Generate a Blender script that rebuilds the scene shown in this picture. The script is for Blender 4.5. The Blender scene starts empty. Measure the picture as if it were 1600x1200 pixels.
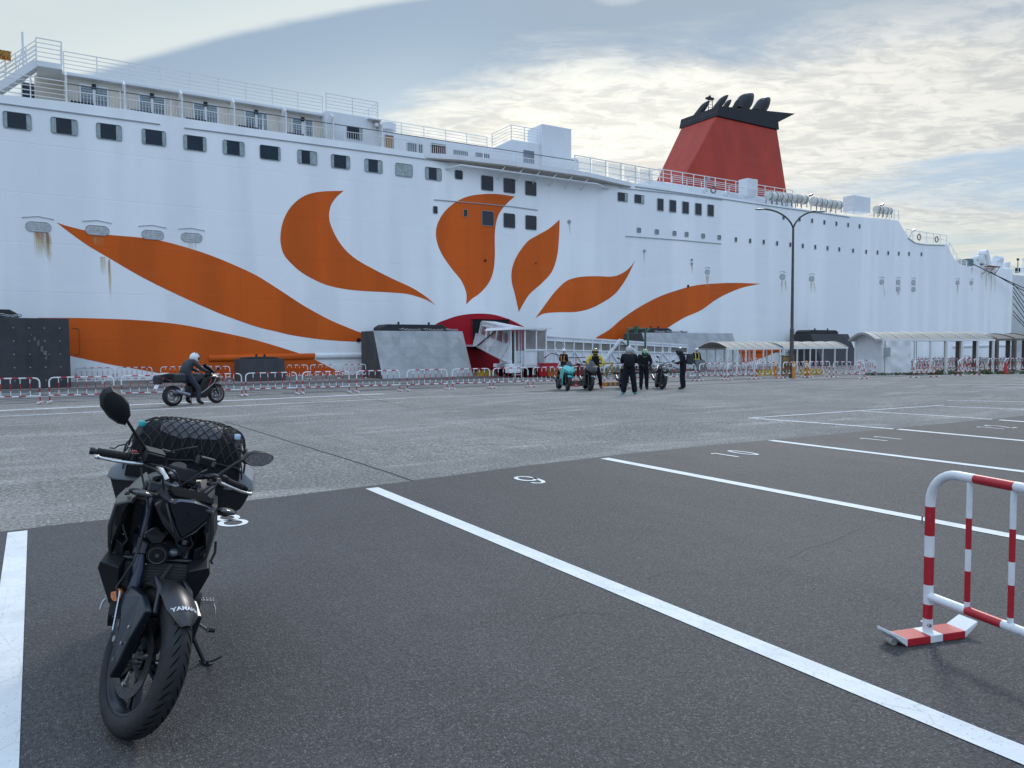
import bpy, bmesh, math, random
from mathutils import Vector, Matrix, Euler
from mathutils import noise as mnoise
random.seed(7)
R = math.radians
S = bpy.context.scene
COL = S.collection

# ------------------------------------------------------------------ camera
CAM_H = 1.56
YAW, PITCH, ROLL, FPX = 0.5622644, -0.0489692, -0.0056547, 1183.26
fw = Vector((math.sin(YAW)*math.cos(PITCH), math.cos(YAW)*math.cos(PITCH), math.sin(PITCH)))
r0 = Vector((math.cos(YAW), -math.sin(YAW), 0)); u0 = r0.cross(fw)
rt = math.cos(ROLL)*r0 + math.sin(ROLL)*u0
up = -math.sin(ROLL)*r0 + math.cos(ROLL)*u0
cam = bpy.data.cameras.new('camera'); co = bpy.data.objects.new('camera', cam); COL.objects.link(co)
co.matrix_world = Matrix(((rt.x, up.x, -fw.x, 0), (rt.y, up.y, -fw.y, 0), (rt.z, up.z, -fw.z, CAM_H), (0, 0, 0, 1)))
cam.sensor_width = 36; cam.lens = FPX/1600*36; cam.clip_start = 0.05; cam.clip_end = 9000
S.camera = co
S.render.resolution_x = 1024; S.render.resolution_y = 768

# ------------------------------------------------------------------ light and sky
SUN_AZ, SUN_EL = R(52), R(36)          # clockwise from +Y
sd = Vector((math.sin(SUN_AZ)*math.cos(SUN_EL), math.cos(SUN_AZ)*math.cos(SUN_EL), math.sin(SUN_EL)))
sl = bpy.data.lights.new('sun', 'SUN'); sl.energy = 1.35; sl.angle = R(10); sl.color = (1, .94, .84)
so = bpy.data.objects.new('sun', sl); COL.objects.link(so)
so.rotation_euler = sd.to_track_quat('Z', 'Y').to_euler(); so.location = (40, 0, 60)
S.view_settings.view_transform = 'Standard'; S.view_settings.look = 'None'
S.view_settings.exposure = 0.0; S.view_settings.gamma = 1.0; S.view_settings.use_curve_mapping = False

W = bpy.data.worlds.new('World'); S.world = W; W.use_nodes = True
class NT:
    """small helper for writing node graphs as expressions"""
    def __init__(s, nt): s.nt = nt; s.n = nt.nodes; s.l = nt.links
    def node(s, t, **kw):
        n = s.n.new(t)
        for k, v in kw.items(): setattr(n, k, v)
        return n
    def inp(s, sock, v):
        if isinstance(v, bpy.types.NodeSocket): s.l.new(v, sock)
        else: sock.default_value = v
    def m(s, op, a, b=0.0, c=None, clamp=False):
        n = s.node('ShaderNodeMath', operation=op); n.use_clamp = clamp
        s.inp(n.inputs[0], a); s.inp(n.inputs[1], b)
        if c is not None: s.inp(n.inputs[2], c)
        return n.outputs[0]
    def mix(s, f, a, b):
        n = s.node('ShaderNodeMix', data_type='RGBA'); s.inp(n.inputs[0], f)
        for k, v in ((6, a), (7, b)):
            if isinstance(v, (tuple, list)): n.inputs[k].default_value = (*v[:3], 1)
            else: s.l.new(v, n.inputs[k])
        return n.outputs[2]
    def ss(s, x, a, b):      # smoothstep a..b
        n = s.node('ShaderNodeMapRange', interpolation_type='SMOOTHSTEP')
        s.inp(n.inputs[0], x); s.inp(n.inputs[1], a); s.inp(n.inputs[2], b)
        return n.outputs[0]
    def noise(s, vec, scale, detail=4, rough=.5, dist=0.0):
        n = s.node('ShaderNodeTexNoise'); s.l.new(vec, n.inputs['Vector'])
        n.inputs['Scale'].default_value = scale; n.inputs['Detail'].default_value = detail
        n.inputs['Roughness'].default_value = rough; n.inputs['Distortion'].default_value = dist
        return n.outputs['Fac']
    def comb(s, x, y, z):
        n = s.node('ShaderNodeCombineXYZ')
        for i, v in enumerate((x, y, z)): s.inp(n.inputs[i], v)
        return n.outputs[0]
    def sep(s, v):
        n = s.node('ShaderNodeSeparateXYZ'); s.l.new(v, n.inputs[0]); return n.outputs
    def mapping(s, v, scale=(1, 1, 1), rot=(0, 0, 0), loc=(0, 0, 0)):
        n = s.node('ShaderNodeMapping'); s.l.new(v, n.inputs[0])
        n.inputs['Scale'].default_value = scale; n.inputs['Rotation'].default_value = rot; n.inputs['Location'].default_value = loc
        return n.outputs[0]
def build_sky():
    nt = W.node_tree; nt.nodes.clear(); g = NT(nt)
    out = g.node('ShaderNodeOutputWorld')
    tc = g.node('ShaderNodeTexCoord').outputs['Generated']
    x, y, z = g.sep(tc)
    sky = g.node('ShaderNodeTexSky', sky_type='NISHITA', sun_disc=False, sun_elevation=SUN_EL, sun_rotation=SUN_AZ)
    sky.altitude = 0; sky.air_density = 1.0; sky.dust_density = 1.0; sky.ozone_density = 1.5
    bgs = g.node('ShaderNodeBackground'); g.l.new(sky.outputs[0], bgs.inputs[0]); bgs.inputs[1].default_value = .12
    # azimuth p (degrees, from 32 degrees east of +Y) and elevation q (degrees)
    c, s = math.cos(YAW), math.sin(YAW)
    dx = g.m('SUBTRACT', g.m('MULTIPLY', x, c), g.m('MULTIPLY', y, s))
    df = g.m('ADD', g.m('MULTIPLY', x, s), g.m('MULTIPLY', y, c))
    p = g.m('MULTIPLY', g.m('ARCTAN2', dx, df), 57.2958)
    q = g.m('MULTIPLY', g.m('ARCSINE', z), 57.2958)
    # flat cloud-deck coordinates so that the cloud texture shrinks to the horizon
    zz = g.m('ADD', g.m('MAXIMUM', z, 0.0), .10)
    deck = g.comb(g.m('DIVIDE', dx, zz), g.m('DIVIDE', df, zz), 0.0)
    n_big = g.noise(g.mapping(deck, (.35, .6, 1), (0, 0, .35)), 1.0, 5, .55, .4)
    n_mid = g.noise(g.mapping(deck, (1.1, 1.9, 1), (0, 0, -.35)), 1.6, 7, .62, .6)
    n_fin = g.noise(g.mapping(deck, (1, 1.7, 1), (0, 0, -.5), (3, 1, 0)), 10.0, 6, .62, .8)
    wob = g.m('MULTIPLY', g.m('SUBTRACT', n_mid, .5), 1.0)
    # lens cloud edge on the left
    t = g.m('MINIMUM', g.m('ADD', p, 25.3), 31.0)
    t = g.m('MAXIMUM', t, -60.0)
    edge = g.m('ADD', 19.0, g.m('SUBTRACT', g.m('MULTIPLY', t, .40), g.m('MULTIPLY', g.m('MULTIPLY', t, t), .0062)))
    dq = g.m('SUBTRACT', edge, q)                       # >0 below the edge
    below = g.ss(g.m('ADD', dq, g.m('MULTIPLY', wob, .8)), -.15, .55)
    fade = g.m('MULTIPLY', g.ss(dq, .5, 9.0), g.ss(p, 6.0, -10.0))
    lens = g.mix(fade, (.36, .47, .60), (.58, .71, .80))
    pale = g.mix(g.ss(n_big, .35, .7), (.60, .72, .76), (.76, .80, .77))
    pale = g.mix(g.m('MULTIPLY', g.ss(dq, -3.5, -.2), .8), pale, (.76, .83, .83))
    col = g.mix(below, pale, lens)
    # bright mackerel deck on the right
    a = g.m('DIVIDE', g.m('MAXIMUM', g.m('SUBTRACT', 6.0, p), 0.0), 14.0)
    lc = g.m('SUBTRACT', 20.3, g.m('MULTIPLY', g.m('MULTIPLY', a, a), 3.2))
    cm = g.ss(g.m('ADD', g.m('SUBTRACT', lc, q), g.m('MULTIPLY', wob, 11.0)), -2.2, 3.0)
    glow = g.m('SUBTRACT', 1.0, g.ss(g.m('ADD', g.m('ABSOLUTE', g.m('SUBTRACT', p, 6.0)), g.m('MULTIPLY', g.m('ABSOLUTE', g.m('SUBTRACT', q, 15.0)), 1.3)), 2.0, 34.0))
    creamd = g.mix(glow, (.60, .62, .615), (.84, .83, .77))
    creaml = g.mix(glow, (.84, .84, .79), (1.08, 1.07, .97))
    tex = g.m('ADD', g.m('MULTIPLY', n_mid, .5), g.m('MULTIPLY', n_fin, .5))
    cream = g.mix(g.ss(tex, .40, .58), creamd, creaml)
    col = g.mix(cm, col, cream)
    # grey veil towards the top right
    veil = g.m('MULTIPLY', g.ss(g.m('ADD', q, g.m('MULTIPLY', wob, 6.0)), 19.5, 24.5), g.ss(p, -6.0, 8.0))
    col = g.mix(g.m('MULTIPLY', veil, .70), col, (.36, .45, .54))
    # a small detached wisp near the top centre
    wq = g.m('ADD', g.m('POWER', g.m('DIVIDE', g.m('SUBTRACT', p, 8.0), 2.3), 2.0), g.m('POWER', g.m('DIVIDE', g.m('SUBTRACT', q, 24.1), .75), 2.0))
    col = g.mix(g.m('MULTIPLY', g.ss(g.m('SUBTRACT', g.m('ADD', 1.0, g.m('MULTIPLY', wob, 4.0)), wq), .0, 1.2), .55), col, (.66, .72, .76))
    # blue gaps near the horizon on the right
    wid = g.m('MULTIPLY', g.ss(p, 14.0, 36.0), 2.3)
    cen = g.m('ADD', 10.55, g.m('MULTIPLY', g.m('SUBTRACT', p, 25.0), -.05))
    gap = g.ss(g.m('SUBTRACT', g.m('ADD', wid, g.m('MULTIPLY', wob, 4.0)), g.m('ABSOLUTE', g.m('SUBTRACT', q, cen))), -.2, 1.3)
    gst = g.noise(g.comb(g.m('MULTIPLY', p, .10), g.m('MULTIPLY', q, .8), 3.0), 1.0, 6, .65, .6)
    gap = g.m('MULTIPLY', g.m('MULTIPLY', gap, g.m('ADD', .45, g.m('MULTIPLY', g.ss(gst, .35, .60), .55))), g.ss(p, 14.0, 22.0))
    low = g.m('MULTIPLY', g.m('SUBTRACT', 1.0, g.ss(q, 5.0, 9.5)), g.ss(p, 12.0, 24.0))
    st = g.noise(g.comb(g.m('MULTIPLY', p, .06), g.m('MULTIPLY', q, .9), 0.0), 1.0, 5, .6, .4)
    lowc = g.mix(g.ss(st, .38, .62), (.56, .66, .68), (.77, .77, .70))
    col = g.mix(low, col, lowc)
    col = g.mix(g.m('MULTIPLY', gap, .96), col, (.37, .52, .67))
    # overhead and behind: broken bright cloud over blue sky, brighter to the zenith as an overcast sky is
    out_f = g.m('MAXIMUM', g.ss(q, 24.5, 40.0), g.ss(g.m('ABSOLUTE', p), 45.0, 80.0))
    over = g.mix(g.ss(n_big, .36, .62), (.38, .61, .98), (.80, .93, 1.10))
    gain = g.m('ADD', .78, g.m('MULTIPLY', g.m('MAXIMUM', z, 0.0), .85))
    hs = g.node('ShaderNodeHueSaturation'); hs.inputs['Saturation'].default_value = 1; g.l.new(over, hs.inputs['Color']); g.l.new(gain, hs.inputs['Value'])
    col = g.mix(out_f, col, hs.outputs[0])
    bgc = g.node('ShaderNodeBackground'); g.l.new(col, bgc.inputs[0]); bgc.inputs[1].default_value = 1.0
    mx = g.node('ShaderNodeMixShader')
    cover = g.m('SUBTRACT', .975, g.m('MULTIPLY', gap, .10))
    g.l.new(cover, mx.inputs[0]); g.l.new(bgs.outputs[0], mx.inputs[1]); g.l.new(bgc.outputs[0], mx.inputs[2])
    g.l.new(mx.outputs[0], out.inputs[0])
build_sky()

# ------------------------------------------------------------------ terrain and measuring helpers
def G(y): return -0.28*min(max((y-9)/25, 0), 1)          # the apron falls gently to the quay
def ray(x, y): return (x-800)/FPX*rt - (y-600)/FPX*up + fw
def at(x, y, Y, off=0):                                    # the point seen at a pixel of the photograph on the plane at distance Y
    d = ray(x, y); t = Y/d.y; return Vector((d.x*t, Y+off, CAM_H+d.z*t))
def gp(x, y):                                              # the same on the ground
    d = ray(x, y); lo, hi = .5, 600
    for i in range(50):
        m = (lo+hi)/2
        if CAM_H+d.z/d.y*m > G(m): lo = m
        else: hi = m
    return Vector((d.x/d.y*lo, lo, G(lo)))
def ratio(x, y): d = ray(x, y); return d.x/d.y

# ------------------------------------------------------------------ object helpers
def wm(o):
    m = o.matrix_basis.copy()
    if o.parent: m = wm(o.parent) @ m
    return m
def tag(o, label=None, cat=None, group=None, kind=None):
    if label: o['label'] = label
    if cat: o['category'] = cat
    if group: o['group'] = group
    if kind: o['kind'] = kind
    return o
def thing(name, label, cat, loc=(0, 0, 0), rz=0, group=None, lean=0):
    o = bpy.data.objects.new(name, None); COL.objects.link(o)
    o.location = loc; o.rotation_euler = (lean, 0, rz); o.empty_display_size = .2
    return tag(o, label, cat, group)
def copy_tree(o, parent=None):
    c = o.copy(); COL.objects.link(c)
    if parent: c.parent = parent
    for ch in list(o.children): copy_tree(ch, c)
    return c
def orth(d):
    a = Vector((0, 0, 1)) if abs(d.z) < .9 else Vector((1, 0, 0))
    x = d.cross(a).normalized(); return x, d.cross(x).normalized()
class MB:
    def __init__(s): s.bm = bmesh.new(); s.mi = 0
    def face(s, vs):
        try: f = s.bm.faces.new(vs); f.material_index = s.mi; return f
        except ValueError: return None
    def poly(s, pts): return s.face([s.bm.verts.new(p) for p in pts])
    def hexa(s, P):       # 8 corners: bottom ring 0-3, top ring 4-7
        v = [s.bm.verts.new(p) for p in P]
        for q in ((0, 3, 2, 1), (4, 5, 6, 7), (0, 1, 5, 4), (1, 2, 6, 5), (2, 3, 7, 6), (3, 0, 4, 7)): s.face([v[i] for i in q])
        return s
    def box(s, c, d, rz=0, M=None):
        x, y, z = [k/2 for k in d]
        m = Matrix.Translation(c) @ (M if M else Matrix.Rotation(rz, 4, 'Z'))
        return s.hexa([m @ Vector(p) for p in ((-x, -y, -z), (x, -y, -z), (x, y, -z), (-x, y, -z), (-x, -y, z), (x, -y, z), (x, y, z), (-x, y, z))])
    def span(s, x0, x1, y0, y1, z0, z1): return s.box(((x0+x1)/2, (y0+y1)/2, (z0+z1)/2), (x1-x0, y1-y0, z1-z0))
    def bar(s, a, b, w, h=None):
        a, b = Vector(a), Vector(b); d = (b-a); L = d.length
        if L < 1e-6: return s
        d.normalize(); h = h or w
        zz = Vector((0, 0, 1)) if abs(d.z) < .95 else Vector((0, 1, 0))
        x = d.cross(zz).normalized()*w/2; y = x.cross(d).normalized()*h/2
        return s.hexa([a-x-y, a+x-y, b+x-y, b-x-y, a-x+y, a+x+y, b+x+y, b-x+y])
    def loft(s, rings, caps=True, closed=True, mats=None):
        V = [[s.bm.verts.new(p) for p in r] for r in rings]
        for i in range(len(V)-1):
            if mats: s.mi = mats[i]
            A, B = V[i], V[i+1]; n = len(A)
            for k in range(n if closed else n-1): s.face([A[k], A[(k+1) % n], B[(k+1) % n], B[k]])
        if caps:
            if mats: s.mi = mats[0]
            s.face(list(reversed(V[0])))
            if mats: s.mi = mats[-1]
            s.face(V[-1])
        return s
    def tube(s, pts, r, n=8, closed=False, caps=True, mats=None):
        P = [Vector(p) for p in pts]; N = len(P); rr = r if isinstance(r, (list, tuple)) else [r]*N
        T = []
        for i in range(N):
            a = P[i-1] if (i > 0 or closed) else P[i]; b = P[(i+1) % N] if (i < N-1 or closed) else P[i]
            T.append((b-a).normalized())
        x, y = orth(T[0]); rings = []
        for i in range(N):
            x = (x-T[i]*x.dot(T[i])).normalized(); y = T[i].cross(x)
            rings.append([P[i]+rr[i]*(math.cos(2*math.pi*k/n)*x+math.sin(2*math.pi*k/n)*y) for k in range(n)])
        if closed: rings.append(rings[0]); caps = False
        return s.loft(rings, caps, True, mats)
    def cyl(s, a, b, r, n=12, r2=None): return s.tube([a, b], [r, r if r2 is None else r2], n)
    def lathe(s, prof, M=Matrix(), n=24, caps=True, arc=None):     # prof: (radius, height along local Z)
        a0, a1 = arc if arc else (0, 2*math.pi)
        k = n if not arc else n+1
        rings = [[M @ Vector((r*math.cos(a0+(a1-a0)*i/n), r*math.sin(a0+(a1-a0)*i/n), z)) for i in range(k)] for r, z in prof]
        return s.loft(rings, caps and not arc, not arc)
    def ell(s, c, r, n=12, m=8, M=None):
        mm = Matrix.Translation(c) @ (M if M else Matrix())
        rings = []
        for j in range(m+1):
            t = math.pi*j/m; t = min(max(t, .02), math.pi-.02)
            rings.append([mm @ Vector((r[0]*math.sin(t)*math.cos(2*math.pi*i/n), r[1]*math.sin(t)*math.sin(2*math.pi*i/n), r[2]*math.cos(t))) for i in range(n)])
        return s.loft(rings)
    def prism(s, pts, v):       # extrude polygon pts by vector v
        v = Vector(v); P = [Vector(p) for p in pts]
        return s.loft([P, [p+v for p in P]])
    def xf(s, M): s.bm.transform(M); return s
    def build(s, name, mat, parent=None, smooth=False, world=False, kind=None, bevel=0, weld=0, sub=0, label=None):
        bm = s.bm
        if weld: bmesh.ops.remove_doubles(bm, verts=bm.verts, dist=weld)
        bmesh.ops.recalc_face_normals(bm, faces=bm.faces)
        if world and parent is not None: bm.transform(wm(parent).inverted())
        me = bpy.data.meshes.new(name)
        ang = None
        if smooth:
            for f in bm.faces: f.smooth = True
            ang = R(38) if smooth is True else R(smooth)
            for e in bm.edges:
                if len(e.link_faces) == 2 and e.calc_face_angle(0) > ang: e.smooth = False
        bm.to_mesh(me); bm.free()
        for m in (mat if isinstance(mat, (list, tuple)) else [mat]): me.materials.append(m)
        o = bpy.data.objects.new(name, me); COL.objects.link(o)
        if parent is not None: o.parent = parent
        if bevel:
            b = o.modifiers.new('bevel', 'BEVEL'); b.width = bevel; b.segments = 2; b.limit_method = 'ANGLE'; b.angle_limit = R(35)
        if sub:
            b = o.modifiers.new('sub', 'SUBSURF'); b.levels = sub; b.render_levels = sub
        if kind: o['kind'] = kind
        if label: o['label'] = label
        return o

# ------------------------------------------------------------------ materials
MT = {}
def mat(name, col, rough=.6, metal=0, var=0, vscale=3, bump=0, bscale=40, coat=0, spec=.5, alpha=1, fine=0, fscale=200, coord='Object'):
    if name in MT: return MT[name]
    m = bpy.data.materials.new(name); m.use_nodes = True; nt = m.node_tree; g = NT(nt)
    b = nt.nodes['Principled BSDF']
    b.inputs['Base Color'].default_value = (*col, 1); b.inputs['Roughness'].default_value = rough
    b.inputs['Metallic'].default_value = metal; b.inputs['Specular IOR Level'].default_value = spec
    b.inputs['Coat Weight'].default_value = coat; b.inputs['Coat Roughness'].default_value = .08; b.inputs['Alpha'].default_value = alpha
    tc = g.node('ShaderNodeTexCoord').outputs[coord]
    if var or fine:
        f = g.noise(tc, vscale, 6, .6)
        dark = tuple(c*(1-var) for c in col); lite = tuple(min(c*(1+var), 1) for c in col)
        c_ = g.mix(g.ss(f, .3, .7), dark, lite)
        if fine:
            f2 = g.noise(tc, fscale, 3, .6)
            c_ = g.mix(g.m('MULTIPLY', g.ss(f2, .35, .7), fine), c_, tuple(c*.4 for c in col))
        g.l.new(c_, b.inputs['Base Color'])
        rr = g.m('ADD', rough-.06, g.m('MULTIPLY', f, .12)); g.l.new(rr, b.inputs['Roughness'])
    if bump:
        bp = g.node('ShaderNodeBump'); bp.inputs['Strength'].default_value = min(bump, 1); bp.inputs['Distance'].default_value = .01
        g.l.new(g.noise(tc, bscale, 4, .6), bp.inputs['Height']); g.l.new(bp.outputs[0], b.inputs['Normal'])
    MT[name] = m; return m

def asphalt(name, base, dark, speck, streak, rough=.72, spec=.42, gr=62):
    m = bpy.data.materials.new(name); m.use_nodes = True; g = NT(m.node_tree); b = m.node_tree.nodes['Principled BSDF']
    tc = g.node('ShaderNodeTexCoord').outputs['Object']
    big = g.noise(tc, .22, 5, .6, .3); mid = g.noise(g.mapping(tc, (.35, 1.3, 1)), 1.1, 6, .65, .5)
    c = g.mix(g.ss(big, .3, .7), dark, base)
    c = g.mix(g.m('MULTIPLY', g.ss(mid, .48, .75), streak), c, tuple(min(k*1.75, 1) for k in base))
    c = g.mix(g.m('MULTIPLY', g.ss(g.noise(tc, 2.3, 5, .7, 1.0), .55, .8), .35), c, tuple(k*.55 for k in base))
    st1 = g.noise(g.mapping(tc, (1, .7, 1), (0, 0, .3), (5, 2, 0)), .55, 7, .72, .8); c = g.mix(g.m('MULTIPLY', g.ss(st1, .50, .66), .55), c, tuple(k*.50 for k in base))
    st2 = g.noise(g.mapping(tc, (1.6, .22, 1), (0, 0, .12), (1, 7, 0)), .9, 5, .6, .3); c = g.mix(g.m('MULTIPLY', g.ss(st2, .50, .70), .32), c, tuple(min(k*1.5, 1) for k in base))
    st3 = g.noise(tc, 14, 4, .7); st4 = g.noise(tc, 42, 3, .7); c = g.mix(g.m('MULTIPLY', g.ss(st4, .48, .66), .30), c, tuple(min(k*1.45, 1) for k in base)); c = g.mix(g.m('MULTIPLY', g.ss(st3, .45, .75), .45), c, tuple(k*.62 for k in base))
    fn = g.noise(tc, gr*1.5, 2, .7); gn = g.noise(tc, gr, 3, .75)
    c = g.mix(g.m('MULTIPLY', g.ss(gn, .50, .36), .80), c, tuple(k*.32 for k in base)); c = g.mix(g.m('MULTIPLY', g.ss(gn, .52, .70), .75), c, tuple(min(k*2.3, 1) for k in base))
    c = g.mix(g.m('MULTIPLY', g.ss(fn, .40, .62), .30), c, tuple(k*.55 for k in base))
    v = g.node('ShaderNodeTexVoronoi'); g.l.new(tc, v.inputs['Vector']); v.inputs['Scale'].default_value = 105
    cell = g.sep(v.outputs['Color'])[0]
    dot = g.m('MULTIPLY', g.ss(v.outputs['Distance'], .36, .18), g.ss(cell, 1-speck, 1-speck*.6))
    c = g.mix(dot, c, tuple(min(k*3.4, .6) for k in base))
    g.l.new(c, b.inputs['Base Color']); b.inputs['Roughness'].default_value = rough; b.inputs['Specular IOR Level'].default_value = spec
    bp = g.node('ShaderNodeBump'); bp.inputs['Strength'].default_value = .7; bp.inputs['Distance'].default_value = .006
    v2 = g.node('ShaderNodeTexVoronoi'); g.l.new(tc, v2.inputs['Vector']); v2.inputs['Scale'].default_value = 110
    g.l.new(g.m('ADD', v2.outputs['Distance'], fn), bp.inputs['Height']); g.l.new(bp.outputs[0], b.inputs['Normal'])
    return m
M_OLD = asphalt('old_asphalt', (.252, .242, .222), (.165, .160, .148), .35, .9, .92, .12, 26)
M_NEW = asphalt('new_asphalt', (.069, .066, .065), (.048, .046, .0455), .22, .14)
def road_paint():
    m = bpy.data.materials.new('road_paint'); m.use_nodes = True; g = NT(m.node_tree); b = m.node_tree.nodes['Principled BSDF']
    tc = g.node('ShaderNodeTexCoord').outputs['Object']
    c = g.mix(g.ss(g.noise(tc, 3, 6, .7), .35, .75), (.72, .73, .72), (.60, .61, .60))
    c = g.mix(g.m('MULTIPLY', g.ss(g.noise(tc, 55, 4, .7), .56, .70), .55), c, (.22, .22, .22))
    w = g.node('ShaderNodeTexVoronoi', feature='DISTANCE_TO_EDGE'); g.l.new(g.mapping(tc, (1, .4, 1)), w.inputs['Vector']); w.inputs['Scale'].default_value = 5
    c = g.mix(g.m('MULTIPLY', g.ss(w.outputs['Distance'], .012, .004), .25), c, (.25, .25, .25))
    g.l.new(c, b.inputs['Base Color']); b.inputs['Roughness'].default_value = .75
    return m
M_PAINT = road_paint()
def worn_paint():
    m = bpy.data.materials.new('worn_paint'); m.use_nodes = True; g = NT(m.node_tree); b = m.node_tree.nodes['Principled BSDF']
    tc = g.node('ShaderNodeTexCoord').outputs['Object']
    b.inputs['Base Color'].default_value = (.74, .75, .75, 1); b.inputs['Roughness'].default_value = .8
    a = g.ss(g.noise(tc, 9, 6, .8), .66, .50); g.l.new(g.m('MULTIPLY', a, .95), b.inputs['Alpha'])
    return m
M_WORN = worn_paint()
def hull_white():
    m = bpy.data.materials.new('hull_white'); m.use_nodes = True; g = NT(m.node_tree); b = m.node_tree.nodes['Principled BSDF']
    tc = g.node('ShaderNodeTexCoord').outputs['Object']
    c = g.mix(g.ss(g.noise(g.mapping(tc, (.55, 1, .03)), 1.0, 2, .4), .38, .62), (.79, .83, .85), (.86, .895, .91))
    c = g.mix(g.m('MULTIPLY', g.ss(g.noise(g.mapping(tc, (.10, 1, 1.3)), 1.0, 4, .6), .52, .75), .30), c, (.90, .90, .90))
    c = g.mix(g.m('MULTIPLY', g.ss(g.noise(g.mapping(tc, (1.2, 1, .10)), 1.0, 6, .7), .60, .85), .35), c, (.66, .67, .64))
    g.l.new(c, b.inputs['Base Color']); b.inputs['Roughness'].default_value = .42
    x, y, z = g.sep(tc)
    wn = g.node('ShaderNodeTexWhiteNoise'); wn.noise_dimensions = '2D'
    g.l.new(g.comb(g.m('FLOOR', g.m('DIVIDE', x, 1.55)), g.m('FLOOR', g.m('DIVIDE', g.m('ADD', z, 1.0), 5.0)), 0.0), wn.inputs['Vector'])
    c = g.mix(g.m('MULTIPLY', wn.outputs['Value'], .30), c, (.66, .72, .76))
    vs = g.ss(g.m('PINGPONG', g.m('ADD', x, g.m('MULTIPLY', g.noise(g.comb(0.0, 0.0, g.m('MULTIPLY', z, .4)), 1.0, 1, .5), 3.0)), 4.5), .03, .0)
    hs_ = g.ss(g.m('PINGPONG', g.m('ADD', z, .4), 1.25), .03, .0)
    c = g.mix(g.m('MULTIPLY', g.m('MAXIMUM', vs, hs_), .22), c, (.50, .54, .58))
    c = g.mix(g.m('MULTIPLY', g.ss(g.noise(g.mapping(tc, (3.5, 1, .16), (0, 0, 0), (4, 0, 1)), 1.0, 5, .75), .64, .80), .35), c, (.58, .58, .53))
    seam = g.m('PINGPONG', g.m('ADD', z, .4), 1.25); sm = g.ss(seam, .0, .03)
    dish = g.noise(g.mapping(tc, (.75, 1, .25)), 1.0, 3, .5)
    bp = g.node('ShaderNodeBump'); bp.inputs['Strength'].default_value = .55; bp.inputs['Distance'].default_value = .12
    g.l.new(g.m('ADD', g.m('MULTIPLY', dish, .9), g.m('MULTIPLY', sm, .10)), bp.inputs['Height']); g.l.new(bp.outputs[0], b.inputs['Normal'])
    return m
M_HULL = hull_white()
def ship_paint(name, col):
    m = bpy.data.materials.new(name); m.use_nodes = True; g = NT(m.node_tree); b = m.node_tree.nodes['Principled BSDF']
    tc = g.node('ShaderNodeTexCoord').outputs['Object']
    c = g.mix(g.ss(g.noise(g.mapping(tc, (.5, 1, .04)), 1.0, 3, .5), .36, .66), tuple(k*.90 for k in col), tuple(k*1.07 for k in col))
    c = g.mix(g.m('MULTIPLY', g.ss(g.noise(g.mapping(tc, (1.2, 1, .10)), 1.0, 6, .7), .60, .85), .25), c, tuple(k*.78 for k in col))
    x, y, z = g.sep(tc); seam = g.ss(g.m('PINGPONG', g.m('ADD', z, .4), 1.25), .03, .0); vs = g.ss(g.m('PINGPONG', g.m('ADD', x, 1.7), 4.5), .03, .0)
    c = g.mix(g.m('MULTIPLY', g.m('MAXIMUM', seam, vs), .35), c, tuple(k*.6 for k in col))
    c = g.mix(g.m('MULTIPLY', g.ss(g.noise(g.mapping(tc, (.12, 1, 1.0)), 1.0, 5, .65), .52, .72), .22), c, tuple(k*1.15+.03 for k in col))
    g.l.new(c, b.inputs['Base Color']); b.inputs['Roughness'].default_value = .55; b.inputs['Specular IOR Level'].default_value = .22
    return m
M_ORANGE = ship_paint('orange_paint', (.60, .105, .008)); M_RED = ship_paint('crimson_paint', (.36, .006, .018))
M_FUN = ship_paint('funnel_red', (.37, .040, .019))
M_SHIPW = mat('ship_white', (.69, .72, .75), .5, var=.05, vscale=.6, bump=.1, bscale=3)
M_RAILW = mat('rail_white', (.72, .73, .72), .5)
M_CREAM = mat('deck_cream', (.66, .61, .53), .6, var=.08, vscale=.5)
M_GLASS = mat('dark_glass', (.010, .018, .028), .08, spec=.4, var=.3, vscale=.8)
M_GLASS2 = mat('grey_glass', (.16, .20, .24), .12, spec=.8, var=.25, vscale=.5)
M_CURT = mat('curtain', (.32, .39, .39), .8, var=.2, vscale=4)
M_FRAME = mat('window_frame', (.30, .34, .37), .5)
M_BLACK = mat('black_paint', (.009, .010, .013), .5, spec=.3, var=.2, vscale=1)
M_VENT = mat('vent_grey', (.30, .33, .34), .7, var=.2, vscale=6)
M_RUST = mat('rust', (.22, .09, .03), .9, var=.4, vscale=4)
M_STEEL = mat('steel', (.34, .35, .36), .4, .8, var=.15, vscale=5)
def enamel(name, col, chip, rough=.38):
    m = bpy.data.materials.new(name); m.use_nodes = True; g = NT(m.node_tree); b = m.node_tree.nodes['Principled BSDF']
    tc = g.node('ShaderNodeTexCoord').outputs['Object']
    c = g.mix(g.ss(g.noise(tc, 5, 6, .7), .3, .7), tuple(k*.90 for k in col), tuple(min(k*1.06, 1) for k in col))
    c = g.mix(g.m('MULTIPLY', g.ss(g.noise(g.mapping(tc, (9, 9, 3)), 1, 6, .8), .56, .74), .35), c, tuple(k*.62+.03 for k in col))
    ch = g.ss(g.noise(tc, 38, 5, .75, .4), .665, .70); c = g.mix(ch, c, chip)
    g.l.new(c, b.inputs['Base Color']); b.inputs['Roughness'].default_value = rough
    bp = g.node('ShaderNodeBump'); bp.inputs['Strength'].default_value = .35; bp.inputs['Distance'].default_value = .0015
    g.l.new(g.m('SUBTRACT', g.noise(tc, 60, 3, .6), ch), bp.inputs['Height']); g.l.new(bp.outputs[0], b.inputs['Normal'])
    MT[name] = m; return m
M_WHITE = enamel('white_enamel', (.70, .73, .76), (.30, .24, .18)); M_REDP = enamel('red_enamel', (.42, .012, .022), (.50, .38, .36))
M_CONC = None
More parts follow.
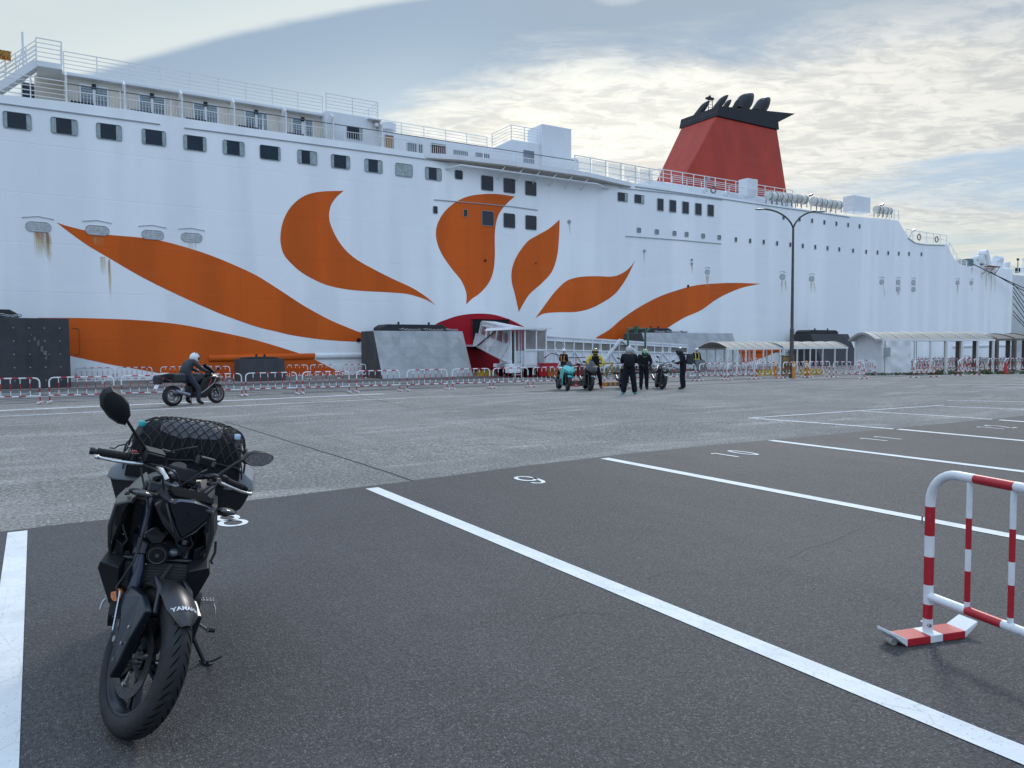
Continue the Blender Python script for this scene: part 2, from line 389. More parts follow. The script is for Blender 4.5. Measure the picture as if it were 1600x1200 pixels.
def concrete(name, col, joints=True, dirt=.4):
    m = bpy.data.materials.new(name); m.use_nodes = True; g = NT(m.node_tree); b = m.node_tree.nodes['Principled BSDF']
    tc = g.node('ShaderNodeTexCoord').outputs['Object']
    c = g.mix(g.ss(g.noise(tc, .9, 6, .65, .5), .3, .7), tuple(k*.8 for k in col), tuple(k*1.1 for k in col))
    c = g.mix(g.m('MULTIPLY', g.ss(g.noise(g.mapping(tc, (2.2, 2, .22)), 1.0, 5, .7), .5, .8), dirt), c, tuple(k*.45 for k in col))
    c = g.mix(g.m('MULTIPLY', g.ss(g.noise(tc, 6, 5, .8), .6, .8), .4), c, tuple(k*.6 for k in col))
    if joints:
        x, y, z = g.sep(tc)
        j1 = g.ss(g.m('PINGPONG', g.m('ADD', x, .1), .45), .012, .0); j2 = g.ss(g.m('PINGPONG', z, .30), .012, .0)
        c = g.mix(g.m('MULTIPLY', g.m('MAXIMUM', j1, j2), .5), c, tuple(k*.5 for k in col))
    g.l.new(c, b.inputs['Base Color']); b.inputs['Roughness'].default_value = .9
    bp = g.node('ShaderNodeBump'); bp.inputs['Strength'].default_value = .4; bp.inputs['Distance'].default_value = .02
    g.l.new(g.noise(tc, 8, 6, .7), bp.inputs['Height']); g.l.new(bp.outputs[0], b.inputs['Normal'])
    return m
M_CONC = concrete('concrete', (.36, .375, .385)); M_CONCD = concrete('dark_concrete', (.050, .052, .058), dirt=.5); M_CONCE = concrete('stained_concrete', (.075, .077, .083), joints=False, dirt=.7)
M_RUB = mat('black_rubber', (.02, .021, .023), .7, var=.3, vscale=20)
# ------------------------------------------------------------------ setting: ground, markings, quay, sea
def sheet(name, xs, ys, z_off, m, hi=None):
    b = MB()
    V = [[b.bm.verts.new((x, y, G(y)+z_off)) for x in xs] for y in ys]
    for j in range(len(ys)-1):
        for i in range(len(xs)-1): b.face([V[j][i], V[j][i+1], V[j+1][i+1], V[j+1][i]])
    return b
QY = 45.3                                  # quay edge
b = sheet('apron', [-700, -60, 60, 150, 700], [-600, -20, 0, 9, 34, QY], 0, M_OLD)
for x0, x1 in ((-700, -60), (-60, 60), (60, 150), (150, 700)): b.poly([(x0, QY, -.28), (x1, QY, -.28), (x1, QY, -4), (x0, QY, -4)])
tag(b.build('asphalt_apron', M_OLD), kind='structure')
# darker asphalt of the car park, its far border slightly wavy
b = MB(); bx = [-60, -14, -.28, .51, 1.78, 3.52, 5.2, 6.71, 8.6, 10.91, 13.19, 16.5, 40, 150]
by = [7.4, 7.42, 7.48, 7.50, 7.64, 7.75, 7.93, 8.02, 8.0, 7.88, 7.78, 7.66, 7.6, 7.6]
K = 1.04
pts = []
for i in range(len(bx)-1):
    n = 12
    for k in range(n):
        t = k/n; x = bx[i]+(bx[i+1]-bx[i])*t; y = by[i]+(by[i+1]-by[i])*t
        pts.append((x*K, y*K+.022*mnoise.noise((x*3.1, 0, 0))))
pts.append((bx[-1]*K, by[-1]*K))
for (xa, ya), (xb, yb) in zip(pts, pts[1:]): b.poly([(xa, -60, .004), (xb, -60, .004), (xb, yb, .004), (xa, ya, .004)])
tag(b.build('dark_asphalt', M_NEW), kind='structure')
def ribbon(b, pts, w, z):
    P = [Vector((p[0], p[1], 0)) for p in pts]
    L, Rr = [], []
    for i, p in enumerate(P):
        a = P[max(i-1, 0)]; c = P[min(i+1, len(P)-1)]; d = (c-a).normalized(); n = Vector((-d.y, d.x, 0))*w/2
        for lst, q in ((L, p+n), (Rr, p-n)): lst.append(b.bm.verts.new((q.x, q.y, G(q.y)+z)))
    for i in range(len(P)-1): b.face([L[i], L[i+1], Rr[i+1], Rr[i]])
# parking stripes
for k, (px, py) in enumerate([(27, 831), (580, 763), (943, 716.5), (1203, 688.5), (1402, 671), (1560, 656.5)]):
    p = gp(px, py); b = MB(); w = .15; xc = p.x
    if k == 0: xa, xb = gp(12, 832).x, gp(43, 831).x; xc, w = (xa+xb)/2, xb-xa
    ys = [p.y-.02-j*.5 for j in range(26)]
    ribbon(b, [(xc, y) for y in ys], w, .008)
    tag(b.build('parking_stripe', M_PAINT), kind='structure')
# older thin lines on the light asphalt
def line_px(a, c, w, name='painted_line', m=M_WORN, z=.005, n=24):
    A, B = gp(*a), gp(*c); b = MB()
    ribbon(b, [(A.x+(B.x-A.x)*i/n, A.y+(B.y-A.y)*i/n) for i in range(n+1)], w, z)
    return tag(b.build(name, m), kind='structure')
line_px((1170, 653.4), (1396, 670.6), .11); line_px((1345, 642.5), (1550, 655.6), .10); line_px((1470, 635), (1640, 642), .10)
line_px((1170, 653.4), (1475, 633.2), .09, n=40); line_px((1480, 626), (1640, 628.5), .10); line_px((1520, 604), (1640, 606.5), .16); line_px((1465, 601.5), (1640, 601), .14)
line_px((-60, 653.5), (640, 622), .14, n=60, z=.006); line_px((640, 622), (900, 612.5), .10, n=40, z=.006)
line_px((-60, 644.5), (600, 615.5), .30, n=60, z=.006)
line_px((-60, 632.5), (440, 614.5), .10, n=60, z=.0065)
# expansion joint / crack
M_CRACK = mat('crack_tar', (.03, .03, .032), .9)
def crack(pts, w):
    b = MB(); P = [gp(*p) for p in pts]; out = []
    for i in range(len(P)-1):
        for k in range(10):
            q = P[i].lerp(P[i+1], k/10); out.append((q.x+.012*mnoise.noise((q.x*9, q.y*9, 0)), q.y))
    out.append((P[-1].x, P[-1].y)); ribbon(b, out, w, .0045)
    tag(b.build('pavement_crack', M_CRACK), kind='structure')
crack([(352, 659), (430, 683), (540, 717), (648, 752.5)], .022)
crack([(30, 622), (80, 603), (110, 592)], .05); crack([(505, 605), (560, 618), (640, 637)], .018); crack([(1030, 640), (1180, 648), (1330, 660)], .015)
crack([(1235, 872), (1262, 858), (1300, 848), (1345, 826)], .006); crack([(860, 968), (900, 958), (960, 962)], .006); crack([(1010, 905), (1050, 893), (1110, 899)], .004)
# stall numbers, painted as strokes (height of a figure runs away from the viewer)
DIG = {'8': [[(.5+.40*math.sin(t*math.pi/12), .74+.24*math.cos(t*math.pi/12)) for t in range(25)], [(.5+.48*math.sin(t*math.pi/12), .25-.25*math.cos(t*math.pi/12)) for t in range(25)]],
       '9': [[(.5+.46*math.sin(t*math.pi/12), .68+.30*math.cos(t*math.pi/12)) for t in range(25)], [(.96, .68), (.95, .45), (.86, .2), (.66, .04), (.42, .0), (.2, .06), (.06, .16)]],
       '1': [[(.12, .80), (.45, .90), (.55, .98), (.55, .0)]],
       '0': [[(.5+.44*math.sin(t*math.pi/14), .5+.5*math.cos(t*math.pi/14)) for t in range(29)]],
       '2': [[(.06, .74), (.14, .9), (.36, 1.0), (.62, 1.0), (.86, .9), (.92, .74), (.82, .54), (.5, .34), (.2, .14), (.08, 0), (.95, 0)]]}
def number(txt, x, y, wd, ht, gap=.14):
    b = MB()
    for i, ch in enumerate(txt):
        for st in DIG[ch]: ribbon(b, [(x+i*(wd+gap)+u*wd, y+v*ht) for u, v in st], .05, .0085)
    return tag(b.build('stall_number', M_PAINT), kind='structure')
for txt, tl, br in (('8', (338, 807), (383, 821)), ('9', (806, 748), (851, 753)), ('10', (1112, 709.5), (1181, 710)), ('11', (1350, 685), (1400, 687)), ('12', (1526, 668), (1582, 668))):
    a, c = gp(*tl), gp(*br); n = len(txt)
    if n == 1: number(txt, (a.x+c.x)/2-.11, (a.y+c.y)/2-.25, .215, .50)
    else: number(txt, (a.x+c.x)/2-.29, (a.y+c.y)/2-.25, .19, .50, .20)
# sea and far shore
b = MB(); b.poly([(-3000, 40, -2.6), (4000, 40, -2.6), (4000, 6000, -2.6), (-3000, 6000, -2.6)])
M_SEA = mat('sea_water', (.03, .05, .06), .15, bump=.6, bscale=1.5)
tag(b.build('sea', M_SEA), kind='structure')
# quay kerb
b = MB()
for i in range(-14, 60): b.span(i*3+.06, i*3+2.94, QY-.28, QY-.02, -.28, -.12)
tag(b.build('quay_kerb', concrete('kerb_concrete', (.28, .28, .27), joints=False)), kind='structure')

# darker patched bands of asphalt along the quay
def band_mat():
    m = bpy.data.materials.new('patched_asphalt'); m.use_nodes = True; g = NT(m.node_tree); b = m.node_tree.nodes['Principled BSDF']
    tc = g.node('ShaderNodeTexCoord').outputs['Object']
    c = g.mix(g.noise(tc, 120, 2, .7), (.075, .077, .08), (.11, .11, .112)); g.l.new(c, b.inputs['Base Color']); b.inputs['Roughness'].default_value = .85
    g.l.new(g.m('MULTIPLY', g.ss(g.noise(g.mapping(tc, (.15, 2.2, 1)), 1.2, 6, .7), .38, .56), .85), b.inputs['Alpha']); return m
M_BAND2 = band_mat()
for y0, y1, x0, x1 in ((29.9, 31.3, -20, 24), (32.0, 32.5, -20, 27), (33.4, 34.2, -20, 30), (35.6, 36.4, -20, 30), (38.5, 41.4, -20, 48), (27.5, 28.7, 22, 42), (24.2, 24.8, 16, 46)):
    b = MB(); n = 24
    ribbon(b, [(x0+(x1-x0)*i/n, (y0+y1)/2-.02*(x0+(x1-x0)*i/n)) for i in range(n+1)], y1-y0, .0042)
    tag(b.build('asphalt_patch', M_BAND2), kind='structure')
# ------------------------------------------------------------------ the ferry
HY = 46.0
ferry = thing('ferry_ship', 'huge white passenger ferry with orange sun-ray flames and a red funnel moored along the quay', 'ferry', (30, HY, -2.6))
def P(x, y, off=0.0): return at(x, y, HY, off)
top = [(-260, 100), (0, 147.5), (100, 158.5), (200, 171), (289, 185), (400, 201.5), (525, 219), (600, 230), (662, 240), (760, 252.5), (900, 270.5), (990, 286), (1100, 302.5), (1200, 318.5), (1327, 337.5), (1360, 340.5), (1390, 342.5), (1404, 345), (1408, 352), (1413, 361), (1420, 370.5), (1430, 378.5), (1442, 381), (1460, 381.5), (1481, 382), (1483.5, 389), (1487, 398), (1493, 406.5), (1501, 413), (1512, 416.5), (1545, 418), (1582.5, 421)]
T = [P(*p) for p in top]
b = MB(); rings = []
xs = [t.x for t in T]
def topz(x):
    for a, c in zip(T, T[1:]):
        if a.x <= x <= c.x: return a.z+(c.z-a.z)*(x-a.x)/(c.x-a.x+1e-9)
    return T[0].z if x < T[0].x else T[-1].z
HB = 25.0
BZ = -2.6
cols = sorted(set([round(T[0].x+i*2.5, 3) for i in range(int((T[-1].x-T[0].x)/2.5))] + xs))
for x in cols:
    z = topz(x); rings.append([(x, HY, BZ), (x, HY, z), (x, HY+.35, z), (x, HY+.35, z-.9), (x, HY+HB, z-.9), (x, HY+HB, BZ)])
b.loft(rings)
b.build('hull', M_HULL, ferry, world=True)
XC = T[-1].x
# flared bow plating beyond the corner, turned away from the viewer
b = MB(); rr = []
for k in range(9):
    t = k/8; X = XC-.3+24*t; Y = HY+.25+2.2*t; zt = 10.1
    rr.append([(X, Y+4.2, BZ), (X, Y+3.4, .5), (X, Y+1.6, 5.0), (X, Y, zt), (X, Y+.3, zt), (X, HY+HB/2, zt-.4), (X, HY+HB/2, BZ)])
b.loft(rr); b.build('bow', M_HULL, ferry, world=True)
# rubbing strake
b = MB()
def strake(x0, x1, y0, y1):
    A, C = P(x0, y0), P(x1, y1)
    prof = [(0, .20), (-.09, .16), (-.12, .06), (-.12, -.06), (-.07, -.15), (0, -.18)]
    b.loft([[(A.x, HY+u, A.z+v) for u, v in prof], [(A.x+.8, HY+u*1.0, A.z+v) for u, v in prof], [(C.x-.8, HY+u, C.z+v) for u, v in prof], [(C.x, HY+u*.1, C.z+v) for u, v in prof]])
strake(326, 492, 560.5, 557); b.build('rubbing_strake', M_ORANGE, ferry, world=True, smooth=50)
b = MB(); strake(492.5, 720, 557, 554.5); b.build('rubbing_strake', M_SHIPW, ferry, world=True, smooth=50)
for q in ((1230, 1345, 547.5, 544), (1488, 1582, 541.5, 539.5)): b = MB(); strake(*q); b.build('rubbing_strake', M_SHIPW, ferry, world=True, smooth=50)
b = MB(); strake(1128, 1222, 549, 547.6); b.build('rubbing_strake', M_ORANGE, ferry, world=True, smooth=50)
# painted flames
def smooth_loop(pts, k=5):
    """Catmull-Rom through the points; a point given as (x, y, 1) stays a sharp corner"""
    n = len(pts); out = []
    for i in range(n):
        p0, p1, p2, p3 = pts[i-1], pts[i], pts[(i+1) % n], pts[(i+2) % n]
        a = Vector(p1[:2]); c = Vector(p2[:2])
        m1 = (c-Vector(p0[:2]))/2 if len(p1) < 3 else (c-a)
        m2 = (Vector(p3[:2])-a)/2 if len(p2) < 3 else (c-a)
        L = (c-a).length
        if m1.length > L*1.2: m1 *= L*1.2/m1.length
        if m2.length > L*1.2: m2 *= L*1.2/m2.length
        for j in range(k):
            t = j/k; h00 = 2*t**3-3*t**2+1; h10 = t**3-2*t**2+t; h01 = -2*t**3+3*t**2; h11 = t**3-t**2
            out.append(tuple(h00*a+h10*m1+h01*c+h11*m2))
    return out
def flame(pts, m, off, name='painted_flame'):
    from mathutils.geometry import tessellate_polygon
    L = [P(x, y, -off) for x, y in smooth_loop(pts)]
    b = MB(); vs = [b.bm.verts.new(p) for p in L]
    for t in tessellate_polygon([L]): b.face([vs[i] for i in t])
    return b.build(name, m, ferry, world=True)
F = []
F.append([(88, 347.5, 1), (105, 353), (135, 360.5), (170, 366.8), (212.5, 370.5), (250, 375.8), (287.5, 385.5), (325, 397.5), (360, 411.5), (400, 430), (437.5, 453.4), (475, 477.8), (512.5, 498.4), (540.6, 510.6), (565, 520), (600, 529, 1), (590, 533, 1), (565, 534), (531, 532.8), (493.8, 529.4), (456, 523.8), (428, 517.2), (400, 510.3), (350, 492.5), (300, 471), (250, 447.5), (212.5, 428), (175, 406), (137.5, 383.8), (107.5, 362.5)])
F.append([(60, 496.5, 1), (110, 496.7), (150, 497.5), (212.5, 500), (275, 506), (325, 515), (362, 522.5), (400, 531.5), (437.5, 542.5), (475, 554.7), (493.8, 563), (512.5, 572.5), (531, 581.5), (552, 591.5, 1), (552, 612, 1), (420, 625, 1), (330, 602), (262, 586), (212.5, 576.5), (175, 570), (113.8, 557), (60, 545, 1)])
F.append([(537, 298, 1), (500, 299.5), (475, 306.3), (455, 322.5), (442.5, 345), (438, 370), (440, 388), (445, 400), (454.4, 411), (469.4, 424.4), (490, 436.6), (512.5, 446), (540.6, 452), (568.8, 454.8), (606, 456.8), (634, 459), (653, 463.8), (668, 469.4), (680.7, 477, 1), (666, 463.8), (643.8, 449.7), (615.6, 436.6), (587.5, 422.5), (565, 410.3), (550, 400), (535, 385), (522.5, 365), (514.5, 342.5), (516.5, 322.5), (525, 308.8)])
F.append([(804.5, 307, 1), (785, 304), (762.5, 302.8), (735, 306), (715, 313.8), (697.5, 327.5), (686, 344), (681, 362), (683.5, 381), (692, 400), (706, 420), (721, 439), (728.5, 458), (728.5, 475.6, 1), (738, 466.5), (750, 458), (763, 443), (770.5, 425), (773.2, 400), (773, 372), (774.8, 350), (780.5, 332.5), (792.5, 317.5)])
F.append([(874.5, 343, 1), (858, 357), (837.5, 368.8), (824, 377.5), (808, 399), (800, 420), (799.5, 440), (804.5, 460), (810.6, 487.5, 1), (818, 474), (828, 459), (846, 443), (862, 425), (870.5, 400), (873.5, 370)])
F.append([(992.5, 406.5, 1), (984, 418), (972, 427), (957, 432), (935, 431.5), (912, 432), (895, 435), (882, 441), (866, 457), (851, 477), (836.5, 497, 1), (850, 490), (873, 488), (898, 487.5), (920, 483), (941, 473), (959, 461), (971, 447), (982, 429)])
F.append([(1188.5, 443.3, 1), (1150, 442), (1117, 443), (1086, 446), (1058, 453.5), (1030, 463.5), (1000, 479), (972, 498), (952, 515), (931, 527.5, 1), (931, 560, 1), (985, 550, 1), (1042, 513), (1068, 497), (1095, 485), (1116, 470), (1135, 459.5), (1160, 449.5)])
F.append([(1105, 528, 1), (1117, 533), (1141.5, 539), (1165, 543), (1200, 541), (1225, 538), (1240.6, 532), (1270, 517.3, 1), (1262, 525.5), (1249, 532), (1230, 541), (1211, 551), (1184, 562), (1151, 570), (1118, 578), (1105, 581, 1)])
for f in F: flame(f, M_ORANGE, .006)
flame([(640, 600, 1), (640, 560), (655, 528), (680, 507), (698.8, 498.8), (717.5, 493), (742.5, 490), (767.5, 491), (786, 495.6), (800, 501), (818, 510.5), (850, 532), (885, 552), (905, 572), (912, 600, 1)], M_RED, .012, 'painted_sun')
# ---- windows
def rrect(w, h, r, n=4):
    o = []
    for cx, cz, a0 in ((w/2-r, h/2-r, 0), (-w/2+r, h/2-r, 90), (-w/2+r, -h/2+r, 180), (w/2-r, -h/2+r, 270)):
        for k in range(n+1): a = R(a0+90*k/n); o.append((cx+r*math.cos(a), cz+r*math.sin(a)))
    return o
def window(c, w, h, r=.12, curt=None, gm=None, frame=.022, rn=None, depth=.05, y=None, par=None, fm=None):
    o, i = rrect(w, h, r), rrect(w-2*frame, h-2*frame, max(r-frame*.6, .02))
    Y = (c.y if y is None else y)
    b = MB()
    A = [(c.x+u, Y+.02, c.z+v) for u, v in o]; B_ = [(c.x+u, Y-depth, c.z+v) for u, v in o]; C_ = [(c.x+u, Y-depth, c.z+v) for u, v in i]; D_ = [(c.x+u, Y-.004, c.z+v) for u, v in i]
    b.loft([A, B_, C_, D_], caps=False); f = b.build('window', fm or M_FRAME, par or ferry, world=True)
    b = MB(); b.poly([(c.x+u, Y-.014, c.z+v) for u, v in i]); b.build('pane', gm or M_GLASS, f, world=True)
    if curt:
        for sx, fr in (((-1, curt[0]), (1, curt[1]))):
            if fr <= 0: continue
            b = MB(); W_ = (w-2*frame)*fr; x0 = c.x+sx*(w/2-frame); n = max(int(W_/.09), 3)
            pts = [(x0-sx*W_*k/n, Y-.022-.010*(k % 2)) for k in range(n+1)]
            hh = h/2-frame-.02
            for (xa, ya), (xb, yb) in zip(pts, pts[1:]): b.poly([(xa, ya, c.z-hh), (xb, yb, c.z-hh), (xb, yb, c.z+hh), (xa, ya, c.z+hh)])
            b.build('curtain', M_CURT, f, world=True)
    return f
row1 = [(27, 189, .14, .17), (100.5, 197.7, .19, .22), (170.5, 206.3, .15, .22), (240.5, 215.2, .14, .15), (304.5, 224, .15, .14), (365, 231.6, .18, .22), (422, 239, 0, .10), (480, 246.2, .2, .36), (532, 253, .14, .2), (583.5, 259.6, .2, .26), (631, 266, .5, .5), (677, 271.8, .2, .3)]
for x, y, c0, c1 in row1: window(P(x, y), 1.22, .84, .12, (c0, c1))
window(P(716.5, 273.2), .62, .62)
for x, y in ((761, 286.4), (795.5, 290.4), (829, 294.6), (762, 341.3), (795.5, 344.8), (829.3, 348)): window(P(x, y), .98, 1.03, .1)
for x, y in ((680, 328), (727, 333)): window(P(x, y), .34, .50, .05, gm=M_GLASS)
for x, y in ((972.6, 308), (998.4, 311.2)): window(P(x, y), 1.02, .70, .08, (0, .28))
for x, y, w in ((1031.5, 320, .72), (1050.8, 322.2, .80), (1070.8, 324.6, .80), (1090.8, 327, .80), (1110, 329, .80)): window(P(x, y), w, 1.02, .08, frame=.05)
for x, y in ((998, 359.7), (1026, 362.2), (1053.5, 364.6), (1072.5, 366.3), (1098.3, 368.7), (1123.5, 371)): window(P(x, y), .42, .40, .08, gm=M_GLASS2)
for x, y in ((1149.5, 374.3), (1171.7, 376.3), (1193, 378.2), (1213.8, 380.3), (1234.5, 382.3), (1254, 384.3), (1273.5, 386), (1292.7, 387.8), (1311, 389.6), (1332.5, 391.6), (1353, 393.4), (1370.8, 394.4), (1387.5, 395.4), (1404, 396.2), (1420, 396.7), (1439.5, 397.2),
             (1224, 339.6), (1249, 342.6), (1268.5, 345), (1287.8, 347.3), (1306.5, 349.5), (1324.8, 351.6), (1342.8, 353.6)): window(P(x, y), .28, .42, .04, frame=.045, gm=M_GLASS)
# oval louvred vents with drip moulds and rust
def alpha_rust():
    m = bpy.data.materials.new('rust_streaks'); m.use_nodes = True; g = NT(m.node_tree); b = m.node_tree.nodes['Principled BSDF']
    uv = g.node('ShaderNodeTexCoord').outputs['Generated']; ob = g.node('ShaderNodeTexCoord').outputs['Object']
    x, y, z = g.sep(uv)
    n = g.noise(g.mapping(ob, (4.5, 9, .35)), 1, 5, .65)
    a = g.m('MULTIPLY', g.ss(n, .34, .70), g.ss(z, .0, 1.0)); a = g.m('MULTIPLY', a, g.ss(g.m('PINGPONG', x, .5), .02, .22))
    b.inputs['Base Color'].default_value = (.36, .19, .06, 1); b.inputs['Roughness'].default_value = .8
    g.l.new(g.mix(g.ss(z, .6, 1.0), (.60, .47, .22), (.46, .19, .05)), b.inputs['Base Color'])
    g.l.new(g.m('MULTIPLY', a, .80), b.inputs['Alpha']); return m
M_STREAK = alpha_rust()
def streak(x, y, w, L, lean=0, off=.02):
    c = P(x, y); b = MB(); b.poly([(c.x-w/2+lean, HY-off, c.z-L), (c.x+w/2+lean, HY-off, c.z-L), (c.x+w/2, HY-off, c.z), (c.x-w/2, HY-off, c.z)])
    b.build('rust_streak', M_STREAK, ferry, world=True)
def vent(x, y, w, h, louv=3, mould=True):
    c = P(x, y); b = MB(); o, i = rrect(w, h, h/2*.98, 6), rrect(w-.06, h-.06, (h-.06)/2*.98, 6)
    b.loft([[(c.x+u, HY+.01, c.z+v) for u, v in o], [(c.x+u, HY-.04, c.z+v) for u, v in o], [(c.x+u, HY-.04, c.z+v) for u, v in i], [(c.x+u, HY-.02, c.z+v) for u, v in i]], caps=False)
    f = b.build('oval_vent', M_FRAME, ferry, world=True)
    b = MB(); b.poly([(c.x+u, HY-.025, c.z+v) for u, v in i])
    for k in range(louv): z = c.z-(h-.2)/2+(h-.2)*(k+.5)/louv; b.box((c.x, HY-.032, z), (w-.2, .014, .04))
    b.build('louvre', mat('vent_face', (.46, .49, .50), .7, var=.15, vscale=6), f, world=True)
    if mould:
        b = MB(); b.bar((c.x-w*.62, HY-.03, c.z+h*.82), (c.x, HY-.03, c.z+h*1.02), .035, .02); b.bar((c.x, HY-.03, c.z+h*1.02), (c.x+w*.62, HY-.03, c.z+h*.82), .035, .02); b.build('drip_mould', M_FRAME, f, world=True)
for x, y in ((60, 354.5), (152, 360), (238.7, 367), (299.5, 371.2)): vent(x, y, 1.13, .52, 3)
vent(1105, 425, .55, .42, 2)
for x, y in ((1222.5, 432.5), (1268, 435.6), (1377.5, 440.5), (1403, 440.5), (1403, 451.6), (1427, 441.2), (1427, 452.2), (1496, 441.7), (1517.5, 442)): vent(x, y, .74, .50, 2)
streak(62, 363, .9, 1.5, .25); streak(68, 363, .4, 2.0, .5); streak(152, 368, .5, .7, .1); streak(300, 380, .5, .6); streak(170, 405, .12, 3.0, .05); streak(160, 401, .3, 1.2, .05)
streak(1105, 431, .5, 1.4); streak(1221, 438, .35, 1.6, .2); streak(1226, 438, .3, 1.2, .3); streak(1267, 441, .3, 1.3, .1); streak(1271, 441, .3, 1.4, .4)
streak(1380, 445, .22, 1.8, .5); streak(1403, 456, .6, .6); streak(1496, 446.5, .55, 1.5); streak(1518, 446.5, .5, 1.0); streak(1518, 418, .4, 1.2)
for x, L in ((1534, 1.3), (1541, 3.6), (1549, 3.8), (1555, 3.0)): streak(x, 425, .35, L)
streak(565, 536, .18, 2.4, .15); streak(889, 350, .12, 1.1, .15); streak(1006, 395, .1, 1.6, .1); streak(1081, 412, .16, 1.1, .02)
def round_fit(x, y, r, m=M_VENT):
    c = P(x, y); b = MB(); b.cyl((c.x, HY+.01, c.z), (c.x, HY-.08, c.z), r, 12); b.build('hull_fitting', m, ferry, world=True)
round_fit(889, 346.5, .14); round_fit(1006.5, 392, .12); round_fit(1080.5, 406, .11); round_fit(1080.5, 412, .11); round_fit(560, 531.5, .13, M_BLACK); round_fit(1074.8, 447, .1, M_BLACK); round_fit(758, 407, .08, M_BLACK)
for x, y in ((837, 411),): round_fit(x, y, .04, M_BLACK)
# long gutters / weather strips on the plating
def strip(pts, w=.05, name='gutter', m=M_FRAME):
    b = MB(); L = [P(*p, -.03) for p in pts]
    for a, c in zip(L, L[1:]): b.bar(a, c, .05, w)
    b.build(name, m, ferry, world=True)
strip([(-100, 148), (0, 161.5), (250, 194.5)]); strip([(288, 200), (400, 214), (640, 245.5), (702, 254)]); strip([(678, 312), (760, 319), (800, 323), (840, 328.5)])
strip([(966, 293.5), (1060, 303.5), (1128, 312.5)]); strip([(977, 369), (1060, 375), (1127, 381)]); strip([(992, 291.5), (1100, 306.5), (1200, 321.5), (1327, 339.5)], .07)
strip([(1418, 372), (1430, 380), (1445, 382.5), (1476, 383.5)], .07); strip([(676, 327), (676, 327.5)], .02)
# side door outline on the lower flame
c0, c1 = P(113, 513), P(125, 554); b = MB(); pts = [(c0.x, c0.z), (c1.x-.08, c0.z), (c1.x, c0.z-.08), (c1.x, c1.z+.08), (c1.x-.08, c1.z), (c0.x, c1.z)]
for a, c in zip(pts, pts[1:]): b.bar((a[0], HY-.02, a[1]), (c[0], HY-.02, c[1]), .03, .03)
b.build('door_seam', M_RUST, ferry, world=True)
# boarding door opening in the sun (dark recess)
a0, a1 = P(737, 498.5), P(737, 547)
X0, X1 = a0.x, P(765, 500).x
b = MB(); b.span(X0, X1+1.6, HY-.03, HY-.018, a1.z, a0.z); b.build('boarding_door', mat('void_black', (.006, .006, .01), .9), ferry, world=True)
b = MB()
for s in ((X0-.03, a1.z, X0-.03, a0.z), (X0-.03, a0.z+.03, X1+1.6, a0.z+.03)): b.bar((s[0], HY-.05, s[1]), (s[2], HY-.05, s[3]), .06, .06)
b.build('door_frame', M_RED, ferry, world=True)

# ---- railings
def rail(pts, h=1.05, bars=4, step=1.6, r=.018, Y=None, name='deck_railing', m=None, rp=None):
    """pts: world points along the deck edge"""
    b = MB(); rp = rp or r*1.3
    for si, (a, c) in enumerate(zip(pts, pts[1:])):
        a, c = Vector(a), Vector(c); n = max(int(round((c-a).length/step)), 1)
        for k in range(1 if si else 0, n+1):
            p = a.lerp(c, k/n); b.bar(p, p+Vector((0, 0, h)), rp*2)
        for j in range(bars): z = h*(j+1)/bars; b.bar(a+Vector((0, 0, z)), c+Vector((0, 0, z)), r*(2.4 if j == bars-1 else 1.7))
    return b.build(name, m or M_RAILW, ferry, world=True)
def A(x, y, Y): return at(x, y, Y)
# balcony deck (left): roof slab, cabin wall, partitions, sliding doors
RY, WY = 47.15, 47.5
roofL, roofR = A(100, 112.5, RY), A(512, 176.5, RY)
zr = (roofL.z+roofR.z)/2
deckz = topz(5.0)-.25
b = MB(); b.span(roofL.x-.1, roofR.x+.2, RY, RY+6, zr-.18, zr); b.build('roof_slab', M_SHIPW, ferry, world=True, bevel=.03)
b = MB(); b.span(roofL.x, roofR.x+.3, WY, WY+5, deckz-.5, zr-.18); b.build('cabin_wall', M_CREAM, ferry, world=True)
b = MB(); b.span(T[0].x, P(1000, 300).x, HY+.36, HY+14, deckz-.4, deckz-.15); b.build('promenade_deck', M_CREAM, ferry, world=True)
xs_part = [A(px, 150, 46.2).x for px in (104, 195, 284, 365.5, 446, 520, 596)]
for i, x in enumerate(xs_part):
    zt = zr-.25 if i < 5 else zr-.15-.0*i
    b = MB(); b.span(x-.04, x+.04, 46.15, 46.30, deckz-.1, zt-.35); b.bar((x, 46.2, zt-.4), (x, 46.9, zt), .08, .3); b.span(x-.03, x+.03, 46.5, WY, zt-.9, zt-.2); b.span(x-.024, x+.024, 46.4, WY-.01, deckz, deckz+1.6)
    b.build('balcony_partition', M_RAILW, ferry, world=True)
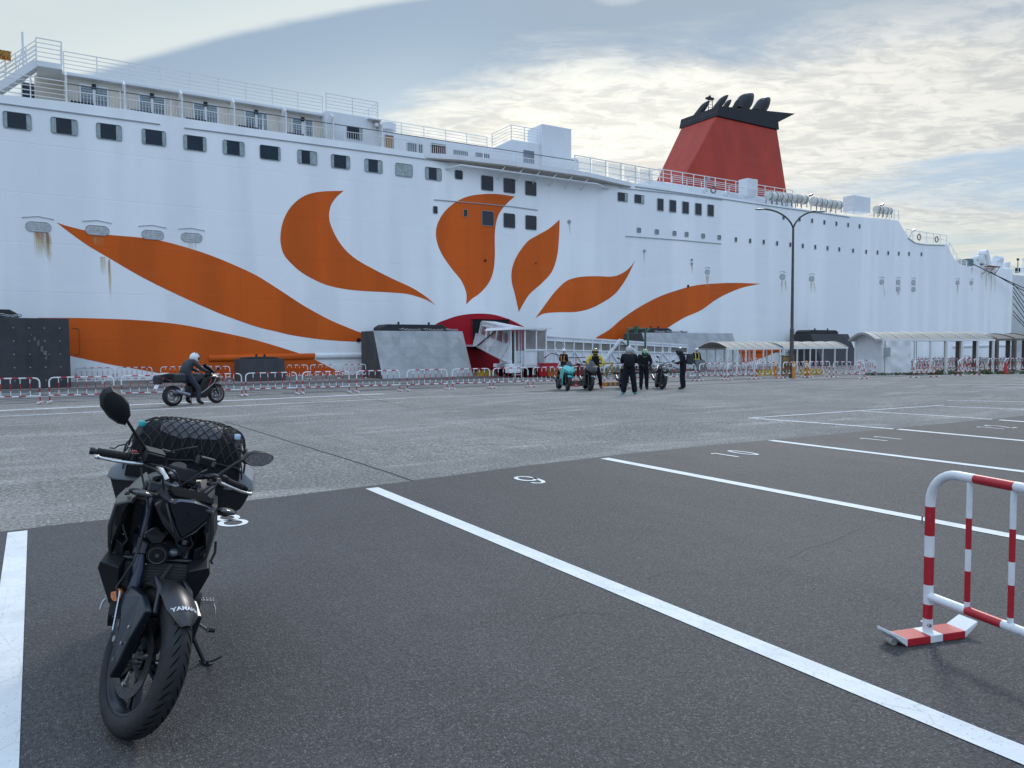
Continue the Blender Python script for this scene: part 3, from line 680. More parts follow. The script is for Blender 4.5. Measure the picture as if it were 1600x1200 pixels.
for px, py in ((147, 149), (237.5, 162), (321, 174), (400, 186), (472.5, 196.5)):
    c = A(px, py, WY); c.z = zr-1.36
    w = 1.40; hh = 1.85
    f = MB(); o = rrect(w, hh, .03, 1); i_ = rrect(w-.16, hh-.16, .02, 1)
    f.loft([[(c.x+u, WY+.0, c.z+v) for u, v in o], [(c.x+u, WY-.07, c.z+v) for u, v in o], [(c.x+u, WY-.07, c.z+v) for u, v in i_], [(c.x+u, WY-.01, c.z+v) for u, v in i_]], caps=False)
    f.span(c.x-.07, c.x+.07, WY-.08, WY-.02, c.z-hh/2+.08, c.z+hh/2-.08)
    fo = f.build('sliding_door', M_SHIPW, ferry, world=True)
    b = MB(); b.poly([(c.x+u, WY-.018, c.z+v) for u, v in i_]); b.build('pane', M_GLASS2, fo, world=True)
    b = MB()
    for k in range(5): b.span(c.x-w/2+.1, c.x+w/2-.1, WY-.028, WY-.022, c.z+.2+k*.13, c.z+.26+k*.13)
    b.build('blind', M_CURT, fo, world=True)
    b = MB(); b.span(c.x-1.15, c.x-.05, WY-.6, WY-.2, deckz, deckz+.55); b.build('balcony_bench', M_BLACK, ferry, world=True)
    b = MB(); b.span(c.x-.1, c.x+.1, WY-.15, WY, zr-.62, zr-.38); b.build('wall_lamp', M_BLACK, ferry, world=True)
# balcony rail: dark top wire and close white bars
xa, xb = xs_part[0], xs_part[-1]; xc = A(905, 260, 46.1).x
b = MB()
n = int((xc-xa)/.155)
for k in range(n): x = xa+(xc-xa)*k/n; b.bar((x, 46.18, topz(x)-.05), (x, 46.18, topz(x)+.62), .018)
for k in range(int((xc-xa)/2.5)+1): x = xa+k*2.5; b.bar((x, 46.18, topz(x)-.05), (x, 46.18, topz(x)+.95), .05)
b.build('baluster_rail', M_RAILW, ferry, world=True)
b = MB(); b.bar((xa, 46.18, topz(xa)+.98), (xc, 46.18, topz(xc)+.98), .045); b.build('hand_rail', mat('dark_rail', (.10, .10, .105), .5), ferry, world=True)
b = MB(); b.bar((xa, 46.18, topz(xa)+.64), (xc, 46.18, topz(xc)+.64), .04); b.build('middle_rail', M_RAILW, ferry, world=True)
# top deck rail
rail([(roofL.x+.0, RY+.1, zr), (roofR.x-.3, RY+.1, zr)], 1.05, 5, 1.55)
# left end: stairs, landing, lower rail, end wall with small window
Lx0, Lx1 = A(57, 95, 46.8).x, A(97, 102, 46.8).x; Lz = A(77, 97, 46.8).z
b = MB(); b.span(Lx0, Lx1, 46.8, 50, Lz-.28, Lz); b.build('stair_landing', M_SHIPW, ferry, world=True)
rail([(Lx0, 46.85, Lz), (Lx1, 46.85, Lz), (Lx1, 48.6, Lz)], 1.15, 5, 1.3, .02)
b = MB(); b.span(Lx0-.1, Lx1+.2, 48.6, 52, deckz-.5, Lz-.2); b.span(-14, Lx0-.05, 50.6, 54, deckz-.5, Lz-1.3); b.build('end_wall', M_CREAM, ferry, world=True)
window(A(45, 143, 50.6), .70, .95, .04, frame=.05, depth=.04)
s0, s1 = Vector((Lx0, 46.9, Lz-.1)), A(-40, 162, 46.9)
b = MB(); b.bar(s0, s1, .06, .32); b.bar(s0+Vector((0, .9, 0)), s1+Vector((0, .9, 0)), .06, .32); fo = b.build('stairway', M_SHIPW, ferry, world=True)
n = 16
for k in range(n):
    p = s0.lerp(s1, (k+.5)/n); b = MB(); b.box((p.x, p.y+.45, p.z-.03), (.30, .9, .05)); b.build('tread', M_SHIPW, fo, world=True)
rl = MB()
for off in (0, .9):
    for j in range(5): rl.bar(s0+Vector((0, off, .25+j*.22)), s1+Vector((0, off, .25+j*.22)), .035)
    for k in range(6): p = s0.lerp(s1, k/6)+Vector((0, off, 0)); rl.bar(p, p+Vector((0, 0, 1.15)), .05)
rl.build('stair_railing', M_RAILW, fo, world=True)
rail([(-14, 46.3, topz(0)-.05), (xs_part[0], 46.3, topz(2)-.05)], 1.15, 5, 1.55, .02)
rail([(-14, 50.7, Lz-1.3), (Lx0-.3, 50.7, Lz-1.3)], 1.1, 4, 1.5, .02)
b = MB(); c = A(36.5, 100, 47.6); b.bar((c.x, 47.6, Lz-1), (c.x, 47.6, Lz+1.55), .10); b.bar((c.x, 47.6, Lz+.9), (c.x-.35, 47.6, Lz-1), .04); b.bar((c.x, 47.6, Lz+.9), (c.x+.35, 47.6, Lz-1), .04); b.build('short_mast', M_SHIPW, ferry, world=True)
# yellow notice board at the left edge
c0, c1 = A(-14, 75, 46.5), A(17.2, 95, 46.5)
b = MB(); b.span(c0.x, c1.x, 46.5, 46.56, c1.z, c0.z); sg = b.build('notice_board', mat('sign_yellow', (.62, .30, .02), .5), ferry, world=True)
def text_mesh(txt, size, M, m, name, parent, ext=.002, bold=0, shear=0, sx=1):
    cu = bpy.data.curves.new(name, 'FONT'); cu.body = txt; cu.size = size; cu.extrude = ext; cu.offset = bold; cu.shear = shear
    cu.align_x = 'CENTER'; cu.align_y = 'CENTER'; cu.resolution_u = 3
    tmp = bpy.data.objects.new(name, cu); COL.objects.link(tmp)
    dg = bpy.context.evaluated_depsgraph_get(); me = bpy.data.meshes.new_from_object(tmp.evaluated_get(dg))
    bpy.data.objects.remove(tmp); bpy.data.curves.remove(cu)
    me.transform(M @ Matrix.Diagonal((sx, 1, 1, 1))); me.materials.clear(); me.materials.append(m)
    o = bpy.data.objects.new(name, me); COL.objects.link(o)
    if parent: me.transform(wm(parent).inverted()); o.parent = parent
    return o
MF = Matrix.Rotation(R(90), 4, 'X')        # text standing up, read from -Y
cz = (c0.z+c1.z)/2; cx = (c0.x+c1.x)/2; hh = c0.z-c1.z
M_INK = mat('ink_black', (.01, .01, .01), .6); M_INKR = mat('ink_red', (.30, .01, .01), .6)
for txt, dz, s, m in (('乗船される方は', .36, .135, M_INK), ('こちらの入口', .13, .135, M_INK), ('をご利用下さい', -.10, .135, M_INK), ('徒歩乗船', -.34, .21, M_INKR)):
    text_mesh(txt, s, Matrix.Translation((cx, 46.49, cz+dz*hh)) @ MF, m, 'notice_lettering', sg)
# upper block between x 510 and 600
UY = 46.7
uL, uR = A(508, 171.5, UY), A(596, 186, UY); uz = (uL.z+uR.z)/2
b = MB(); b.span(uL.x, uR.x, UY, UY+7, deckz-.5, uz); b.build('deck_house', M_SHIPW, ferry, world=True, bevel=.06)
rail([(uL.x+.1, UY+.1, uz), (uR.x-.2, UY+.1, uz), (uR.x-.2, UY+5, uz)], 1.05, 5, 1.5)
window(A(554, 208, UY), 1.05, .80, .10, (0, .2), par=ferry)
c = A(587, 196, UY); b = MB(); b.cyl((c.x, UY, c.z), (c.x, UY-.22, c.z), .13, 10); b.span(c.x-.6, c.x+.3, UY-.3, UY, c.z+.28, c.z+.33); b.build('floodlight', M_SHIPW, ferry, world=True)
b = MB(); b.poly([(c.x-.45, UY-.004, c.z-.5), (c.x+.25, UY-.004, c.z-.5), (c.x+.25, UY-.004, c.z+.25), (c.x-.45, UY-.004, c.z+.25)]); b.build('rust_streak', M_STREAK, ferry, world=True)
# low deck house 600..770
DY = 47.4
dL, dR = A(600, 206.5, DY), A(772, 231, DY); dz = (dL.z+dR.z)/2
b = MB(); b.span(dL.x-1.5, A(905, 245, DY).x, DY, DY+8, deckz-.5, dz); b.build('deck_house', M_SHIPW, ferry, world=True, bevel=.04)
rail([(dL.x, DY+1.0, dz), (dR.x, DY+1.0, dz)], 1.05, 5, 1.6)
c = A(607, 192, DY+.5); b = MB(); b.cyl((c.x+.1, DY+1, dz-.2), (c.x+.1, DY+1, dz+.45), .42, 16); b.cyl((c.x+.1, DY+1, dz+.36), (c.x+.1, DY+1, dz+.8), .62, 16); b.build('mushroom_vent', M_SHIPW, ferry, world=True, smooth=True)
for px, py, w, h, gm in ((608, 223, .62, 1.0, mat('door_tan', (.34, .19, .09), .6)), (648, 231.5, 1.15, .62, M_GLASS2), (685, 234.5, 1.15, .85, mat('window_plum', (.06, .03, .035), .2)), (719.5, 240.5, 1.15, .45, M_GLASS2), (754, 244.5, 1.15, .45, M_GLASS2)):
    window(A(px, py, DY), w, h, .04, gm=gm, frame=.05)
# ramp block and tower
kL, kR = A(800, 217.5, DY), A(847, 224, DY)
b = MB(); z1 = kL.z
b.prism([(A(770, 229, DY).x, DY-.01, dz-.2), (A(770, 229, DY).x, DY-.01, dz), (kL.x, DY-.01, z1), (kL.x+3.2, DY-.01, z1), (kL.x+3.2, DY-.01, dz-.2)], (0, 6, 0)); b.build('sloping_casing', M_SHIPW, ferry, world=True, bevel=.05)
rail([(A(770, 229, DY).x, DY+.1, dz), (kL.x, DY+.1, z1), (kL.x+2.3, DY+.1, z1)], 1.05, 5, 1.3)
tL, tR = A(847, 193.5, DY-.3), A(893, 201, DY-.3); tz = (tL.z+tR.z)/2
tb = tL.x/ratio(824, 203)
b = MB(); b.span(tL.x, tR.x, DY-.3, tb, deckz-.5, tz); b.build('stair_tower', M_SHIPW, ferry, world=True, bevel=.04)
rail([(tR.x+.05, DY+2.0, tz-1.9), (tR.x+1.2, DY+2.0, tz-1.9)], 1.3, 5, .8)
b = MB(); b.span(tR.x, tR.x+1.3, DY+.6, DY+3, tz-2.2, tz-1.9); b.build('small_platform', M_SHIPW, ferry, world=True)
window(A(826, 245.5, DY), .95, .95, .04, frame=.05, gm=M_GLASS2)
# bridge-wing like overhang on struts
o0, o1 = P(662, 243), P(985, 288)
b = MB(); zz = topz(o0.x)
outl = [(o0.x, 46), (o0.x+2.2, 45.35), (o0.x+6, 44.9), (o1.x-5, 44.9), (o1.x, 45.9), (o1.x, 46.35), (o0.x, 46.35)]
b.loft([[(x, y, 14.1) for x, y in outl], [(x, y, 14.42) for x, y in outl]]); ov = b.build('wing_deck', M_SHIPW, ferry, world=True)
b = MB(); b.loft([[(x, y if y > 46 else y+.05, 14.03) for x, y in outl], [(x, y if y > 46 else y+.05, 14.10) for x, y in outl]]); b.build('wing_soffit', mat('soffit_brown', (.42, .39, .34), .8), ferry, world=True)
b = MB(); b.tube([(o0.x+1.6, 45.98, 13.55), (o0.x+2.4, 45.3, 13.75), (o0.x+5, 45.15, 13.72), (o1.x-4, 45.15, 13.72), (o1.x-2.2, 45.98, 13.7)], .06, 6)
x = o0.x+5.5
while x < o1.x-4:
    b.bar((x, 45.15, 13.72), (x+.35, 45.1, 14.08), .06); b.bar((x+.2, 45.98, 13.3), (x+.2, 45.15, 13.72), .05); x += 1.45
b.build('strut_frame', M_SHIPW, ferry, world=True)
# open deck screens and rails to the funnel
e0, e1 = A(898, 272, 46.1), A(1022, 291, 46.1)
rail([(e0.x, 46.1, topz(e0.x)), (e1.x+1, 46.1, topz(e1.x))], 1.35, 3, 1.6, .025)
b = MB(); x = e0.x
while x < e1.x-1.4: b.span(x+.08, x+1.45, 46.13, 46.15, topz(x)+.15, topz(x)+1.25); x += 1.6
b.build('glass_screen', mat('screen_glass', (.75, .78, .78), .2, alpha=.35), ferry, world=True)
# casing under the funnel
CY = 48.5
c0, c1 = A(1032, 282, CY), A(1240, 308, CY); cz = (c0.z+c1.z)/2
b = MB(); b.span(c0.x-1.2, c1.x, CY, CY+16, 13.0, c0.z-.05); b.build('funnel_casing', M_SHIPW, ferry, world=True, bevel=.1)
rail([(A(1026, 285, CY).x, CY+5, c0.z), (c0.x, CY+.1, c0.z), (c1.x, CY+.1, c0.z)], 1.0, 3, 1.4, .022)
rail([(A(1050, 295, 46.2).x, 46.2, 14.45), (A(1200, 318, 46.2).x, 46.2, 14.45)], 1.0, 3, 1.6, .02)
# funnel
FY0, FYT = 52.0, 53.2
fl, fr = A(1071.5, 272, FY0), A(1229, 300.6, FY0)
bz = min(fl.z, fr.z)-2.0
tl, tr = A(1120, 182, FYT), A(1214.5, 201.5, FYT)
bb = fl.x/ratio(1024, 286); tb = tl.x/ratio(1064, 199)
k = (bz-tl.z)/(fl.z-tl.z)
def ext(a, c): return c+(a-c)*k
zt = (tl.z+tr.z)/2; zb = fl.z; print('FUN', tl.z, tr.z, A(1121, 166.6, FYT).z, A(1240.5,178.7,FYT).z, tb)
bot = [(ext(fl.x, tl.x), ext(FY0, FYT)), (ext(fr.x, tr.x), ext(FY0, FYT)), (ext(fr.x, tr.x), ext(bb, tb)), (ext(fl.x, tl.x), ext(bb, tb))]
tp = [(tl.x, FYT), (tr.x, FYT), (tr.x, tb), (tl.x, tb)]
b = MB(); b.hexa([(x, y, bz) for x, y in bot]+[(x, y, zt) for x, y in tp]); fun = b.build('funnel', M_FUN, ferry, world=True, bevel=.12)
ct = A(1121, 166.6, FYT).z; tipx = A(1240.5, 178.7, FYT+1).x
def lerp2(t, z): return z
dx_ = (tl.x-fl.x)/(zt-zb)*(ct-zt); dxr = (tr.x-fr.x)/(zt-zb)*(ct-zt)
h1 = ct-zt
b = MB()
F0, F1 = FYT-.15, tb+.15
pr = [(tl.x-.1, zt-.02), (tl.x+.15, 25.08), (69.2, 26.15), (tr.x-.02, 24.86), (tr.x+.1, zt-.02)]
b.prism([(x, F0, z) for x, z in pr], (0, F1-F0, 0)); cap = b.build('funnel_cap', M_BLACK, fun, world=True)
# louvres on the left end of the cap
b = MB()
for k_ in range(12):
    y = F0+.5+(F1-F0-1.0)*k_/11
    b.bar((tl.x-.02, y, zt+.25), (tl.x+dx_*.7-.09, y, ct-.15), .05, .22)
b.build('cap_louvre', mat('louvre_grey', (.10, .11, .12), .5), cap, world=True)
def stack(px0, py0, px1, py1, r, Y):
    a, c = A(px0, py0, Y), A(px1, py1, Y); c = c+(c-a)*.10
    b = MB(); d = (c-a); n = 8
    pts = [a-d*.3+Vector((0, 0, -.2)), a, a+d*.55, a+d*.85, c]
    r *= 1.0; x_, y_ = orth(d.normalized()); rg = []
    for u, k_, o_ in ((-.35, 1, 0), (0, 1, 0), (.45, 1, 0), (.70, .80, .14), (.88, .52, .34), (1.0, .12, .62)): p_ = a+d*u+Vector((o_*r, 0, o_*r*.3)); rg.append([p_+r*k_*(math.cos(q*math.pi/7)*x_+math.sin(q*math.pi/7)*y_) for q in range(14)])
    b.loft(rg)
    b.build('exhaust_pipe', M_BLACK, fun, world=True, smooth=True)
stack(1092, 177, 1105, 160, .35, tb-1); stack(1120, 168, 1134, 150.5, .36, 55.5); stack(1133, 168, 1140, 157, .28, 56.5); stack(1148, 168, 1154, 155, .24, 55); stack(1158, 168, 1170, 149.5, .85, 56.5); stack(1186, 172, 1197, 155.5, .75, 57.5)
b = MB(); c = A(1110, 168, tb-1); b.bar(c+Vector((-.3, 0, -.5)), c+Vector((-.3, 0, .8)), .05); b.bar(c+Vector((.3, 0, -.5)), c+Vector((.3, 0, .8)), .05)
for i in range(4): b.bar(c+Vector((-.3, 0, -.3+i*.3)), c+Vector((.3, 0, -.3+i*.3)), .03)
b.box(c+Vector((-.1, 0, .9)), (.9, .4, .18)); b.cyl(c+Vector((-.1, 0, .9)), c+Vector((-.1, 0, 1.2)), .12, 8); b.build('light_mast', M_BLACK, fun, world=True)
# white locker boxes, liferaft canisters, lifebuoys and bits on deck
def dbox(px0, py0, px1, py1, Y, bx, name='deck_locker'):
    a, c = A(px0, py0, Y), A(px1, py1, Y); back = a.x/ratio(bx, py0) if bx else Y+1.2
    b = MB(); b.span(a.x, c.x, Y, max(back, Y+.6), c.z, a.z); b.build(name, M_SHIPW, ferry, world=True, bevel=.03)
dbox(1168, 278, 1184, 308, 46.4, 1154); dbox(1334, 304.5, 1360, 333, 46.6, None)
M_RAFT = mat('raft_white', (.58, .58, .55), .55, var=.15, vscale=3); M_STRAP = mat('raft_strap', (.22, .22, .21), .7)
def raft(px, py, r=.42, L=1.25, Y=46.9):
    c = A(px, py, Y); b = MB(); M_ = Matrix.Translation(c) @ Matrix.Rotation(R(90), 4, 'Y')
    prof = [(r*.55, -L/2-.10), (r*.9, -L/2)]
    for k in range(7): z = -L/2+L*k/6; prof += [(r, z+.01), (r*.95, z+L/12)] if k < 6 else [(r, z)]
    prof += [(r*.9, L/2+.01), (r*.55, L/2+.1)]
    b.lathe(prof, M_, 14); f = b.build('liferaft_canister', M_RAFT, ferry, world=True, smooth=50)
    b = MB()
    for k in (-.3, .3): b.lathe([(r+.015, k*L-.03), (r+.03, k*L-.03), (r+.03, k*L+.03), (r+.015, k*L+.03)], M_, 14, caps=False)
    for k in (-.35, .35):
        b.bar((c.x+k*L, Y-.3, c.z-r-.35), (c.x+k*L, Y-.3, c.z-r*.5), .06); b.bar((c.x+k*L, Y+.3, c.z-r-.35), (c.x+k*L, Y+.3, c.z-r*.5), .06)
    b.build('cradle', M_STRAP, f, world=True, kind='stuff')
for px, py in ((1206, 306.5), (1222, 308.5), (1237, 310), (1252, 311.5), (1276, 315.5), (1291, 318), (1306, 320)): raft(px, py)
raft(1373, 328, .38, 1.0); raft(1386, 329.5, .38, 1.0)
def lifebuoy(px, py, Y=46.15):
    c = A(px, py, Y); b = MB(); b.tube([(c.x+.3*math.cos(t*math.pi/8), Y, c.z+.3*math.sin(t*math.pi/8)) for t in range(16)], .07, 6, closed=True)
    b.build('lifebuoy', mat('buoy_grey', (.25, .2, .19), .7), ferry, world=True, smooth=True)
for p in ((1114.5, 296), (1436, 370.5), (1463.5, 374)): lifebuoy(*p)
for px, py in ((1099, 297.5), (1134, 302.5)):
    c = A(px, py, 46.6); b = MB(); b.cyl((c.x, 46.3, c.z), (c.x, 46.8, c.z), .24, 12); b.span(c.x-.1, c.x+.1, 46.5, 46.8, c.z-.9, c.z); b.build('deck_winch', M_SHIPW, ferry, world=True)
def A3(p, Y=46.15): return A(p[0], p[1], Y)
rail([A3((1321, 334)), A3((1334, 335))], .9, 2, 1.2, .02); rail([A3((1390, 342)), A3((1404, 344))], 1.0, 2, .8, .02); rail([A3((1415, 374)), A3((1479, 383))], 1.05, 2, 1.35, .022); rail([A3((1483, 389)), A3((1495, 409))], .7, 1, 1.2, .02)
rail([A3((1494, 411)), A3((1510, 416))], .6, 2, .9, .02)
def spot(px, py, px2, py2, Y=46.4):
    a, c = A(px, py, Y), A(px2, py2, Y); b = MB(); b.bar(a, c, .05); b.box((c.x, Y-.1, c.z), (.35, .25, .18), M=Matrix.Rotation(R(-25), 4, 'Y')); b.build('deck_floodlight', M_STEEL, ferry, world=True)
spot(1262, 311, 1266, 305); spot(1374, 325, 1377, 320); spot(1421, 372, 1426, 360); spot(1233.5-130, 290, 1235-130, 280)
# mooring deck at the bow
MY = 47.2
def blk(px0, py0, px1, py1, m, name, Y=MY, d=1.2, bev=.03):
    a, c = A(px0, py0, Y), A(px1, py1, Y); b = MB(); b.span(a.x, c.x, Y, Y+d, c.z, a.z); return b.build(name, m, ferry, world=True, bevel=bev)
M_GRN = mat('winch_green', (.09, .13, .12), .6)
blk(1503, 405.5, 1513, 415.5, M_VENT, 'winch_housing'); blk(1513, 404, 1521, 415.5, M_GRN, 'winch_motor')
g1 = blk(1526, 402, 1531, 419, M_SHIPW, 'crane_post'); g1 = blk(1538, 396, 1543, 419, M_SHIPW, 'crane_post')
b = MB(); a = A(1540, 395, MY); c = A(1534, 412, MY); b.cyl((a.x, MY-.2, a.z), (a.x, MY+.6, a.z), .38, 12); b.bar(a, A(1545, 414, MY), .5, .5); b.cyl(A(1528, 403, MY)+Vector((0, -.2, 0)), A(1528, 403, MY)+Vector((0, .5, 0)), .3, 12); b.build('anchor_davit', M_SHIPW, ferry, world=True, smooth=True)
b = MB(); c = A(1558, 404, MY); b.cyl((c.x-.35, MY, c.z-.1), (c.x+.75, MY, c.z-.1), .45, 14); b.span(c.x-.8, c.x+.9, MY-.3, MY+.5, c.z-1.3, c.z-.3); b.build('windlass_drum', M_SHIPW, ferry, world=True, smooth=True)
blk(1571, 411, 1575, 418.5, M_SHIPW, 'bollard_box'); blk(1532, 411.5, 1544, 414, M_BLACK, 'fairlead'); blk(1576, 409, 1579, 419, M_SHIPW, 'bollard_box')
a, c = P(1537, 416), P(1555, 419.5)
b = MB(); b.span(a.x, c.x, 45.4, 46, a.z-.05, a.z+.05)
for x in (a.x+.1, (a.x+c.x)/2, c.x-.1): b.bar((x, 45.45, a.z), (x-.2, 45.98, a.z-.9), .06)
b.build('rope_platform', M_RUST, ferry, world=True)
rail([(XC+.3, 46.6, 10.1), (XC+12, 47.6, 10.1)], 1.0, 2, 1.4, .02)
for px in (1590, 1598): c = A(px, 426, 48.5); b = MB(); b.cyl(c, c+Vector((0, 0, .6)), .3, 10); b.bar(c, c+Vector((0, 0, 1.7)), .07); b.box(c+Vector((0, 0, 1.7)), (.3, .2, .25)); b.build('mooring_bitt', M_BLACK if px < 1595 else M_SHIPW, ferry, world=True)
# mooring ropes, fixed to bollards on the quay beyond the right edge
M_ROPE = mat('mooring_rope', (.045, .05, .055), .9)
def rope(a, c, sag, r=.05, lab=None):
    b = MB(); a, c = Vector(a), Vector(c); pts = []
    for k in range(17): t = k/16; p = a.lerp(c, t); p.z -= sag*4*t*(1-t); pts.append(p)
    b.tube(pts, r, 6); o = b.build('mooring_rope', M_ROPE, None, smooth=True)
    return tag(o, lab, 'rope', 'mooring ropes from the bow')
rope(A(1521, 413, 45.6), A(1720, 497, 43), .3, lab='long dark mooring rope from the green winch motor at the bow, highest of the ropes')
rope(A(1548, 425, 45.6), A(1720, 512, 43.2), .3, lab='dark mooring rope from the rusty rope platform, second highest of the ropes')
for i, (y0, y1) in enumerate(((443, 505), (449, 528), (455, 548), (463, 556), (474, 562), (486, 562), (492, 566))):
    rope(A(1583, y0, 46.2), A(1640+i*3, y1, 44.2), .12, .045, 'dark rope leaving the bow corner, %s of the seven-rope fan' % ['topmost', 'second from the top', 'third from the top', 'middle one', 'third from the bottom', 'second from the bottom', 'lowest'][i])
# ------------------------------------------------------------------ quay furniture
# concrete fender blocks
def block(x0, x1, yf, yb, h, setback, label, m=None, cat='concrete block', zb=-.28, side=True):
    t = thing('fender_block', label, cat, ((x0+x1)/2, yf, zb), 0, 'fender blocks along the quay')
    b = MB(); b.hexa([(x0, yf, zb), (x1, yf, zb), (x1, yb, zb), (x0, yb, zb), (x0, yf+setback, zb+h), (x1, yf+setback, zb+h), (x1, yb, zb+h), (x0, yb, zb+h)])
    b.bm.faces.ensure_lookup_table()
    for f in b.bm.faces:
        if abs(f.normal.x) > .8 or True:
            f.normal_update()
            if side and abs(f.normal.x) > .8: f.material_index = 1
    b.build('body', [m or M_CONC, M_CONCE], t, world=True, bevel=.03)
    return t
def fender(x0, x1, yf, zb, h, t, d=1.9):
    b = MB(); prof = [(x0, zb), (x0+.03, zb+h*.55), (x0+.35, zb+h), (x1-.35, zb+h), (x1-.03, zb+h*.55), (x1, zb)]
    b.prism([(x, yf, z) for x, z in prof], (0, d, 0)); f = b.build('rubber_fender', M_RUB, t, world=True, bevel=.03)
    b = MB()
    for x in (x0+1.2, x1-1.2): b.bar((x, yf+.3, zb+h-.02), (x, yf+.3, zb+h+.16), .10)
    b.build('lifting_eye', M_RUB, f, world=True, kind='stuff')
M_CHAIN = mat('chain_grey', (.30, .31, .32), .6, .4, var=.3, vscale=20)
def chain(a, c, sag, t, n=14):
    b = MB(); a, c = Vector(a), Vector(c)
    for k in range(n):
        u = (k+.5)/n; p = a.lerp(c, u); p.z -= sag*4*u*(1-u)
        M_ = Matrix.Translation(p) @ Matrix.Rotation(R(90*(k % 2)), 4, 'X')
        b.tube([M_ @ Vector((.12*math.cos(q*math.pi/4), .07*math.sin(q*math.pi/4), 0)) for q in range(8)], .022, 4, closed=True)
    b.build('chain', M_CHAIN, t, world=True, kind='stuff')
B1 = block(17.33, 23.45, 41.8, 45.2, 2.86, 1.35, 'light grey battered concrete block left of the crimson sun, dark on its left end')
fender(18.1, 22.6, 43.6, 2.58, .42, B1, 1.5)
for xa, xc in ((19.2, 20.6), (20.8, 22.2), (22.4, 23.2)): chain((xa, 43.45, 2.72), (xc, 43.45, 2.66), .05, B1, 10)
g0 = gp(110, 604)
B0 = block(g0.x-24, g0.x, g0.y-1.0, 45.2, 3.33, .04, 'huge black stained concrete block at the left edge of the picture', M_CONCD)
b = MB()
for i in range(22):
    for j in range(5): b.box((g0.x-.4-i*.62, g0.y-1.01, .1+j*.62), (.05, .02, .05))
b.build('bolt_hole', M_VENT, B0, world=True, kind='stuff')
b = MB()
for (u, v, w, h) in ((-1.55, 2.25, .05, .16), (-1.42, 2.08, .07, .25), (-1.28, 1.86, .10, .3), (-1.14, 1.6, .11, .3), (-1.02, 1.42, .16, .2), (-.88, 1.32, .12, .12), (-.98, 1.18, .07, .25)): b.prism([(g0.x+u-w/2, g0.y-1.006, v-h/2), (g0.x+u+w/2, g0.y-1.006, v-h/2+.05), (g0.x+u+w*.4, g0.y-1.006, v+h/2), (g0.x+u-w*.6, g0.y-1.006, v+h/2-.06)], (0, -.004, 0))
b.build('spalled_patch', mat('spall_grey', (.13, .135, .14), .9, var=.4, vscale=6), B0, world=True, kind='stuff')
fender(g0.x-9, g0.x-2.05, g0.y-.2, 3.05, .42, B0, 1.5)
for xa, xc in ((-9, -7.6), (-7.4, -6.0), (-4.9, -4.1), (-4.0, -3.2)): chain((g0.x+xa+1.2, g0.y-.35, 3.25), (g0.x+xc+1.2, g0.y-.35, 3.2), .1, B0, 10)
a, c = gp(362, 594), gp(435, 593)
BS = block(a.x, c.x, 43.4, 45.2, 1.25, .25, 'small black concrete block against the lower orange flame', M_CONCD, zb=-.28)
fender(a.x+.25, c.x-.25, 43.8, .97, .10, BS, 1.2)
a, c = gp(1003, 579), gp(1130, 574.6)
B2 = block(a.x, c.x, 41.8, 45.2, 2.86, 1.35, 'light grey battered concrete block behind the end of the white boarding bridge')
fender(a.x+.4, a.x+3.6, 43.6, 2.58, .36, B2, 1.5)
for xa, xc in ((1.6, 2.6), (2.8, 4.2), (4.3, 5.0)): chain((a.x+xa, 43.45, 2.72), (a.x+xc, 43.45, 2.66), .05, B2, 10)
a, c = at(1270, 524, 43), at(1317, 524, 43)
B3 = block(a.x, c.x+1.2, 41.9, 45.2, 2.86, 1.35, 'dark concrete block behind the far canopy, right of the lamp post', M_CONCD, side=False)
fender(a.x+.3, c.x+.2, 43.6, 2.58, .36, B3, 1.5)

# ---- crowd barriers
def col_tube(b, pts, r, n, bands, base=0, caps=True):
    """tube whose stretches between arc lengths in bands are red (slot 1)"""
    P = [Vector(p) for p in pts]; S_ = [0]
    for a, c in zip(P, P[1:]): S_.append(S_[-1]+(c-a).length)
    cuts = sorted(set([round(s, 4) for s in S_]+[round(v, 4) for q in bands for v in q if 0 < v < S_[-1]]))
    out = []
    for s in cuts:
        for i in range(len(P)-1):
            if S_[i]-1e-4 <= s <= S_[i+1]+1e-4: out.append(P[i].lerp(P[i+1], (s-S_[i])/max(S_[i+1]-S_[i], 1e-6))); break
    mats = [1 if any(q0 <= (cuts[i]+cuts[i+1])/2 <= q1 for q0, q1 in bands) else 0 for i in range(len(cuts)-1)]
    b.tube(out, r, n, caps=caps, mats=mats); b.mi = 0
    return S_[-1]
BM = [M_WHITE, M_REDP]
def arch_pts(L, H, r, z0, seg):
    pts = [(0, 0, z0), (0, 0, H-r)]
    for k in range(1, seg): a = math.pi/2*k/seg; pts.append((r-r*math.cos(a), 0, H-r+r*math.sin(a)))
    pts += [(r, 0, H), (L-r, 0, H)]
    for k in range(1, seg): a = math.pi/2*k/seg; pts.append((L-r+r*math.sin(a), 0, H-r+r*math.cos(a)))
    pts += [(L, 0, H-r), (L, 0, z0)]
    return pts
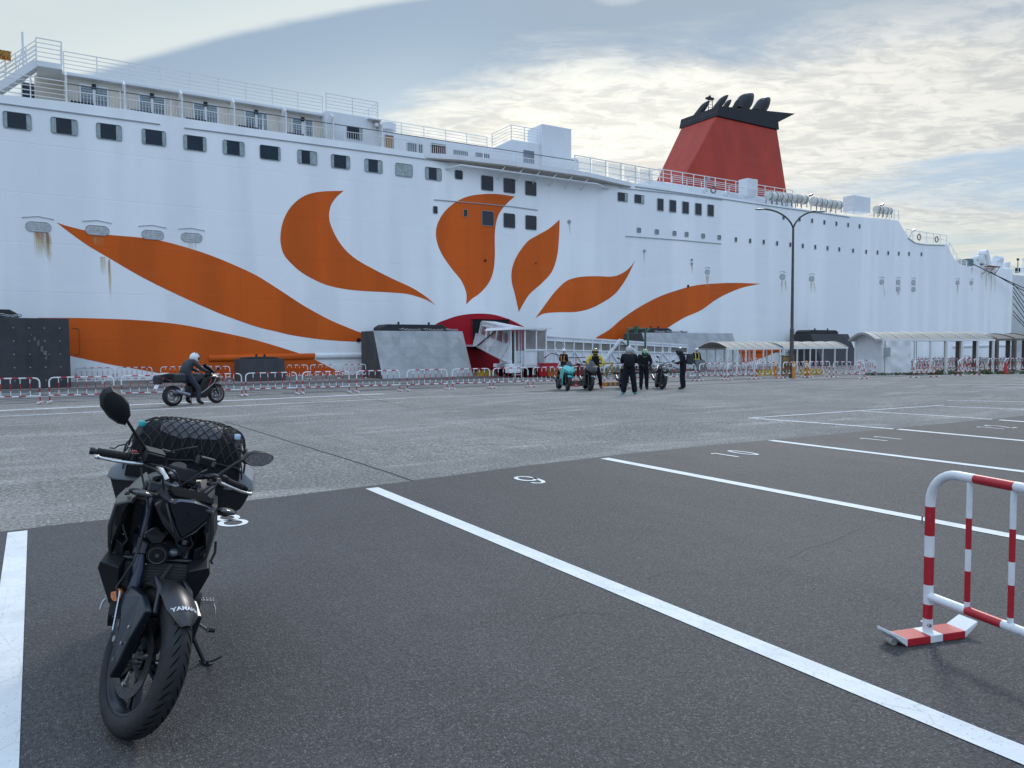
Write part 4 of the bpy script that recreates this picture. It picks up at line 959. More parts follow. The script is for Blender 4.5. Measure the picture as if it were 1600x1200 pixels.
def barrier(L, label, group, near=False, seg=3, nb=6, H=.86, style=0):
    t = thing('crowd_barrier', label, 'barrier', (0, 0, 0), 0, group)
    n = 16 if near else 6; R_ = .024 if near else .024; r = .165 if near else .14
    b = MB(); pts = arch_pts(L, H, r, .05, 8 if near else seg)
    q = math.pi*r/2; up_ = H-r-.05
    if near: bands = [(.057, .142), (.246, .396), (.507, .662)]
    else: bands = [(.06, .20), (.34, .50)]
    s0 = up_+q
    k = s0+(.10 if near else .20)
    while k < s0+L-2*r-.1: bands.append((k, k+.215 if near else k+.18)); k += .45 if near else .40
    tot = 2*up_+2*q+L-2*r
    for a_, c_ in list(bands[:3 if near else 2]): bands.append((tot-c_, tot-a_))
    col_tube(b, pts, R_, n, bands); b.build('arch_frame', BM, t, smooth=True)
    b = MB(); zl = .235 if near else .27; bl = []; k = .235 if near else .12
    while k < L-.2: bl.append((k, k+.20)); k += .43 if near else .40
    col_tube(b, [(0, 0, zl), (L, 0, zl)], R_*.95, n, bl); b.build('bottom_rail', BM, t, smooth=True)
    for i in range(nb):
        x = L*(i+1)/(nb+1) if not near else .235+i*.235
        b = MB(); hb = H-zl; col_tube(b, [(x, 0, zl), (x, 0, H)], .0135 if near else .013, n, [(.045, .20), (.31, .465)] if near else [(.18, .42)]); b.build('upright_bar', BM, t, smooth=True)
    for x in (0, L):
        b = MB()
        if near:
            w, hh, L2 = .060, .042, .190
            sec = []
            for y, z0_, z1_, ww in ((-L2-.085, .070, .087, w*.98), (-L2, .006, .045, w), (-.105, .006, .045, w), (-.04, .006, .045, w), (.04, .006, .045, w), (.105, .006, .045, w), (L2, .006, .045, w), (L2+.085, .070, .087, w*.98)):
                sec.append([(x-ww, y, z0_), (x+ww, y, z0_), (x+ww, y, z1_), (x-ww, y, z1_)])
            b.loft(sec, True, True, [0, 0, 1, 0, 0, 1, 0][:7] if False else [0, 1, 1, 0, 1, 1, 0])
            f = b.build('foot', BM, t, bevel=.003)
            b = MB(); b.cyl((x, 0, .04), (x, 0, .115), .0245, 16); b.build('socket', M_WHITE, f, smooth=True)
            b = MB(); b.cyl((x-.03, -.012, .085), (x+.03, -.012, .085), .009, 8); b.cyl((x-.031, 0, .085), (x-.024, 0, .085), .011, 6); b.build('bolt', M_STEEL, f)
            b = MB(); b.cyl((x-.020, -L2-.045, .022), (x+.020, -L2-.045, .022), .021, 14); b.box((x, -L2-.03, .036), (.05, .03, .02)); b.build('caster', mat('caster_grey', (.35, .34, .31), .6, var=.2, vscale=60), f, smooth=True)
        else:
            b.mi = 0; b.box((x, 0, .045), (.07, .16, .04)); b.mi = 1; b.box((x, -.16, .045), (.07, .13, .04)); b.box((x, .16, .045), (.07, .13, .04)); b.mi = 0
            b.box((x, -.27, .06), (.07, .09, .05)); b.box((x, .27, .06), (.07, .09, .05)); b.build('foot', BM, t)
    if near:
        b = MB(); b.tube([(-.02, 0, .60), (-.045, 0, .595), (-.05, 0, .61), (-.05, 0, .655)], .0045, 6); b.build('hook', M_STEEL, t, smooth=True)
    return t
def place(t, a, c, z=None):
    """stand the barrier from ground point a towards c"""
    d = Vector((c.x-a.x, c.y-a.y, 0)); t.location = (a.x, a.y, G(a.y)); t.rotation_euler = (0, 0, math.atan2(d.y, d.x)); return t
# foreground barrier: direction from two points of its bottom rail
zr_ = .235
def onz(x, y, z): d = ray(x, y); k = (z-CAM_H)/d.z; return Vector((d.x*k, d.y*k, z))
p0 = gp(1449, 999); p0.z = 0; r1 = onz(1595, 986, zr_)
NB = barrier(1.88, 'large red and white striped barrier with a wheeled foot standing in the right foreground', None, near=True, nb=7, H=.90)
place(NB, p0, r1)
protoB = {}
def far_barrier(x0, y0, x1, y1, label, group):
    a, c = gp(x0, y0), gp(x1, y1); L = (Vector((c.x, c.y))-Vector((a.x, a.y))).length; key = round(L*2)/2
    nb = 6 if L < 2.4 else 7
    if key not in protoB: protoB[key] = t = barrier(L, label, group, nb=nb)
    else:
        t = copy_tree(protoB[key]); t['label'] = label; t['group'] = group; t.scale = (1, 1, 1)
        for ch in t.children: pass
        sx = L/protoB[key].get('len', L); t.scale = (sx, 1, 1)
    if 'len' not in protoB[key]: protoB[key]['len'] = L
    return place(t, a, c)
GF = 'front row of red and white barriers'
FB = [(-45, 634.5, 63, 631.3, 'barrier farthest left in the front row, cut by the left edge of the picture'),
      (78, 630.5, 178.5, 627.5, 'barrier second from the left in the front row, above the motorcycle mirror'),
      (190.5, 626.5, 284, 623.5, 'barrier just left of the seated rider in the front row'),
      (291, 622.5, 378, 619.8, 'barrier behind the front wheel of the touring motorcycle'),
      (384.5, 619.3, 464, 616.5, 'first barrier right of the touring motorcycle in the front row'),
      (473.2, 616.2, 545.8, 614, 'barrier before the tip of the lowest orange flame in the front row'),
      (557.5, 613.8, 624.8, 611.6, 'barrier before the dark left end of the light concrete block'),
      (636.6, 611.2, 698.6, 609.3, 'barrier before the middle of the light concrete block'),
      (707, 609, 765.3, 607.2, 'barrier before the right edge of the light concrete block'),
      (770.8, 607, 825, 605.3, 'barrier before the crimson sun and the bridge undercarriage'),
      (833, 605, 880, 603.5, 'barrier just left of the turquoise motorcycle')]
for q in FB: far_barrier(*q, GF)
GM = 'barriers behind the group of riders'
for q in [(893, 602, 938, 600.5, 'barrier behind the turquoise motorcycle and the yellow jacket'), (944, 600.2, 986, 598.8, 'barrier between the yellow jacket and the rider seen from behind'), (991, 598.6, 1030, 597.6, 'barrier behind the rider with bowed green helmet'), (1036, 597.4, 1086, 595.6, 'barrier behind the naked motorcycle and the box backpack')]: far_barrier(*q, GM)
GR = 'barriers around the canopies'
for q in [(1093, 595.4, 1132.5, 594.2, 'barrier with a dark grey panel leaning behind it'), (1137.5, 594.2, 1175, 592.9, 'barrier at the left posts of the small canopy'), (1182, 592.8, 1217, 591.6, 'barrier by the first yellow bollard left of the lamp post'),
          (1223.6, 591.5, 1258.5, 590.4, 'barrier at the foot of the lamp post'), (1263.5, 590.2, 1296, 589.2, 'barrier by the yellow bollard right of the lamp post'), (1302, 590.4, 1350, 592, 'barrier before the left white tarpaulin'),
          (1427.5, 590.6, 1459.4, 589.4, 'lone barrier right of the white tarpaulin'), (1497, 587.6, 1526.3, 586.6, 'lone barrier farther right under the canopy edge')]: far_barrier(*q, GR)
GB = 'back row of barriers beside the hull'
def backrow(lst, lab, yb, sc):
    for i, (x0, x1) in enumerate(lst): far_barrier(x0, yb, x1, yb-.4, lab[i], GB)
for x0, x1, yb, lb in ((119.8, 177.3, 600.6, 'back row barrier before the white wedge beside the black block'), (183.3, 238, 599.4, 'back row barrier left of the seated rider, before the low orange flame'), (251.6, 303, 598.3, 'back row barrier directly behind the seated rider'), (310, 359.5, 597.3, 'back row barrier left of the small black block'),
                   (436.6, 481, 594.2, 'back row barrier right of the small black block'), (485.6, 528, 593.2, 'back row barrier before the pointed end of the low orange flame'), (530.5, 571.6, 592.4, 'back row barrier at the dark end of the light concrete block'),
                   (1120, 1146, 578.6, 'distant barrier under the left end of the small canopy'), (1149, 1174, 578, 'distant barrier under the middle of the small canopy'), (1178, 1202, 577.5, 'distant barrier under the right half of the small canopy')): far_barrier(x0, yb, x1, yb-.7, lb, GB)
GC = 'barriers stored close together beyond the open canopy'
k = 0
for (x0, y0, x1, y1) in ((1421, 584, 1450, 583), (1432, 582, 1462, 581), (1444, 581, 1478, 580), (1466, 583, 1496, 582), (1474, 581, 1506, 580), (1500, 583, 1530, 582), (1512, 581, 1545, 580), (1544, 583, 1573, 582), (1552, 581, 1585, 580), (1570, 583, 1602, 582), (1341, 586.2, 1367, 586)):
    far_barrier(x0, y0, x1, y1, 'red and white barrier packed among others beyond the canopy posts' if k < 10 else 'barrier standing against the left white tarpaulin', GC if k < 10 else GR); k += 1
k = 0
for (x0, x1, w_) in ((1428, 1452, 'leftmost'), (1455, 1478, 'second from left'), (1481, 1504, 'third from left'), (1508, 1530, 'rightmost')): far_barrier(x0, 575.5, x1, 575.0, 'barrier %s of four in the far row against the hull behind the canopy' % w_, GC)

# ---- double-arm lamp post
lp = gp(1236.5, 590.5)
t = thing('lamp_post', 'tall dark steel lamp post with two curved arms in front of the bow', 'lamp post', lp)
Hl = 8.9
b = MB(); b.tube([(0, 0, 0), (0, 0, 2.6), (0, 0, 2.65), (0, 0, Hl-.9)], [.115, .105, .085, .055], 12); b.build('pole', mat('lamp_brown', (.070, .062, .055), .55, .3, var=.3, vscale=3), t, smooth=True)
rv = Vector((math.cos(YAW), -math.sin(YAW), 0))
for s, L, lab in ((-1, 1.62, 0), (1, 1.28, 0)):
    b = MB(); pts = []
    for k in range(13):
        u = k/12; pts.append(Vector((0, 0, Hl-.92))+rv*s*L*(1-math.cos(u*math.pi/2))**.8*1.0+Vector((0, 0, .95*math.sin(u*math.pi/2)**1.0)) if False else rv*s*L*(u**1.6)+Vector((0, 0, Hl-.95+.95*math.sin(u*math.pi/2)+(.12 if s < 0 else -.02)*u)))
    b.tube(pts, .045, 8); b.build('arm', MT['lamp_brown'], t, smooth=True)
    e = pts[-1]; b = MB(); b.ell(e+rv*s*.16+Vector((0, 0, -.01)), (.30, .13, .05), 12, 6, Matrix.Rotation(math.atan2(rv.y, rv.x), 4, 'Z')); b.build('lamp_head', M_STEEL, t, smooth=True)
# yellow posts and yellow kerb blocks
M_YEL = mat('bollard_yellow', (.50, .22, .035), .6, var=.25, vscale=6); M_YKERB = mat('kerb_yellow', (.42, .30, .03), .8, var=.35, vscale=5); M_BAND = mat('reflector_white', (.7, .7, .66), .4)
for px, py, lb in ((1211.5, 590, 'yellow bollard left of the lamp post'), (1240, 591.5, 'yellow bollard right in front of the lamp post'), (1259.7, 590, 'yellow bollard right of the lamp post')):
    p = gp(px, py); t = thing('warning_bollard', lb, 'bollard', p, 0, 'yellow bollards near the lamp post')
    b = MB(); b.cyl((0, 0, 0), (0, 0, .86), .085, 12); b.build('post', M_YEL, t, smooth=True)
    b = MB(); b.cyl((0, 0, .72), (0, 0, .78), .088, 12); b.cyl((0, 0, .64), (0, 0, .69), .088, 12); b.build('reflective_band', M_BAND, t, smooth=True, kind='stuff')
    b = MB(); b.ell((0, 0, .86), (.085, .085, .05), 12, 6); b.build('cap', M_YEL, t, smooth=True)
def ykerb(x0, y0, x1, y1, lb, h=.22, stripes=False):
    a, c = gp(x0, y0), gp(x1, y1); t = thing('kerb_block', lb, 'kerb block', a, 0, 'low painted concrete kerb blocks'); d = c-a
    b = MB(); n = 8
    for i in range(n):
        b.mi = i % 2 if stripes else 0
        p, q = a+d*i/n, a+d*(i+1)/n; b.bar(p+Vector((0, 0, h/2+.002)), q+Vector((0, 0, h/2+.002)), .22, h)
    b.build('kerb_body', [M_YKERB if not stripes else mat('kerb_orange', (.42, .17, .03), .8, var=.3, vscale=9), mat('kerb_dark', (.09, .085, .08), .8, var=.3, vscale=9)], t, world=True, weld=.001)
ykerb(1183, 587, 1212, 586.3, 'yellow kerb block behind the first yellow bollard', .34); ykerb(1250, 585.8, 1284, 585.3, 'yellow kerb block right of the lamp post', .34)
ykerb(943, 603.5, 972, 602.6, 'orange and black striped kerb between the yellow jacket and the rider seen from behind', .17, True); ykerb(745, 587.5, 770, 587, 'pale yellow kerb block below the crimson sun', .34)
# rusty box at the lamp foot
def cabinet(x0, x1, yb, ht, m, lb, name='junction_cabinet', d=.5, legs=False):
    a, c = gp(x0, yb), gp(x1, yb); t = thing(name, lb, 'cabinet', a); b = MB(); y = (a.y+c.y)/2
    b.span(a.x, c.x, y, y+d, a.z+.05, a.z+ht); o = b.build('case', m, t, world=True, bevel=.015)
    b = MB(); b.span(a.x+.05, (a.x+c.x)/2-.01, y-.015, y-.002, a.z+.12, a.z+ht-.08); b.build('cabinet_door', m, t, world=True)
    b = MB(); b.span((a.x+c.x)/2+.01, c.x-.05, y-.015, y-.002, a.z+.12, a.z+ht-.08); b.build('cabinet_door', m, t, world=True)
    b = MB(); b.span(a.x-.03, c.x+.03, y-.04, y+d+.03, a.z+ht+.002, a.z+ht+.04); b.build('lid', m, t, world=True)
    return t
M_RUSTB = mat('rusty_yellow', (.20, .15, .07), .8, var=.6, vscale=2.2)
cabinet(1224, 1249, 588.5, 1.16, M_RUSTB, 'rust-stained yellow cabinet behind the lamp post')
p = gp(1101, 592); t = thing('leaning_panel', 'dark grey ribbed panel on a concrete foot leaning behind a barrier', 'panel', p)
b = MB(); q = gp(1091, 592); q2 = gp(1106, 592)
b.hexa([(q.x, q.y, q.z+.45), (q2.x, q2.y, q.z+.45), (q2.x, q2.y+.04, q.z+.45), (q.x, q.y+.04, q.z+.45), (q.x+.1, q.y+.35, q.z+1.02), (q2.x+.1, q2.y+.35, q.z+1.02), (q2.x+.1, q2.y+.39, q.z+1.02), (q.x+.1, q.y+.39, q.z+1.02)])
b.build('panel_face', mat('panel_grey', (.07, .075, .08), .5), t, world=True)
b = MB(); b.span(q.x-.2, q2.x, q.y+.15, q.y+.7, q.z, q.z+.40); b.build('base', M_CONC, t, world=True, bevel=.02)
# dark ballast boxes near the bikes
p = gp(902, 603); b = MB(); b.box((0, 0, .12), (.62, .4, .24)); o = b.build('ballast_block', mat('brown_block', (.045, .035, .03), .8, var=.3, vscale=8), bevel=.02); o.location = p; o.rotation_euler.z = -.5; tag(o, 'dark brown ballast block between the turquoise and the black sports motorcycle', 'block')
# pole with red and white bands behind
p = gp(900, 604); t = thing('marker_pole', 'thin red and white marker pole right of the turquoise motorcycle', 'pole', p); b = MB(); col_tube(b, [(0, 0, 0), (0, 0, 1.25)], .02, 8, [(.1, .3), (.5, .7), (.9, 1.25)]); b.build('shaft', BM, t, smooth=True); b = MB(); b.cyl((0, 0, 0), (0, 0, .06), .14, 12); b.build('base', M_REDP, t)

# ---- gangway (boarding bridge)
GY = 38.5
gang = thing('boarding_bridge', 'long white boarding bridge with round and square windows leading up to the ship door', 'boarding bridge', gp(900, 590))
M_GW = mat('bridge_white', (.70, .73, .76), .45, var=.08, vscale=.8); M_BG = mat('bridge_glass', (.22, .21, .20), .15, var=.5, vscale=.35, spec=.8)
x0, x1 = at(853, 560, GY).x, at(1073.5, 550, GY).x
ztop0, ztop1 = at(853, 523.8, GY).z, at(1073.5, 538.3, GY).z
zb0, zb1 = at(853, 573, GY).z, at(1073.5, 567.5, GY).z
def zt_(x): return ztop0+(ztop1-ztop0)*(x-x0)/(x1-x0)
def zb_(x): return zb0+(zb1-zb0)*(x-x0)/(x1-x0)
D = 2.3; N = 21
b = MB()     # floor, roof, lower cladding
b.hexa([(x0, GY, zb0), (x1, GY, zb1), (x1, GY+D, zb1), (x0, GY+D, zb0), (x0, GY, zb0+.10), (x1, GY, zb1+.10), (x1, GY+D, zb1+.10), (x0, GY+D, zb0+.10)]); b.build('floor', M_GW, gang, world=True)
b = MB(); prof = [(-.02, -.05), (.08, .06), (.5, .13), (D/2, .15), (D-.5, .13), (D-.08, .06), (D+.02, -.05)]
b.loft([[(x, GY+u, zt_(x)-.10+v) for u, v in prof]+[(x, GY+D+.02, zt_(x)-.18), (x, GY-.02, zt_(x)-.18)] for x in (x0, x1)]); b.build('roof', M_GW, gang, world=True)
hw = lambda x: (zt_(x)-zb_(x))
lo_f, hi_f = .54, .84
for side, yy in ((0, GY), (1, GY+D-.05)):
    b = MB(); b.hexa([(x0, yy, zb_(x0)), (x1, yy, zb_(x1)), (x1, yy+.04, zb_(x1)), (x0, yy+.04, zb_(x0)), (x0, yy, zb_(x0)+hw(x0)*lo_f), (x1, yy, zb_(x1)+hw(x1)*lo_f), (x1, yy+.04, zb_(x1)+hw(x1)*lo_f), (x0, yy+.04, zb_(x0)+hw(x0)*lo_f)]); b.build('lower_cladding', M_GW, gang, world=True)
    b = MB(); b.hexa([(x0, yy, zb_(x0)+hw(x0)*hi_f), (x1, yy, zb_(x1)+hw(x1)*hi_f), (x1, yy+.04, zb_(x1)+hw(x1)*hi_f), (x0, yy+.04, zb_(x0)+hw(x0)*hi_f), (x0, yy, zt_(x0)-.1), (x1, yy, zt_(x1)-.1), (x1, yy+.04, zt_(x1)-.1), (x0, yy+.04, zt_(x0)-.1)]); b.build('upper_cladding', M_GW, gang, world=True)
edges = [853, 866, 881.5, 896.5, 911, 925, 938.5, 953, 966.5, 980, 994.5, 1009, 1022, 1034, 1047, 1060, 1073.5]
rounds = {1: 1, 5: 1, 9: 1, 13: 1}
for i in range(len(edges)-1):
    xa, xc = at(edges[i], 550, GY).x, at(edges[i+1], 550, GY).x; xm = (xa+xc)/2
    z0_, z1_ = zb_(xm)+hw(xm)*lo_f, zb_(xm)+hw(xm)*hi_f
    for side, yy in ((0, GY), (1, GY+D-.05)):
        if i in rounds:
            if side: continue
            b = MB(); b.span(xa+.05, xc-.05, yy+.005, yy+.035, z0_, z1_); f = b.build('round_window_panel', M_GW, gang, world=True)
            rr_ = min((z1_-z0_)*.46, .30); rr2 = (z1_-z0_)*.5
            b = MB(); b.poly([(xm+rr_*.95*math.cos(q*math.pi/10), yy-.004, (z0_+z1_)/2+rr2*.95*math.sin(q*math.pi/10)) for q in range(20)]); b.build('round_pane', M_BG, f, world=True)
            b = MB(); b.tube([(xm+rr_*math.cos(q*math.pi/10), yy-.006, (z0_+z1_)/2+rr2*math.sin(q*math.pi/10)) for q in range(20)], .022, 5, closed=True); b.build('rim', M_STEEL, f, world=True)
        else:
            b = MB(); b.span(xa+.05, xc-.05, yy+.01, yy+.03, z0_, z1_); b.build('pane', M_BG, gang, world=True)
for i in range(len(edges)):
    x = at(edges[i], 550, GY).x; b = MB(); b.bar((x, GY-.03, zb_(x)), (x, GY-.03, zt_(x)-.1), .07); b.build('post', M_GW, gang, world=True)
    b = MB(); b.bar((x, GY-.02, zt_(x)-.08), (x, GY+D, zt_(x)+.08), .06); b.build('roof_rib', M_GW, gang, world=True)
for i in range(0, len(edges)-2, 2):
    xa, xm, xc = [at(edges[i+k], 550, GY).x for k in (0, 1, 2)]
    for p_, q_ in ((xa, xm), (xc, xm)): b = MB(); b.bar((p_, GY-.05, zb_(p_)+.05), (q_, GY-.05, zb_(q_)+hw(q_)*lo_f), .06); b.build('truss_diagonal', M_GW, gang, world=True)
for z_f in (0.02, lo_f, hi_f, .97):
    b = MB(); b.bar((x0, GY-.035, zb_(x0)+hw(x0)*z_f), (x1, GY-.035, zb_(x1)+hw(x1)*z_f), .08); b.build('long_rail', M_GW, gang, world=True)
xm = at(967.5, 550, GY).x
b = MB(); b.bar((xm, GY-.12, zt_(xm)+.02), (xm-1.45, GY-.12, zb_(xm)+.3), .16); b.bar((xm+.1, GY-.12, zt_(xm)), (xm+1.3, GY-.12, zb_(xm)+.9), .14); b.build('lifting_brace', M_GW, gang, world=True, kind='stuff')
# supports under the long part
for px in (868, 905, 955, 1010, 1068):
    x = at(px, 570, GY).x; b = MB()
    for yy in (GY+.2, GY+D-.2): b.bar((x, yy, -.28), (x, yy, zb_(x)), .12)
    b.bar((x, GY+.2, -.1), (x, GY+D-.2, zb_(x)-.1), .06); b.build('support_leg', M_GW, gang, world=True)
b = MB(); xx = at(1042, 580, 34).x
# control cab
cxa, cxb = at(820, 550, GY-.6).x, at(853, 550, GY-.6).x; zc0, zc1 = at(836, 574, GY-.6).z, at(836, 513, GY-.6).z
CYF = GY-.6
b = MB(); b.span(cxa, cxb, CYF, GY+D, zc0, zc0+.12); b.build('cab_floor', M_GW, gang, world=True)
b = MB(); b.loft([[(x, y, z) for x, y, z in ((cxa-1.1, CYF-.2, zc1-.10), (cxb+.35, CYF-.2, zc1-.05), (cxb+.35, GY+D, zc1-.05), (cxa-1.1, GY+D, zc1-.1))], [(cxa-.9, CYF-.2, zc1+.05), (cxb+.35, CYF-.2, zc1+.03), (cxb+.35, GY+D, zc1+.03), (cxa-.9, GY+D, zc1+.05)]]); b.build('cab_roof', M_GW, gang, world=True)
b = MB(); b.span(cxa, cxb, CYF, CYF+.04, zc0+.1, zc0+.1+(zc1-zc0)*.42); b.span(cxa, cxa+.04, CYF+.05, GY+D, zc0+.1, zc0+1.0); b.span(cxb-.04, cxb, CYF+.05, GY+D, zc0+.1, zc0+1.0); b.build('cab_wall', M_GW, gang, world=True)
zm = zc0+(zc1-zc0)*.46; xmid = (cxa+cxb)/2+.05
for xa, xc in ((cxa+.06, xmid-.04), (xmid+.04, cxb-.06)):
    b = MB(); b.span(xa, xc, CYF+.01, CYF+.03, zm, zc1-.12); b.build('pane', M_BG, gang, world=True)
for x in (cxa, xmid, cxb):
    b = MB(); b.bar((x, CYF-.01, zc0), (x, CYF-.01, zc1-.06), .08); b.build('post', M_GW, gang, world=True)
b = MB(); b.bar((cxa, CYF-.02, zm-.03), (cxb, CYF-.02, zm-.03), .09); b.build('long_rail', M_GW, gang, world=True)
b = MB(); xq = xmid+.1; b.span(xq, xq+.35, CYF-.2, CYF-.01, zc0+.25, zc0+1.0); b.build('control_box', M_VENT, gang, world=True, bevel=.01)
b = MB(); b.tube([(xq+.3, CYF-.1, zc0+.5), (xq+.9, CYF-.15, zc0+.85), (xq+2.2, CYF-.15, zc0+.55), (xq+3.6, CYF-.1, zc0+.55)], .025, 5); b.build('cable', M_BLACK, gang, world=True)
# vestibule between the cab and the sloping part
va, vb = at(797, 550, GY).x, cxa; zv1 = at(808, 516, GY).z
for xa in (va, va+.28, va+.75, vb-.1):
    b = MB(); b.bar((xa, GY-.1, zc0-.3), (xa, GY-.1, zv1), .09); b.build('post', M_GW, gang, world=True)
b = MB(); b.span(va+.30, vb-.15, GY-.08, GY-.05, zc0+.1, zc0+1.0); b.build('lower_cladding', M_GW, gang, world=True)
b = MB(); b.span(va+.35, vb-.2, GY-.07, GY-.05, zc0+1.05, zc0+2.05); b.build('pane', M_BG, gang, world=True)
b = MB(); b.span(va+.02, va+.2, GY-.06, GY+.05, zc0+.0, zv1-.1); b.build('bellows', M_BLACK, gang, world=True)
# sloping telescopic part up to the door (its axis runs away from the viewer)
Pn = [at(752.5, 503, 45.0), at(799, 513, GY), at(795.6, 567, GY), at(744, 541, 45.0)]      # TL TR BR BL
tl_, tr_, br_, bl_ = Pn; wv = Vector((1.6, .9, 0))
ax = (tr_-tl_)
def quad(u, v, off=0):     # u along, v down
    p = (tl_.lerp(tr_, u)).lerp(bl_.lerp(br_, u), v); return p+Vector((-.75, -1, 0)).normalized()*off
def strip_(u0, u1, v0, v1, off, th, m, name, par=gang):
    b = MB(); Q = [quad(u0, v1, off), quad(u1, v1, off), quad(u1, v1, off-th), quad(u0, v1, off-th), quad(u0, v0, off), quad(u1, v0, off), quad(u1, v0, off-th), quad(u0, v0, off-th)]; b.hexa(Q); return b.build(name, m, par, world=True)
sl_ = strip_(.0, 1, .50, 1, 0, .04, M_GW, 'lower_cladding'); strip_(.05, 1, .0, .14, 0, .04, M_GW, 'upper_cladding')
b = MB(); P4 = [tl_, tr_, tr_+wv, tl_+wv]; b.hexa(P4+[p+Vector((0, 0, .08)) for p in P4]); b.build('roof', M_GW, gang, world=True)
b = MB(); P4 = [bl_, br_, br_+wv, bl_+wv]; b.hexa([p-Vector((0, 0, .08)) for p in P4]+P4); b.build('floor', M_GW, gang, world=True)
for u0, u1, rd in ((.07, .22, 0), (.25, .38, 1), (.40, .57, 0), (.59, .76, 0), (.80, .94, 1)):
    if rd:
        strip_(u0, u1, .14, .50, .01, .02, M_GW, 'round_window_panel')
        um = (u0+u1)/2; b = MB(); b.poly([quad(um+(u1-u0)*.40*math.cos(q*math.pi/8), .32+.15*math.sin(q*math.pi/8), .03) for q in range(16)]); b.build('round_pane', M_BG, gang, world=True)
        b = MB(); b.tube([quad(um+(u1-u0)*.42*math.cos(q*math.pi/8), .32+.16*math.sin(q*math.pi/8), .035) for q in range(16)], .02, 5, closed=True); b.build('rim', M_STEEL, gang, world=True)
    else: strip_(u0, u1, .14, .50, .01, .02, M_BG, 'pane')
for u in (.0, .06, .235, .39, .58, .78, .96, 1):
    b = MB(); b.bar(quad(u, 0, .03), quad(u, 1 if u > .05 else .6, .03), .06); b.build('post', M_GW, gang, world=True)
for u0, u1 in ((.06, .235), (.39, .235), (.39, .58), (.78, .58), (.78, .96)):
    b = MB(); b.bar(quad(u0, 1, .04), quad(u1, .5, .04), .05); b.build('truss_diagonal', M_GW, gang, world=True)
b = MB(); b.bar(quad(0, 1.02, .1), quad(.60, .12, .1), .05); b.build('stay_rod', M_BLACK, gang, world=True)
b = MB()
for v in (0, .14, .5, 1): b.bar(quad(0 if v > .3 else .05, v, .03), quad(1, v, .03), .06)
b.build('long_rail', M_GW, gang, world=True, kind='stuff')
b = MB(); p = quad(-.06, 1, 0); b.box((p.x+.2, p.y, p.z-.02), (1.4, 1.4, .12)); b.build('door_ramp', M_SHIPW, gang, world=True)
b = MB()
for k in range(5): p = quad(-.10+.03*k, .52, .05); q = quad(-.10+.03*k, 1, .05); b.bar(p, q, .04)
b.bar(quad(-.1, .52, .05), quad(.05, .52, .05), .05); b.build('ramp_rail', M_GW, gang, world=True, kind='stuff')
# travelling undercarriage
ux0, ux1 = at(800, 580, GY).x, at(862, 580, GY).x
b = MB(); b.span(ux0, ux1, GY-.4, GY+.0, .30, .52); b.span(ux0, ux1, GY+1.8, GY+2.2, .30, .52); b.build('chassis', M_GW, gang, world=True, bevel=.02)
for x in (ux0+.4, ux0+1.0, ux1-1.0, ux1-.4):
    for y in (GY-.2, GY+2.0):
        b = MB(); b.cyl((x, y-.12, -.28+.26), (x, y+.12, -.28+.26), .26, 14); b.build('bogie_wheel', M_BLACK, gang, world=True, smooth=True)
for x in (ux0+.2, (ux0+ux1)/2, ux1-.2):
    b = MB(); b.bar((x, GY-.2, .5), (x, GY-.2, zc0), .14); b.bar((x, GY+2.0, .5), (x, GY+2.0, zc0), .14); b.build('jack_leg', M_GW, gang, world=True, kind='stuff')
b = MB(); b.bar((ux0+.2, GY-.22, .5), ((ux0+ux1)/2, GY-.22, zc0), .08); b.bar(((ux0+ux1)/2, GY-.22, .5), (ux1-.2, GY-.22, zc0), .08); b.build('cross_brace', M_GW, gang, world=True, kind='stuff')
b = MB(); b.span(ux0-.5, ux0+.3, GY-.5, GY, .0, .55); b.build('drive_motor', M_GW, gang, world=True, bevel=.03)
b = MB()
for k in range(6): b.bar((ux0-.1, GY-.5, -.1+k*.22), (ux0+.35, GY-.5, -.1+k*.22), .03)
b.bar((ux0-.1, GY-.5, -.28), (ux0-.1, GY-.5, 1.3), .04); b.bar((ux0+.35, GY-.5, -.28), (ux0+.35, GY-.5, 1.3), .04); b.build('ladder', M_GW, gang, world=True)
# machinery on the quay under the bridge: green and yellow frames, red cabinet, pallets
M_GRP = mat('pipe_green', (.035, .12, .06), .5, var=.2, vscale=4)
def quaybox(x0, x1, yb, h, m, name, lb, cat, Y=37.0):
    a, c = at(x0, yb, Y), at(x1, yb, Y); t = thing(name, lb, cat, (a.x, Y, -.28)); b = MB()
    b.span(a.x, c.x, Y, Y+.7, -.22, -.22+h); b.build('body', m, t, world=True, bevel=.02)
    b = MB(); b.span(a.x-.04, c.x+.04, Y-.04, Y+.74, -.22+h+.003, -.22+h+.05); b.build('lid', m, t, world=True)
    b = MB(); b.span(a.x+.05, a.x+.2, Y+.05, Y+.65, -.28, -.225); b.build('skid', M_BLACK, t, world=True); b = MB(); b.span(c.x-.2, c.x-.05, Y+.05, Y+.65, -.28, -.225); b.build('skid', M_BLACK, t, world=True)
quaybox(852, 872, 583, .75, M_REDP, 'red_equipment_box', 'red equipment box under the boarding bridge behind the worker in orange vest', 'equipment box')
quaybox(905, 922, 585, .6, mat('dark_red', (.12, .02, .02), .6), 'tool_chest', 'dark red tool chest under the bridge left of the yellow jacket', 'tool chest')
quaybox(866, 882, 589, .42, mat('orange_cover', (.35, .12, .02), .7, var=.3, vscale=4), 'orange_box', 'low orange box under the boarding bridge beside the turquoise motorcycle', 'box', 36.2)
